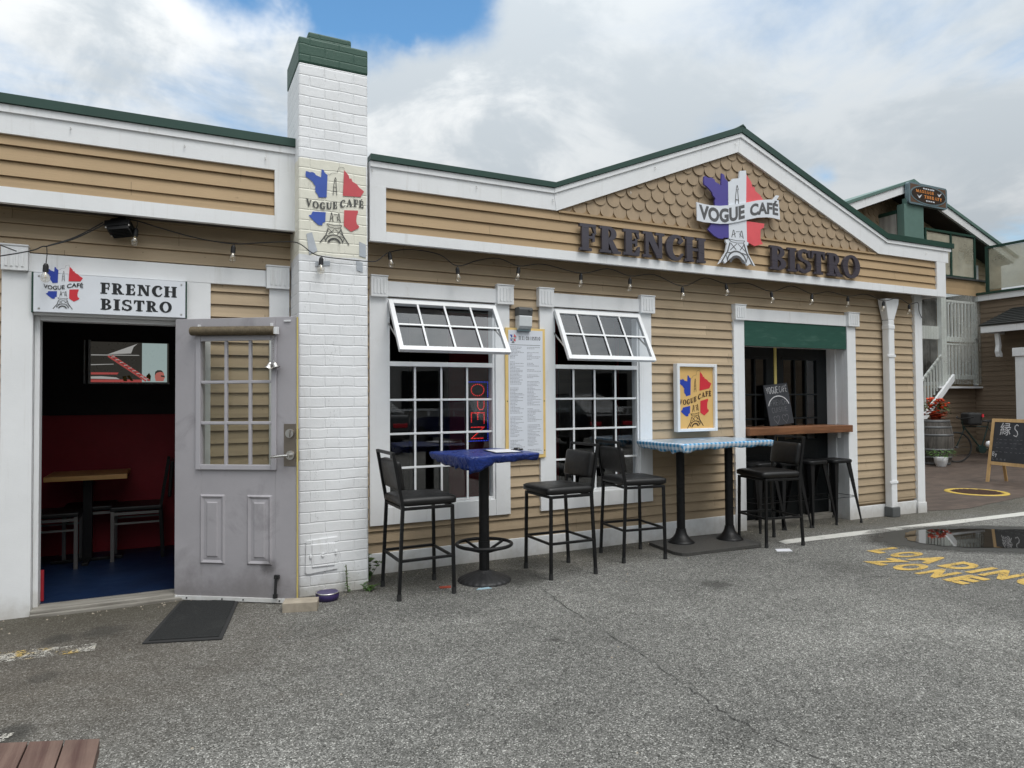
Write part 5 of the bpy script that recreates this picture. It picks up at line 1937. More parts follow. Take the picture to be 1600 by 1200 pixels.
# ================================================================== FURNITURE
def make_stool():
    root = thing('bar_stool', '', 'bar stool', (0, 0, 0), group='black padded bar stools in front of the cafe', local=True)
    hx, hy = .197, .213
    f = .030
    for sx in (-1, 1):
        for sy in (-1, 1):
            mb = MB()
            ft = Vector((sx * hx + (-.004 if sx > 0 else -.024), sy * hy, .03))
            if sx > 0:
                tp = Vector((hx - .012, sy * (hy - .006), .645))
                mb.bar(ft, tp, .024, .024)
            else:
                k1 = Vector((-hx + .006, sy * (hy - .006), .66))
                tp = Vector((-hx - .064, sy * (hy - .010), 1.045))
                mb.bar(ft, k1, .024, .024)
                mb.bar(k1 - Vector((0, 0, .012)), tp, .023, .0235)
            lg = obj('leg', mb, 'black_metal', root, bev=.003, local=True)
            mb = MB()
            mb.cyl((ft.x, ft.y, 0), (ft.x, ft.y, .045), .0185, .017, 12)
            obj('rubber_foot', mb, 'rubber', lg, local=True)
    mb = MB()
    z = .275
    mb.bar((-hx - .012, -hy, z), (hx - .012, -hy, z + .002), .020)
    mb.bar((-hx - .012, hy, z), (hx - .012, hy, z + .002), .020)
    mb.bar((hx - .010, -hy, z - .002), (hx - .010, hy, z - .002), .019)
    mb.bar((-hx - .012, -hy, z - .002), (-hx - .012, hy, z - .002), .019)
    obj('footrest', mb, 'black_metal', root, bev=.003, local=True)
    mb = MB()
    z = .640
    for sy in (-1, 1):
        mb.bar((-hx, sy * (hy - .006), z), (hx - .001, sy * (hy - .006), z), .022)
    for sx in (-1, 1):
        mb.bar((sx * (hx - .01), -hy + .006, z + .001), (sx * (hx - .01), hy - .006, z + .001), .020)
    obj('seat_frame', mb, 'black_metal', root, bev=.003, local=True)
    # padded seat: rounded pillow
    mb = MB()
    n = 14
    def pillow(fn, ex, ey, th, edge, crown):
        idx = []
        for face in (1, -1):
            grid = []
            for i in range(n + 1):
                r = []
                for j in range(n + 1):
                    u, v = -1 + 2 * i / n, -1 + 2 * j / n
                    uu, vv = math.copysign(abs(u) ** .75, u), math.copysign(abs(v) ** .75, v)
                    e = max(abs(uu), abs(vv))
                    bul = (1 - uu ** 6) ** .4 * (1 - vv ** 6) ** .4 if e < 1 else 0
                    h = edge * (1 if face > 0 else -1) * .5 + (th - edge) * .5 * face * bul + (crown * (1 - uu * uu) * (1 - vv * vv) if face > 0 else 0)
                    cor = 1 - .045 * (abs(uu) * abs(vv)) ** 6
                    r.append(len(mb.v))
                    mb.v.append(fn(uu * ex * cor, vv * ey * cor, h))
                grid.append(r)
            for i in range(n):
                for j in range(n):
                    q = [grid[i][j], grid[i + 1][j], grid[i + 1][j + 1], grid[i][j + 1]]
                    mb.f.append(q if face > 0 else q[::-1])
                    mb.m.append(0)
                    mb.s.append(True)
            idx.append(grid)
        A, Bq = idx
        rim = [(i, 0) for i in range(n)] + [(n, j) for j in range(n)] + [(i, n) for i in range(n, 0, -1)] + [(0, j) for j in range(n, 0, -1)]
        for (a, b), (c, d) in zip(rim, rim[1:] + rim[:1]):
            mb.f.append([Bq[a][b], Bq[c][d], A[c][d], A[a][b]])
            mb.m.append(0)
            mb.s.append(True)
    pillow(lambda a, b, h: (a + .006, b, .686 + h), .217, .222, .068, .040, .006)
    obj('seat', mb, 'vinyl', root, local=True)
    mb = MB()
    tl = Vector((-.064, 0, .385)).normalized()
    nm = Vector((tl.z, 0, -tl.x))
    c0 = Vector((-hx - .026, 0, .875))
    pillow(lambda a, b, h: tuple(c0 + tl * a + Vector((0, b, 0)) + nm * (h + .016)), .108, .206, .055, .030, .004)
    obj('backrest', mb, 'vinyl', root, local=True)
    mb = MB()
    mb.bar((-hx - .064, -hy + .012, 1.036), (-hx - .064, hy - .012, 1.036), .022)
    obj('top_rail', mb, 'black_metal', root, bev=.003, local=True)
    return root


stool_specs = [((1.650, 4.915), 0, 'black padded bar stool left of the blue covered table, its back to the chimney'),
               ((2.846, 4.905), 180, 'black padded bar stool facing the blue covered table from its right'),
               ((3.722, 5.066), -6.5, 'black padded bar stool facing the gingham covered table from its left'),
               ((5.256, 4.935), 170.5, 'black padded bar stool facing the gingham covered table from its right')]
proto = make_stool()
for i, ((x, y), a, lab) in enumerate(stool_specs):
    o = proto if i == 0 else copy_tree(proto)
    o.location = (x, y, gz(x))
    o.rotation_euler = (0, 0, R(a))
    o['label'] = lab


def cloth(name, label, c, rot, hx, hy, z, drop, matname, seed, wrinkle=.004, corner=.03):
    """table cover: flat top, rounded edge, wavy skirt"""
    rs = random.Random(seed)
    ph = [rs.uniform(0, 6.28) for _ in range(8)]
    per = []
    N = 34
    for k in range(4):
        for i in range(N):
            t = -1 + 2 * i / N
            if k == 0:
                per.append((t * hx, -hy))
            elif k == 1:
                per.append((hx, t * hy))
            elif k == 2:
                per.append((-t * hx, hy))
            else:
                per.append((-hx, -t * hy))
    P = []
    for (x, y) in per:
        cx_, cy_ = max(-hx + corner, min(hx - corner, x)), max(-hy + corner, min(hy - corner, y))
        d = Vector((x - cx_, y - cy_))
        if abs(abs(x) - hx) < corner + 1e-6 and abs(abs(y) - hy) < corner + 1e-6 or (abs(x) > hx - corner and abs(y) > hy - corner):
            dd_ = d.normalized() * corner
            x, y = cx_ + dd_.x, cy_ + dd_.y
        P.append((x, y))
    mb = MB()
    n = len(P)
    rows = []
    for f in (0, .25, .5, .75, .93, .985):
        r = []
        for i, (x, y) in enumerate(P):
            zz = z + wrinkle * (math.sin(x * f * 23 + ph[0]) * math.sin(y * f * 19 + ph[1])) * .5
            r.append(((x * f, y * f, zz), (x * f, y * f)))
        rows.append(r)
    L = 0.0
    arc_s = [0.0]
    for i in range(1, n):
        L += math.hypot(P[i][0] - P[i - 1][0], P[i][1] - P[i - 1][1])
        arc_s.append(L)
    for k, f in enumerate((0.0, .12, .3, .55, .8, 1.0)):
        r = []
        for i, (x, y) in enumerate(P):
            s_ = arc_s[i]
            D_ = drop(x / hx, y / hy) * (1 + .09 * math.sin(s_ * 17 + ph[2]) + .06 * math.sin(s_ * 41 + ph[3]))
            d = Vector((x, y)).normalized()
            if abs(x) / hx > abs(y) / hy:
                nx = Vector((math.copysign(1, x), 0))
            else:
                nx = Vector((0, math.copysign(1, y)))
            off = .006 + f * f * (.006 * math.sin(s_ * 31 + ph[4]) + .004 * math.sin(s_ * 83 + ph[5]) - .020)
            if k == 0:
                off = .004
            zz = z - .004 - f * D_
            # unrolled cloth coordinates
            uvx = x + nx.x * f * D_
            uvy = y + nx.y * f * D_
            r.append(((x + nx.x * off, y + nx.y * off, zz), (uvx, uvy)))
        rows.append(r)
    for r in rows:
        for (v, uv) in r:
            mb.uv[len(mb.v)] = uv
            mb.v.append(v)
    for a in range(len(rows) - 1):
        for i in range(n):
            j = (i + 1) % n
            mb.f.append([a * n + i, (a + 1) * n + i, (a + 1) * n + j, a * n + j])
            mb.m.append(0)
            mb.s.append(True)
    o = obj(name, mb, matname, None, loc=(c[0], c[1], 0), rot=(0, 0, rot))
    so = o.modifiers.new('thick', 'SOLIDIFY')
    so.thickness = .002
    so.offset = 1
    return tag(o, label, 'tablecloth')


# blue covered table
BC = (2.185, 4.925)
S = thing('pedestal_table', 'tall black pedestal table with ring footrest under the blue plastic cover', 'table', (BC[0], BC[1], 0))
mb = MB()
mb.box(-.30, .30, -.30, .30, .965, .992)
o = obj('tabletop', mb, 'black_board', S, bev=.004, local=True, rot=(0, 0, R(8)))
mb = MB()
mb.lathe([(.205, 0), (.205, .012), (.19, .024), (.14, .045), (.085, .066), (.055, .078), (.048, .085)], BC[0], BC[1], 0, 96, 0, .022, 24)
obj('base', mb, 'iron', S)
mb = MB()
mb.cyl((BC[0], BC[1], .07), (BC[0], BC[1], .965), .040, n=28)
mb.cyl((BC[0], BC[1], .94), (BC[0], BC[1], .966), .10, n=20)
mb.cyl((BC[0], BC[1], .255), (BC[0], BC[1], .31), .045, n=28)
obj('column', mb, 'black_metal', S)
mb = MB()
mb.tube([(BC[0] + .215 * math.cos(2 * math.pi * k / 40), BC[1] + .215 * math.sin(2 * math.pi * k / 40), .285) for k in range(40)], .0135, 10, closed=True)
for k in range(4):
    a = R(20 + 90 * k)
    mb.bar((BC[0] + .04 * math.cos(a), BC[1] + .04 * math.sin(a), .225), (BC[0] + .212 * math.cos(a), BC[1] + .212 * math.sin(a), .282), .016)
obj('foot_ring', mb, 'black_metal', S)


def drop_blue(x, y):
    d = .050
    if x < -.2 and y < .6:
        d += .050 * sst(-.2, -1, x) * (1 if y < -.2 else .6)
    if y < -.9 and x < -.3:
        d += .022
    if x > .9:
        d += .004
    return d


cloth('blue_tablecloth', 'wrinkled dark blue plastic cover over the tall table by the left window', (BC[0], BC[1]), R(8), .318, .318, 1.002, drop_blue, 'cloth_blue', 3, .005)
# clipboard and keys on the blue table
S = thing('clipboard', 'dark clipboard holding a sheet of paper on the blue tablecloth', 'clipboard', (2.33, 4.88, 1.004), R(-8), local=True)
mb = MB()
mb.box(-.115, .115, -.16, .16, .002, .006)
obj('board', mb, 'black_board', S, bev=.001, local=True)
mb = MB()
mb.box(-.10, .10, -.15, .145, .0065, .008)
obj('sheet', mb, 'paper', S, local=True)
S = thing('key_bunch', 'small bunch of black keys on the blue tablecloth beside the clipboard', 'keys', (2.475, 4.90, 1.006), local=True)
mb = MB()
mb.tube([(.02 * math.cos(a * .6), .02 * math.sin(a * .6), .006 + .001 * a) for a in range(11)], .002, 6)
obj('ring', mb, 'steel', S, local=True)
mb = MB()
mb.box(-.03, .012, -.018, .018, .004, .022)
mb.box(-.05, -.0, .02, .03, .002, .012)
mb.box(.0, .035, -.026, .002, .002, .016)
obj('key_fob', mb, 'rubber', S, bev=.004, local=True)

# gingham table, two columns on a board
GX, GY = 4.64, 5.145
S = thing('double_pedestal_table', 'tall table on two black columns under the blue gingham cover', 'table', (GX, GY, 0))
mb = MB()
mb.box(4.10, 5.18, 4.82, 5.47, .97, .998)
obj('tabletop', mb, 'black_board', S, bev=.003)
for (x, y) in ((4.392, 5.215), (4.915, 5.115)):
    mb = MB()
    mb.cyl((x, y, .10), (x, y, .97), .040, n=24)
    c = obj('column', mb, 'black_metal', S)
    mb = MB()
    mb.lathe([(.128, .028), (.128, .036), (.112, .050), (.080, .075), (.058, .105), (.047, .145), (.045, .16)], x, y, 0, 36)
    obj('bell_base', mb, 'black_metal', c)
mb = MB()
mb.prism([(4.12, 5.36), (4.06, 4.92), (4.085, 4.84), (4.13, 4.815), (4.985, 4.785), (5.05, 4.84), (5.09, 5.34)], lambda a, b, d: (a, b, .028 - d), 0, .026)
obj('floor_board', mb, 'wet', S, bev=.003)
cloth('gingham_tablecloth', 'blue and white gingham vinyl cover on the tall two column table', (GX, GY), R(.4), .570, .340, 1.006, lambda x, y: .052 + (.022 * sst(-.3, -1, x) if y < -.5 else 0) + (.03 * sst(.75, 1.0, -x) * (1 - abs(y))), 'gingham', 8, .003)

# backless metal stools under the bar shelf
def make_tolix():
    root = thing('metal_stool', '', 'metal stool', (0, 0, 0), group='backless black metal stools under the bar shelf', local=True)
    mb = MB()
    n = 24
    def rr(h, r):
        out = []
        for q in range(4):
            for i in range(7):
                a = R(90 * q + 90 * i / 6)
                sx, sy = (1, 1, -1, -1)[q], (1, -1, -1, 1)[q]
        return out
    def rounded(hw, r, z):
        out = []
        for (cx, cy, a0) in ((hw - r, hw - r, 0), (-hw + r, hw - r, 90), (-hw + r, -hw + r, 180), (hw - r, -hw + r, 270)):
            for i in range(6):
                a = R(a0 + 90 * i / 5)
                out.append((cx + r * math.cos(a), cy + r * math.sin(a), z))
        return out
    rings = [rounded(.148, .05, .690), rounded(.154, .055, .712), rounded(.150, .055, .726), rounded(.140, .05, .730), rounded(.125, .045, .724)]
    k = len(rings[0])
    vs = [v for r in rings for v in r]
    fs = [(a * k + i, a * k + (i + 1) % k, (a + 1) * k + (i + 1) % k, (a + 1) * k + i) for a in range(4) for i in range(k)]
    fs.append(tuple(range(4 * k, 5 * k)))
    mb.add(vs, fs, 0, True)
    mb.box(-.035, .035, -.008, .008, .7245, .7275, 1)
    obj('seat', mb, ['black_metal', 'rubber'], root, local=True)
    for sx in (-1, 1):
        for sy in (-1, 1):
            mb = MB()
            a = Vector((sx * .205, sy * .205, .02))
            b = Vector((sx * .128, sy * .128, .70))
            vs = []
            for p, w in ((a, .018), (b, .062)):
                ex = Vector((-sx * w, 0, 0))
                ey = Vector((0, -sy * w, 0))
                t = .006
                vs += [p + ey, p, p + ex, p + ex + Vector((0, -sy * t, 0)), p + Vector((-sx * t, -sy * t, 0)), p + ey + Vector((-sx * t, 0, 0))]
            fs = [(i, (i + 1) % 6, 6 + (i + 1) % 6, 6 + i) for i in range(6)] + [tuple(range(6)), tuple(range(11, 5, -1))]
            if sx * sy < 0:
                fs = [f[::-1] for f in fs]
            mb.add(vs, fs)
            lg = obj('leg', mb, 'black_metal', root, local=True)
            mb = MB()
            mb.cyl((a.x - sx * .008, a.y - sy * .008, 0), (a.x - sx * .008, a.y - sy * .008, .028), .015, .013, 10)
            obj('rubber_foot', mb, 'rubber', lg, local=True)
    mb = MB()
    h = .168
    mb.bar((-h, -h, .30), (h, -h, .30), .018, .005)
    mb.bar((-h, h, .30), (h, h, .30), .018, .005)
    mb.bar((-h, -h, .305), (-h, h, .305), .018, .005)
    mb.bar((h, -h, .305), (h, h, .305), .018, .005)
    obj('footrest', mb, 'black_metal', root, local=True)
    return root


tx = [(5.715, 5.515, 3, 'backless black metal stool leftmost under the bar shelf, behind the padded stool'),
      (6.115, 5.530, -4, 'backless black metal stool second from the left under the bar shelf'),
      (6.520, 5.520, 2, 'backless black metal stool third from the left under the bar shelf'),
      (6.925, 5.515, -2, 'backless black metal stool rightmost under the bar shelf, standing against the white casing')]
tp_ = make_tolix()
for i, (x, y, a, lab) in enumerate(tx):
    o = tp_ if i == 0 else copy_tree(tp_)
    o.location = (x, y, gz(x))
    o.rotation_euler = (0, 0, R(a))
    o['label'] = lab

# chalkboard on the bar shelf
S = thing('chalkboard', 'small black chalkboard with VOGUE CAFÉ and two hearts leaning on the bar shelf', 'chalkboard', (6.30, 5.69, 1.088), 0, local=True)
CT = Matrix.Rotation(R(-7), 4, 'X') @ Matrix.Rotation(R(-5), 4, 'Y')
def cfn(a, b, d):
    return tuple(CT @ Vector((a, d, b)))
mb = MB()
mb.prism(r_(-.192, 0.015, .192, .49), cfn, 0, .012)
obj('board', mb, 'chalkboard', S, local=True, bev=.002)
mb = MB()
rs = random.Random(11)
chalk_line(mb, 'VOGUE', -.16, .385, .075, .040, cfn, -.001, 0, .0055, 1.0, rs)
chalk_line(mb, 'CAFÉ', .045, .390, .068, .036, cfn, -.001, 0, .004, .95, rs)
mb.ribbon(arc(.0, .21, .17, .14, 165, 15, 16), .010, cfn, -.0012, 0)
chalk_line(mb, 'FRENCH', -.13, .245, .06, .048, cfn, -.001, 1, .004, .95, rs)
chalk_line(mb, 'CUISINE', -.125, .165, .055, .048, cfn, -.001, 1, .004, .9, rs)
for hx_, s_ in ((-.07, .055), (.07, .06)):
    heart = [(hx_ + s_ * .85 * math.sin(t) ** 3, .085 + s_ * .06 * (13 * math.cos(t) - 5 * math.cos(2 * t) - 2 * math.cos(3 * t) - math.cos(4 * t))) for t in [2 * math.pi * i / 24 for i in range(25)]]
    mb.ribbon(heart, .004, cfn, -.001, 1)
obj('chalk_writing', mb, ['chalk', 'chalk_faint'], S, local=True)

# ---- inside the left doorway
S = thing('cafe_table', 'small honey wood cafe table on a black pedestal inside the dark doorway', 'table', (-.60, 6.95, .045))
mb = MB()
mb.box(-.955, -.355, 6.72, 7.26, .762, .802)
obj('tabletop', mb, 'table_wood', S, bev=.003)
mb = MB()
mb.box(-.70, -.63, 6.93, 7.0, .06, .755)
mb.box(-.93, -.40, 6.94, 6.99, .046, .07)
mb.box(-.69, -.64, 6.75, 7.18, .0455, .0695)
obj('pedestal', mb, 'black_metal', S, bev=.003)


def make_chair(tall):
    root = thing('dining_chair', '', 'chair', (0, 0, 0), group='black metal dining chairs at the inside table', local=True)
    mb = MB()
    mb.box(-.20, .20, -.20, .20, .425, .465)
    obj('seat', mb, 'vinyl', root, bev=.012, local=True)
    for sx in (-1, 1):
        for sy in (-1, 1):
            mb = MB()
            if sx > 0:
                mb.bar((.18, sy * .18, 0), (.18, sy * .18, .43), .028)
            else:
                mb.bar((-.205, sy * .18, 0), (-.185, sy * .18, .43), .026)
                mb.bar((-.185, sy * .18, .42), (-.25, sy * .18, .86), .026)
            obj('leg', mb, 'dark_steel' if sx > 0 else 'black_metal', root, local=True)
    mb = MB()
    for sy in (-1, 1):
        mb.bar((-.19, sy * .18, .405), (.18, sy * .18, .405), .024)
        mb.bar((-.19, sy * .18, .32), (.18, sy * .18, .32), .016)
    mb.bar((.18, -.18, .404), (.18, .18, .404), .022)
    obj('rail', mb, 'dark_steel', root, local=True)
    mb = MB()
    mb.box(-.235, -.205, -.19, .19, .54, .86)
    obj('backrest', mb, 'vinyl', root, bev=.01, local=True, rot=(0, R(-4), 0))
    return root


cp_ = make_chair(True)
cp_.location = (-.29, 7.0, .045)
cp_.rotation_euler = (0, 0, R(180))
cp_['label'] = 'black chair at the right end of the table inside the doorway'
c2 = copy_tree(cp_)
c2.location = (-.90, 6.85, .045)
c2.rotation_euler = (0, 0, 0)
c2['label'] = 'black chair with steel legs at the left end of the table inside the doorway'
c3 = copy_tree(cp_)
c3.location = (-.66, 7.16, .045)
c3.rotation_euler = (0, 0, R(-90))
c3['label'] = 'black chair whose back rises behind the table inside the doorway'
# mirror on the dark inside wall: glowing reflection painted in, ladder and man's head
S = thing('wall_mirror', 'wide mirror with painted glowing reflection of a red ladder and man inside the dark doorway', 'mirror', (-.36, 7.3, 1.77))
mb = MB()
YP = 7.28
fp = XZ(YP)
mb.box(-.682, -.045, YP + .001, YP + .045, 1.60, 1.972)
obj('mirror_back', mb, 'refl_dark', S)
mb = MB()
mb.box(-.70, -.683, YP - .01, YP + .046, 1.585, 1.985)
mb.box(-.683, -.04, YP - .012, YP + .046, 1.585, 1.60)
mb.box(-.735, -.725, YP - .01, YP + .046, 1.585, 1.985)
obj('mirror_frame', mb, 'lens', S)
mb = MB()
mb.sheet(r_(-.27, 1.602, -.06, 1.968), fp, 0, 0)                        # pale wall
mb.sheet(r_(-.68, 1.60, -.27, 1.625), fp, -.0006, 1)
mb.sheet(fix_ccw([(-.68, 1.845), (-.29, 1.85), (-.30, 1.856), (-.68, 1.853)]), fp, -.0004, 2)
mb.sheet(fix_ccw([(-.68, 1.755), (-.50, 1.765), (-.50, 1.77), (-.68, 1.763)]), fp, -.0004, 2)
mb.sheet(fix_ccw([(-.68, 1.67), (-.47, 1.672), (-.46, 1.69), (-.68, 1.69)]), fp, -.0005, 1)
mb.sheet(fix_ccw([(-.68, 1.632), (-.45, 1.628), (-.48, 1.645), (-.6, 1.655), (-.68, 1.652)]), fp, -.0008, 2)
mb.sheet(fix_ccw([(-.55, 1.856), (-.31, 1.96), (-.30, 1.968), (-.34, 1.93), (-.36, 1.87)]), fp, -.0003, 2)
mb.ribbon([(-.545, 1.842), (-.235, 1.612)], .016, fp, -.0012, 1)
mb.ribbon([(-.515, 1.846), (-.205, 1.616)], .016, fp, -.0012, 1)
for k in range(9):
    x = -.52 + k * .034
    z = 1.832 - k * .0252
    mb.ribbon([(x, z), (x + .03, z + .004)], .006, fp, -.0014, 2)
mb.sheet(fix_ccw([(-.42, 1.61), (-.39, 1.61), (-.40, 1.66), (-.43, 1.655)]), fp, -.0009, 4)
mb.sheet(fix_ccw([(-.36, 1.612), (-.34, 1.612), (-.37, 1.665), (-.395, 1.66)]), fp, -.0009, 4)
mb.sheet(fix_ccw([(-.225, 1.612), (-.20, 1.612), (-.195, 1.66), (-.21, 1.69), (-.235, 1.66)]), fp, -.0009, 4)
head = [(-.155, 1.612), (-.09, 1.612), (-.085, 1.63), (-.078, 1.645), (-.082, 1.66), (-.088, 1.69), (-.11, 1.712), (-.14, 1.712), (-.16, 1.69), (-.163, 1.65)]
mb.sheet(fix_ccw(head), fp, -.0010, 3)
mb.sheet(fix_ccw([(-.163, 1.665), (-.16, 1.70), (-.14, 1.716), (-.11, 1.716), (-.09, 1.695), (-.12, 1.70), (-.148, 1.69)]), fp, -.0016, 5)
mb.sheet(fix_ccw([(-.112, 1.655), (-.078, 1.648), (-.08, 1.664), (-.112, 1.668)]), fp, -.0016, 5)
obj('painted_reflection', mb, ['refl_teal', 'refl_red', 'refl_light', 'refl_skin', 'yellow', 'refl_dark'], S)

# ================================================================== SMALL THINGS ON THE GROUND
def quad_slab(mb, q, z0, z1, mi=0):
    mb.prism(fix_ccw(q), lambda a, b, d: (a, b, z1 - d), 0, z1 - z0, mi)


S = thing('doormat', 'black rubber edged doormat lying half under the open grey door', 'doormat', (.13, 4.9, 0))
mb = MB()
quad_slab(mb, [(.045, 5.40), (.425, 5.27), (.262, 4.43), (-.161, 4.566)], .001, .008)
obj('mat_border', mb, 'mat_edge', S)
mb = MB()
quad_slab(mb, [(.060, 5.37), (.400, 5.25), (.246, 4.475), (-.128, 4.590)], .0085, .012)
obj('mat_pile', mb, 'mat_rubber', S)
mb = MB()
quad_slab(mb, [(.652, 4.80), (.868, 4.735), (.905, 4.86), (.690, 4.925)], .001, .060)
tag(obj('wedge_block', mb, 'concrete', bev=.006), 'rough tan block wedged against the foot of the open grey door', 'block')
mb = MB()
mb.lathe([(.058, .0), (.075, .004), (.082, .03), (.080, .052), (.077, .054)], .985, 4.975, 0, 32, 0)
mb.lathe([(.084, .0535), (.084, .058), (.077, .059), (.062, .022), (.05, .014), (.0001, .013)], .985, 4.975, 0, 32, 1)
tag(obj('pet_bowl', mb, ['purple', 'steel']), 'purple and steel pet bowl on the ground at the chimney foot', 'pet bowl')
# litter
mb = MB()
quad_slab(mb, [(1.795, 4.865), (1.875, 4.845), (1.89, 4.89), (1.80, 4.905)], .001, .006)
tag(obj('wrapper', mb, 'terracotta'), 'crumpled orange wrapper on the asphalt under the leftmost bar stool', 'litter')
mb = MB()
quad_slab(mb, [(2.02, 4.70), (2.14, 4.685), (2.13, 4.725), (2.05, 4.73)], .001, .004)
M['paper_blue'] = mat('pale_blue_paper', (0.35, 0.5, 0.58), 0.6)
tag(obj('paper_scrap', mb, 'paper_blue'), 'pale blue paper scrap beside the round iron table base', 'litter', 'paper scraps on the asphalt')
mb = MB()
quad_slab(mb, [(5.00, 4.60), (5.13, 4.54), (5.19, 4.63), (5.06, 4.68)], gz(5.1) + .001, gz(5.1) + .004)
tag(obj('paper_scrap', mb, 'paper'), 'white paper scrap by the end of the painted white line', 'litter', 'paper scraps on the asphalt')
mb = MB()
for i in range(330):
    x, y = rnd.uniform(-1, 8.3), 5.47 - abs(rnd.gauss(0, .09 if i < 240 else 1.7))
    if y < 1.6:
        continue
    if .8 < x < 1.34:
        y -= .38
    s_ = rnd.uniform(.003, .009)
    z = gz(x)
    a = rnd.uniform(0, 6)
    mb.add([(x + s_ * math.cos(a + k * 1.57), y + s_ * math.sin(a + k * 1.57), z + .001) for k in range(4)] + [(x, y, z + s_)], [(0, 1, 4), (1, 2, 4), (2, 3, 4), (3, 0, 4)])
o = obj('loose_gravel', mb, 'concrete')
o['kind'] = 'stuff'


def leaf(mb, p, d, L, w, mi=0, droop=.3):
    d = Vector(d).normalized()
    sd = d.cross(Vector((0, 0, 1)))
    if sd.length < .1:
        sd = Vector((1, 0, 0))
    sd.normalize()
    p = Vector(p)
    up_ = Vector((0, 0, 1))
    a = p + d * L * .35 + up_ * L * .06
    b = p + d * L * .7 + up_ * (-L * droop * .3)
    e = p + d * L + up_ * (-L * droop)
    mb.add([p, a - sd * w * .5, a + sd * w * .5, b - sd * w * .42, b + sd * w * .42, e], [(0, 1, 2), (1, 3, 4, 2), (3, 5, 4)], mi, True)


def weed(name, label, base, h, nst, nl, L, w, seed, spread=.08, cat='weed'):
    rs = random.Random(seed)
    S = thing(name, label, cat, base, group='weeds at the chimney foot')
    ms, ml = MB(), MB()
    for k in range(nst):
        a = rs.uniform(0, 6.28)
        tip = Vector(base) + Vector((spread * math.cos(a) * rs.random(), spread * math.sin(a) * rs.random() - .01, h * rs.uniform(.6, 1)))
        md = (Vector(base) + tip) / 2 + Vector((rs.uniform(-.015, .015), rs.uniform(-.015, .015), 0))
        path = [Vector(base), md, tip]
        ms.tube(path, .0022, 5)
        for i in range(nl):
            t = rs.uniform(.08, 1)
            p = path[0].lerp(md, t * 2) if t < .5 else md.lerp(tip, t * 2 - 1)
            b = rs.uniform(0, 6.28)
            leaf(ml, p, (math.cos(b), math.sin(b), rs.uniform(-.1, .6)), L * rs.uniform(.6, 1.15), w * rs.uniform(.7, 1.2))
    obj('stem', ms, 'stem', S)
    obj('leaves', ml, 'leaf', S)


weed('leafy_weed', 'broad leaved green weed growing in the corner right of the chimney', (1.375, 5.36, 0), .23, 8, 11, .05, .042, 2, .10)
weed('tall_weed', 'thin tall weed with seed heads against the chimney front', (1.155, 5.085, 0), .22, 3, 9, .032, .010, 5, .045)
weed('low_weed', 'low small leaved weed at the right front corner of the chimney', (1.30, 5.07, 0), .055, 9, 9, .028, .018, 9, .09)

# bench corner nearest the camera
S = thing('plank_bench', 'corner of a low bench of peeling red brown planks at the near left', 'bench', (-.45, 1.9, 0))
lines = [(-.205, -.295), (-.300, -.388), (-.393, -.48), (-.485, -.572)]
for (a, b) in lines:
    mb = MB()
    xo = rnd.uniform(-.004, .004)
    quad_slab(mb, [(b + .015 * 0, 1.2), (a, 1.2), (a + .012, 2.375 + (a + .2) * -.40), (b + .012, 2.375 + (b + .2) * -.40)], .382, .420)
    obj('plank', mb, 'plank', S, bev=.006)
mb = MB()
mb.box(-.55, -.22, 2.20, 2.24, .33, .381)
obj('cross_rail', mb, 'plank', S)
for (x, y) in ((-.53, 2.22), (-.25, 2.22), (-.53, 1.3), (-.25, 1.3)):
    mb = MB()
    mb.box(x - .025, x + .025, y - .019, y + .019, 0, .329)
    obj('leg', mb, 'plank', S)

# ================================================================== YARD ON THE RIGHT
GZ = gz(20)
mb = MB()
n = 40
cx, cy = 11.10, 6.30
mb.lathe([(.0001, .010), (.33, .010), (.335, .008)], cx, cy, GZ + .002, n)
for k in range(9):
    x = -.28 + k * .07
    L = math.sqrt(max(.0, .31 ** 2 - x * x))
    mb.box(cx + x - .014, cx + x + .014, cy - L, cy + L, GZ + .012, GZ + .020)
S = thing('manhole_cover', 'rusty round drain cover with a yellow painted ring in the brick yard', 'manhole cover', (cx, cy, GZ))
obj('cover', mb, 'rust', S)
mb = MB()
mb.lathe([(.345, .004), (.35, .012), (.42, .012), (.425, .004)], cx, cy, GZ + .002, 48)
obj('painted_ring', mb, 'yellow', S)


def make_barrel():
    root = thing('barrel', '', 'barrel', (0, 0, 0), group='weathered oak barrels in the yard', local=True)
    H_ = .98
    prof = [(.285, 0)] + [(.285 + .075 * math.sin(math.pi * t) ** 1.1, H_ * t) for t in [i / 14 for i in range(1, 14)]] + [(.285, H_), (.268, H_), (.262, H_ - .03), (.0001, H_ - .03)]
    mb = MB()
    mb.lathe(prof, 0, 0, 0, 40, 0, .006, 20)
    obj('staves', mb, 'barrel', root, local=True)
    mb = MB()
    for t in (.03, .17, .34, .66, .83, .96):
        r = .285 + .075 * math.sin(math.pi * t) ** 1.1 + .006
        mb.lathe([(r - .004, -.022), (r, -.02), (r, .02), (r - .004, .022)], 0, 0, H_ * t, 40)
    obj('hoops', mb, 'hoop', root, local=True)
    return root


br = make_barrel()
br.location = (14.98, 9.35, GZ + .004)
br['label'] = 'weathered oak barrel with a pot of red flowers on top'
b2 = copy_tree(br)
b2.location = (14.55, 9.75, GZ + .004)
b2['label'] = 'weathered oak barrel half hidden behind the white corner board'

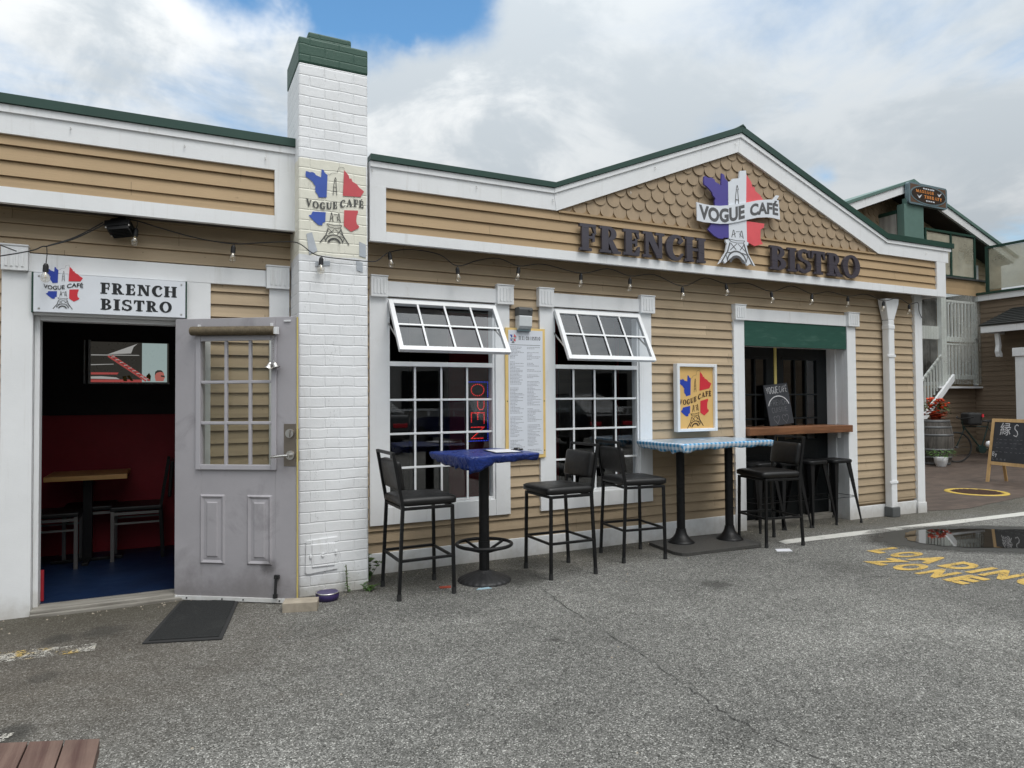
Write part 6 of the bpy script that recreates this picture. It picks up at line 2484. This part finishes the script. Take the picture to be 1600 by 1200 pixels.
S = thing('flower_pot', 'red pot of orange red begonia flowers on top of the barrel', 'flower pot', (15.0, 9.33, GZ + .96))
bz = GZ + .96
mb = MB()
mb.lathe([(.085, 0), (.12, .14), (.128, .142), (.128, .16), (.10, .16), (.0001, .15)], 15.0, 9.33, bz, 24)
obj('pot', mb, 'terracotta', S)
ml, mf = MB(), MB()
rs = random.Random(21)
for i in range(300):
    v = Vector((rs.gauss(0, 1), rs.gauss(0, 1), rs.gauss(0, 1))).normalized() * (.225 * rs.random() ** .4)
    p = Vector((15.0, 9.33, bz + .25)) + Vector((v.x, v.y, v.z * .75))
    a = rs.uniform(0, 6.28)
    if rs.random() < .55:
        leaf(ml, p + v * .18, (math.cos(a), math.sin(a), .2), .09, .06)
    else:
        q_ = p + v * .30
        for k in range(5):
            b = a + k * 1.257
            leaf(mf, q_, (math.cos(b) + v.x * 3 - .5, math.sin(b) + v.y * 3 - .5, .35 + v.z * 2), .058, .058, 0, .1)
obj('foliage', ml, 'leaf', S)
obj('flowers', mf, 'flower', S)
S = thing('white_planter', 'white round planter with dark trailing plant in front of the barrel', 'planter', (14.62, 9.0, GZ))
mb = MB()
mb.lathe([(.09, .004), (.125, .10), (.135, .19), (.125, .195), (.0001, .17)], 14.62, 9.0, GZ, 28)
obj('pot', mb, 'clean_white', S)
mb = MB()
for i in range(120):
    a = rs.uniform(0, 6.28)
    r = rs.random() ** .5 * .22
    leaf(mb, (14.62 + r * math.cos(a) * 1.2, 9.0 + r * math.sin(a), GZ + .22 + rs.uniform(0, .12)), (math.cos(a), math.sin(a), rs.uniform(0, .5)), .10, .03)
obj('foliage', mb, 'leaf', S)

# bicycle leaning in the yard
S = thing('bicycle', 'dark bicycle with a black handlebar bag parked behind the sandwich board', 'bicycle', (16.2, 9.1, GZ), R(-28), local=True)
mbw = []
for xw in (-.52, .52):
    mb = MB()
    mb.tube([(xw + .33 * math.cos(2 * math.pi * k / 36), 0, .345 + .33 * math.sin(2 * math.pi * k / 36)) for k in range(36)], .019, 8, closed=True)
    for k in range(14):
        a = 2 * math.pi * k / 14
        mb.tube([(xw, 0, .345), (xw + .32 * math.cos(a), 0, .345 + .32 * math.sin(a))], .0015, 4, 1)
    mb.cyl((xw, -.04, .345), (xw, .04, .345), .022, n=10, mi=1)
    obj('wheel', mb, ['rubber', 'hoop'], S, local=True)
mb = MB()
st, hd, bbk = (.18, 0, .80), (-.36, 0, .82), (.03, 0, .30)
for p, q, r in ((st, bbk, .016), (hd, bbk, .018), (hd, st, .016), (st, (.52, 0, .345), .009), (bbk, (.52, 0, .345), .010), (hd, (-.34, 0, .74), .02), ((-.34, 0, .74), (-.52, 0, .345), .012), (st, (.20, 0, .90), .013), (hd, (-.39, 0, .98), .012)):
    mb.tube([p, q], r, 8)
mb.cyl((.03, -.05, .30), (.03, .05, .30), .09, n=20)
M['bike_green'] = mat('dark_green_enamel', (0.012, 0.03, 0.026), 0.3)
obj('frame', mb, 'bike_green', S, local=True)
mb = MB()
mb.tube([(-.30, -.30, 1.03), (-.38, -.2, 1.0), (-.39, 0, .98), (-.38, .2, 1.0), (-.30, .30, 1.03)], .013, 8)
obj('handlebar', mb, 'rubber', S, local=True)
mb = MB()
mb.prism([(.08, .905), (.34, .90), (.36, .94), (.2, .955), (.08, .93)], lambda a, b, d: (a, d, b), -.07, .07)
obj('saddle', mb, 'rubber', S, bev=.02, local=True)
S2 = thing('bicycle_bag', 'black bag hung on the bicycle handlebar behind the sandwich board', 'bag', (16.2, 9.1, GZ), R(-28), local=True)
mb = MB()
mb.box(-.33, -.02, -.16, .16, .84, 1.12)
obj('bag_body', mb, 'rubber', S2, bev=.05, seg=3, local=True)
mb = MB()
mb.box(-.05, -.015, -.19, -.163, 1.02, 1.09)
obj('red_reflector', mb, 'red', S2, local=True)
mb = MB()
mb.lathe([(.0001, 0), (.06, .015), (.085, .07), (.07, .13), (.02, .15), (.0001, .15)], 15.95, 8.75, GZ + .36, 14)
mb.lathe([(.0001, 0), (.05, .01), (.06, .06), (.03, .11), (.0001, .12)], 16.12, 8.70, GZ + .46, 12)
tag(obj('plastic_bag', mb, 'clean_white'), 'small white plastic bag hanging low on the bicycle', 'bag')

# sandwich board
AD = Vector((-.22, -.975, 0)).normalized()
AN = Vector((AD.y, -AD.x, 0))           # facing normal, towards the camera side
if AN.x > 0:
    AN = -AN
A0 = Vector((12.64, 7.02, GZ + .004))
S = thing('sandwich_board', 'pine framed chalkboard sandwich board with chalk lettering in the brick yard', 'sandwich board', A0)
lean = .16
def afn(a, b, d):
    return tuple(A0 + AD * a - AN * (d + b * lean) + Vector((0, 0, b)))
AW, AH = .80, 1.09
mb = MB()
for poly in (r_(0, 0, .055, AH), r_(AW - .055, 0, AW, AH), r_(.0555, AH - .055, AW - .0555, AH), r_(.0555, .30, AW - .0555, .355)):
    mb.prism(poly, afn, 0, .022)
obj('front_frame', mb, 'pine', S, bev=.004)
mb = MB()
mb.prism(r_(.054, .354, AW - .054, AH - .054), afn, .006, .016)
obj('slate', mb, 'chalkboard', S)
def bfn(a, b, d):
    return tuple(A0 + AD * a - AN * (2 * AH * lean - b * lean + .03 + d) + Vector((0, 0, b)))
mb = MB()
for poly in (r_(.03, 0, .08, AH - .01), r_(AW - .08, 0, AW - .03, AH - .01), r_(.0805, .30, AW - .0805, .35), r_(.0805, AH - .06, AW - .0805, AH - .012)):
    mb.prism(poly, bfn, 0, .02)
obj('rear_frame', mb, 'pine', S)
mb = MB()
acf = lambda a, b, d: afn(a, b, .005 + d)
text_mb('縁', .17, .36, .83, .16, acf, 0, 0, mb=mb)
chalk_line(mb, 'S', .42, .80, .2, .12, acf, 0, 0, .014)
rs = random.Random(8)
for z in (.74, .68, .60, .53):
    x = .12
    while x < .70:
        w_ = rs.uniform(.02, .06)
        mb.ribbon([(x, z), (x + w_, z + rs.uniform(-.008, .008))], .006, acf, 0, 1)
        x += w_ + rs.uniform(.02, .06)
chalk_line(mb, 'By', .075, .455, .07, .05, acf, 0, 0, .009, 1.0)
chalk_line(mb, 'Come', .08, .385, .05, .055, acf, 0, 1, .006, 1.3)
obj('chalk_writing', mb, ['chalk', 'chalk_faint'], S)
mb = MB()
mb.bar(afn(.02, AH - .06, .01), bfn(.05, AH - .06, .01), .02, .004)
obj('hinge', mb, 'steel', S)

# ================================================================== NEIGHBOURING BUILDING
N = thing('neighbour_building', 'two storey tan building with glazed stair, balcony and dark porch roof behind the yard', 'building', (17, 10.6, GZ))
XS = 18.72
YB = 10.6
mb = MB()
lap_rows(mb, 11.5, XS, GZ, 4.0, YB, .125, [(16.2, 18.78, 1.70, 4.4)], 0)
obj('front_siding', mb, 'siding_shaded', N)
mb = MB()
lap_rows(mb, 13.0, 20.6, 4.44, 5.4, 11.1, .125, (), 0)
obj('upper_siding', mb, 'siding_wall', N)
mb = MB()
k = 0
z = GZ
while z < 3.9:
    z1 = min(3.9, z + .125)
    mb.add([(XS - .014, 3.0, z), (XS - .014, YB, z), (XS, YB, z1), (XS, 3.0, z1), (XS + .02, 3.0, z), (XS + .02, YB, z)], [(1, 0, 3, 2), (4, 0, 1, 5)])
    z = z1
obj('side_siding', mb, 'siding_shaded', N)
mb = MB()
mb.box(11.5, 16.2, YB + .012, YB + .1, GZ, 4.2)
mb.box(16.2, 19.0, YB + .012, YB + .1, GZ, 1.69)
mb.box(11.4, 21.0, 11.12, 11.2, 4.2, 5.4)
mb.box(XS + .022, XS + .1, 3.0, 12.0, GZ, 3.9)
mb.prism([(13.0, 5.35), (20.4, 5.35), (16.2, 6.42)], XZ(11.13), 0, .05)
obj('wall', mb, 'siding', N)
# upper gable: shingles under deep eaves
mb = MB()
row = 0
z = 5.25
while z < 6.4:
    x = 14.0 + (row % 2) * .1
    while x < 20.0:
        hi = 6.40 - abs(x - 16.2) * .375
        if z < hi:
            pts_ = [(x + .097 * math.cos(R(180 + 18 * i)), z + .09 + .09 * math.sin(R(180 + 18 * i))) for i in range(11)]
            pts_ += [(x + .097, z + .24), (x - .097, z + .24)]
            mb.prism(pts_, lambda a, b, d, z=z: (a, 11.07 + (b - z) * .10 + d, b), 0, .012)
        x += .2
    row += 1
    z += .16
obj('gable_shingles', mb, 'shingle', N)
mb = MB()
AXp, AZp = 16.18, 6.63
rk = XZ(10.5)
mb.prism([(13.2, 5.42), (AXp, 6.46), (AXp, 6.66), (13.2, 5.62)], rk, 0, .06)
mb.prism([(AXp + .001, 6.46), (20.45, 5.02), (20.55, 5.16), (AXp + .001, 6.66)], rk, -.002, .06)
obj('rake_board', mb, 'white', N)
mb = MB()
mb.prism([(13.1, 5.59), (AXp, 6.665), (AXp, 6.735), (13.1, 5.66)], rk, -.03, 3.4)
mb.prism([(AXp + .001, 6.665), (20.6, 5.162), (20.65, 5.23), (AXp + .001, 6.735)], rk, -.031, 3.4)
obj('roof', mb, 'green_grey', N)
mb = MB()
mb.prism([(13.2, 5.40), (AXp, 6.43), (20.4, 5.0), (20.4, 5.03), (AXp, 6.458), (13.2, 5.44)], rk, .062, .62)
obj('soffit', mb, 'soffit', N)
# green corner column and privacy screen at the balcony end
mb = MB()
mb.box(15.78, 16.44, 10.42, 10.52, 4.4, 6.20)
mb.box(15.70, 15.7795, 10.42, 10.60, 4.4, 6.06)
obj('green_column', mb, 'green_grey', N)
mb = MB()
mb.box(15.69, 15.73, 10.62, 12.6, 4.4, 4.46)
mb.box(15.69, 15.73, 10.62, 12.6, 5.86, 5.95)
mb.box(15.69, 15.73, 12.55, 12.6, 4.46, 5.86)
sc = obj('screen_frame', mb, 'green', N)
mb = MB()
mb.box(15.70, 15.708, 10.62, 12.55, 4.461, 5.859)
obj('screen_glass', mb, 'screen', sc)
# balcony railing
mb = MB()
for x in (16.60, 17.62, 18.62):
    mb.box(x - .03, x + .03, 10.47, 10.53, 4.37, 5.53)
mb.box(16.57, 18.65, 10.465, 10.535, 5.531, 5.585)
mb.box(16.63, 18.59, 10.475, 10.525, 4.44, 4.48)
mb.bar((16.45, 10.5, 5.2), (16.6, 10.5, 5.34), .04)
rl_ = obj('balcony_railing', mb, 'green', N)
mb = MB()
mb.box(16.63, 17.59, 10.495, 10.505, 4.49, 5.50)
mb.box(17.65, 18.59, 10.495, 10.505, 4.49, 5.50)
obj('railing_glass', mb, 'refl_glass', rl_)
mb = MB()
mb.box(16.3, 19.04, 10.40, 11.1, 4.385, 4.43)
obj('balcony_deck', mb, 'roof', N)
mb = MB()
mb.box(16.3, 19.0, 10.45, 10.50, 4.0, 4.384)
obj('balcony_fascia', mb, 'siding', N)
# glazed stair enclosure
mb = MB()
YSx = 10.5
def wb(x0, x1, z0, z1, y0=10.50, y1=10.58):
    mb.box(x0, x1, y0, y1, z0, z1)
wb(17.10, 17.30, 1.66, 3.999, 10.44, 10.55)
wb(18.62, 18.72, 1.70, 3.999)
wb(16.3, 17.099, 2.84, 3.16)
wb(17.301, 18.72, 2.80, 2.92)
wb(16.9, 18.9, 1.62, 1.67, 10.40, 10.60)
wb(17.301, 18.62, 1.85, 1.95)
wb(16.3, 16.42, 1.2, 3.999)
for k in range(9):
    x = 17.40 + k * .145
    mb.box(x - .022, x + .022, 10.53, 10.57, 2.921, 3.80)
    mb.box(x - .022, x + .022, 10.53, 10.57, 1.951, 2.72)
mb.box(17.3, 18.62, 10.52, 10.58, 3.80, 3.86)
mb.box(17.3, 18.62, 10.52, 10.58, 2.72, 2.76)
mb.prism([(16.2, .78), (17.45, 1.80), (17.45, 1.97), (16.2, .96)], XZ(10.36), 0, .06)
for k in range(7):
    x = 16.42 + k * .12
    zb = .99 + (x - 16.2) * .81
    mb.box(x - .018, x + .018, 10.45, 10.48, zb, zb + .75)
mb.prism([(16.3, 1.75), (17.2, 2.48), (17.2, 2.54), (16.3, 1.81)], XZ(10.45), 0, .05)
stf = obj('stair_frame', mb, 'white', N)
mb = MB()
k = 0
vs, fs = [], []
nx_ = 90
for i in range(nx_ + 1):
    x = 16.3 + (18.75 - 16.3) * i / nx_
    y = 10.415 + .014 * math.sin(i * math.pi / 2)
    vs += [(x, y, 1.72 if x > 17.3 else max(1.0, 1.0 + (x - 16.3) * .8)), (x, y, 3.99)]
for i in range(nx_):
    fs.append((2 * i, 2 * i + 2, 2 * i + 3, 2 * i + 1))
mb.add(vs, fs, 0, True)
obj('corrugated_sheet', mb, 'poly', stf)
mb = MB()
mb.box(16.2, 18.8, 11.58, 11.60, 1.0, 4.36)
mb.box(16.2, 18.8, 10.62, 11.58, 1.55, 1.60)
obj('stairwell_back', mb, 'dark_interior', N)
mb = MB()
for k in range(7):
    mb.box(16.25 + .16 * k, 16.44 + .16 * k, 10.60, 11.5, .85 + .14 * k, .95 + .14 * k)
obj('stair_treads', mb, 'white', N)
# window beside the stair on the upper floor
mb = MB()
mb.box(18.9, 19.10, 11.03, 11.085, 4.44, 5.3)
mb.box(19.4, 19.75, 11.03, 11.085, 4.44, 5.0)
mb.box(19.1, 19.4, 11.03, 11.085, 4.9, 5.0)
obj('upper_window', mb, 'white', N)
mb = MB()
mb.box(19.1, 19.4, 11.06, 11.08, 4.44, 4.9)
obj('pane', mb, 'glass', N)
mb = MB()
mb.box(21.2, 30, -12, 9.3, -.2, 10.5)  # unseen mass added to keep the sun off the yard
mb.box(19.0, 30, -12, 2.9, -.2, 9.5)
obj('added_sun_block', mb, 'siding_shaded', N)
# side wing: flat roof fascia, glass railing above, porch roof
mb = MB()
mb.box(XS - .10, XS + .02, 3.0, YB, 3.87, 4.02)
obj('wing_fascia', mb, 'white', N)
mb = MB()
mb.box(XS - .14, XS + 3, 3.0, YB + .9, 4.021, 4.08)
obj('wing_roof_edge', mb, 'green', N)
mb = MB()
mb.box(XS - .03, XS + .03, 10.20, 10.27, 4.08, 5.20)
mb.box(XS - .03, XS + .03, 3.2, 10.27, 5.201, 5.26)
mb.box(XS - .03, XS + .03, 6.9, 6.96, 4.08, 5.20)
wr = obj('wing_railing', mb, 'green', N)
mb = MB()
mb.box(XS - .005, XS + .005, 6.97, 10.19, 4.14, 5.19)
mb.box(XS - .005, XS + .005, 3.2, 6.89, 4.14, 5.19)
obj('railing_glass', mb, 'refl_glass', wr)
mb = MB()
vs = [(17.78, 9.95, 3.16), (17.78, 5.0, 3.16), (XS, 5.0, 3.62), (XS, 9.65, 3.62)]
mb.add(vs + [(v[0], v[1], v[2] - .03) for v in vs], [(0, 3, 2, 1), (4, 5, 6, 7), (0, 1, 5, 4), (3, 0, 4, 7)])
mb.add([(17.78, 9.95, 3.161), (XS, 9.65, 3.621), (XS, 9.95, 3.161)], [(0, 2, 1)])
for k in range(9):
    f = k / 9
    mb.box(17.76 + f * .94, 17.86 + f * .94, 5.0, 9.93 - f * .28, 3.165 + .46 * f, 3.178 + .46 * f)
obj('porch_roof', mb, 'roof', N)
mb = MB()
mb.box(17.80, 17.86, 5.0, 9.92, 2.97, 3.128)
mb.box(17.861, XS, 9.86, 9.92, 2.97, 3.128)
obj('porch_fascia', mb, 'white', N)
mb = MB()
mb.prism([(0, 0), (.06, 0), (.10, -.1), (.13, -.3), (.10, -.42), (.16, -.5), (.16, -.58), (.05, -.58), (.0, -.45), (.04, -.3), (.02, -.12)], lambda a, b, d: (17.95 + a, 9.6 + d, 2.95 + b), 0, .09)
obj('scroll_bracket', mb, 'white', N, bev=.008)
mb = MB()
mb.box(17.80, 18.02, 8.95, 9.17, GZ, 2.35)
mb.box(17.76, 18.06, 8.91, 9.21, 2.35, 2.55)
obj('porch_post', mb, 'white', N, bev=.01)
mb = MB()
mb.lathe([(.0001, .42), (.06, .41), (.22, .30), (.42, .06), (.43, .03), (.38, .02), (.0001, .06)], XS - .15, 8.55, 4.68, 28, 0)
mb.lathe([(.02, -.30), (.28, -.22), (.36, -.02), (.36, .03), (.0001, .04)], XS - .15, 8.55, 4.68, 28, 1)
mb.cyl((XS - .15, 8.55, 4.08), (XS - .15, 8.55, 4.4), .04, n=12, mi=0)
S = thing('roof_lamp', 'globe lamp with a dark green domed cap on the wing roof at the right edge', 'lamp', (XS - .15, 8.55, 4.08))
obj('lamp_head', mb, ['green', 'lens'], S)

# massage therapy sign on the green column
S = thing('oval_sign', 'oval brown MASSAGE THERAPY sign in a square blue grey frame above the green column', 'sign', (16.52, 10.38, 6.3))
YS = 10.36
x0, x1, z0, z1 = 15.80, 17.30, 6.07, 6.60
mb = MB()
r = .07
rp = []
for (cx_, cz_, a0) in ((x1 - r, z1 - r, 0), (x0 + r, z1 - r, 90), (x0 + r, z0 + r, 180), (x1 - r, z0 + r, 270)):
    rp += [(cx_ + r * math.cos(R(a0 + 15 * i)), cz_ + r * math.sin(R(a0 + 15 * i))) for i in range(7)]
mb.prism(rp, XZ(YS), 0, .10)
obj('sign_box', mb, 'sign_frame', S, bev=.015)
mb = MB()
cxm, czm = (x0 + x1) / 2, (z0 + z1) / 2
mb.prism(r_(x0 + .06, z0 + .045, x1 - .06, z1 - .045), XZ(YS), -.003, -.0005, 0)
mb.prism(arc(cxm, czm, .70, .235, 0, 360, 48)[:-1], XZ(YS), -.008, -.0035, 1)
mb.prism(arc(cxm, czm, .655, .205, 0, 360, 48)[:-1], XZ(YS), -.012, -.0085, 2)
M['brown_panel'] = mat('dark_brown_panel', (0.030, 0.018, 0.012), 0.5)
M['corner_tan'] = mat('corner_brown', (0.12, 0.07, 0.045), 0.5)
obj('oval_panel', mb, ['corner_tan', 'sign_frame', 'brown_panel'], S)
mb = MB()
sl = lambda X: 0
slab_line(mb, 'MASSAGE', cxm - .50, cxm + .20, czm + .035, czm + .105, XZ(YS - .0135), .001)
slab_line(mb, 'THERAPY', cxm - .18, cxm + .52, czm - .085, czm - .010, XZ(YS - .0135), .001)
obj('lettering', mb, 'orange_sign', S)
mb = MB()
for k in range(5):
    mb.sheet(r_(cxm - .22 + k * .09, czm + .135, cxm - .15 + k * .09, czm + .165), XZ(YS - .0135), 0)
for k in range(4):
    mb.sheet(r_(cxm - .12 + k * .09, czm - .155, cxm - .05 + k * .09, czm - .128), XZ(YS - .0135), 0)
for bx_, bz_ in ((cxm + .42, czm + .06), (cxm - .36, czm - .06)):
    mb.sheet(fix_ccw([(bx_ - .10, bz_ + .04), (bx_ - .02, bz_ + .0), (bx_ + .10, bz_ + .06), (bx_ + .02, bz_ - .03), (bx_ - .02, bz_ - .045)]), XZ(YS - .0135), 0)
obj('sign_emblem', mb, 'sign_white', S)

# ================================================================== ACROSS THE LOT (seen in the window reflections)
K = thing('lot_building', 'grey building with white railings across the lot, reflected in windows, raised to block low sky', 'building', (6, -17, 0))
mb = MB()
mb.box(-26, 40, -24, -15.5, -.2, 7.4)  # height raised to block low sky and deepen shade under the eaves
obj('wall', mb, 'grey_wall', K)
mb = MB()
for k in range(14):
    x = -24 + k * 4.6
    mb.box(x, x + 1.8, -15.49, -15.4, 1.0, 2.6)
    mb.box(x, x + 1.8, -15.49, -15.4, 4.2, 5.8)
obj('dark_windows', mb, 'black_board', K)
mb = MB()
for k in range(120):
    x = -24 + k * .5
    mb.box(x - .03, x + .03, -13.03, -12.97, .05, 1.0)
mb.box(-24, 36, -13.04, -12.96, 1.0, 1.08)
mb.box(-24, 36, -13.04, -12.96, .12, .18)
obj('white_railing', mb, 'white', K)


def make_car(name, label, loc, rot, paint, suv=False):
    S = thing(name, label, 'car', loc, rot, 'cars parked across the lot', local=True)
    h = .22 if suv else 0
    low = [(-2.15, .35), (-2.2, .62), (-2.1, .86 + h * .4), (-1.2, .95 + h * .5), (1.35, .98 + h * .5), (2.1, .90 + h * .5), (2.2, .6), (2.15, .35)]
    cab = [(-1.15, .96 + h * .5), (-.45, 1.38 + h), (.75, 1.42 + h), (1.55 if not suv else 1.95, .97 + h * .5)]
    mb = MB()
    mb.prism(fix_ccw(low), lambda a, b, d: (a, d, b), -.88, .88)
    mb.prism(fix_ccw([(-.5, 1.37 + h), (.78, 1.41 + h), (.72, 1.45 + h), (-.42, 1.42 + h)]), lambda a, b, d: (a, d, b), -.62, .62)
    obj('body', mb, paint, S, bev=.08, seg=3, local=True)
    mb = MB()
    n_ = len(cab)
    L = [(a, -.80 if b < 1.2 + h * .5 else -.62, b) for a, b in cab]
    Rr = [(a, .80 if b < 1.2 + h * .5 else .62, b) for a, b in cab]
    mb.add(L + Rr, [(0, 1, 2, 3), (7, 6, 5, 4), (0, 4, 5, 1), (1, 5, 6, 2), (2, 6, 7, 3)])
    obj('cabin_glass', mb, 'glass', S, local=True)
    for sx in (-1.35, 1.38):
        for sy in (-.80, .80):
            mb = MB()
            mb.cyl((sx, sy - .1, .33), (sx, sy + .1, .33), .33, n=24)
            mb.cyl((sx, sy - .105, .33), (sx, sy + .105, .33), .2, n=18, mi=1)
            obj('wheel', mb, ['rubber', 'hoop'], S, local=True)
    for sy in (-.62, .62):
        mb = MB()
        mb.box(2.14, 2.215, sy - .2, sy + .2, .68, .80)
        obj('tail_light', mb, 'red', S, bev=.02, local=True)


make_car('parked_car', 'maroon saloon car across the lot, seen reflected in the left window', (1.4, -8.0, 0), R(78), 'car_red')
make_car('parked_car', 'black tall car across the lot, seen reflected between the others', (4.5, -8.4, 0), R(84), 'car_black', True)
make_car('parked_car', 'dark blue saloon car across the lot, seen reflected in the right window', (7.9, -7.6, gz(7.9)), R(80), 'car_blue')
make_car('parked_car', 'black tall car at the far right of the row across the lot', (11.7, -8.2, gz(11.7)), R(86), 'car_black', True)
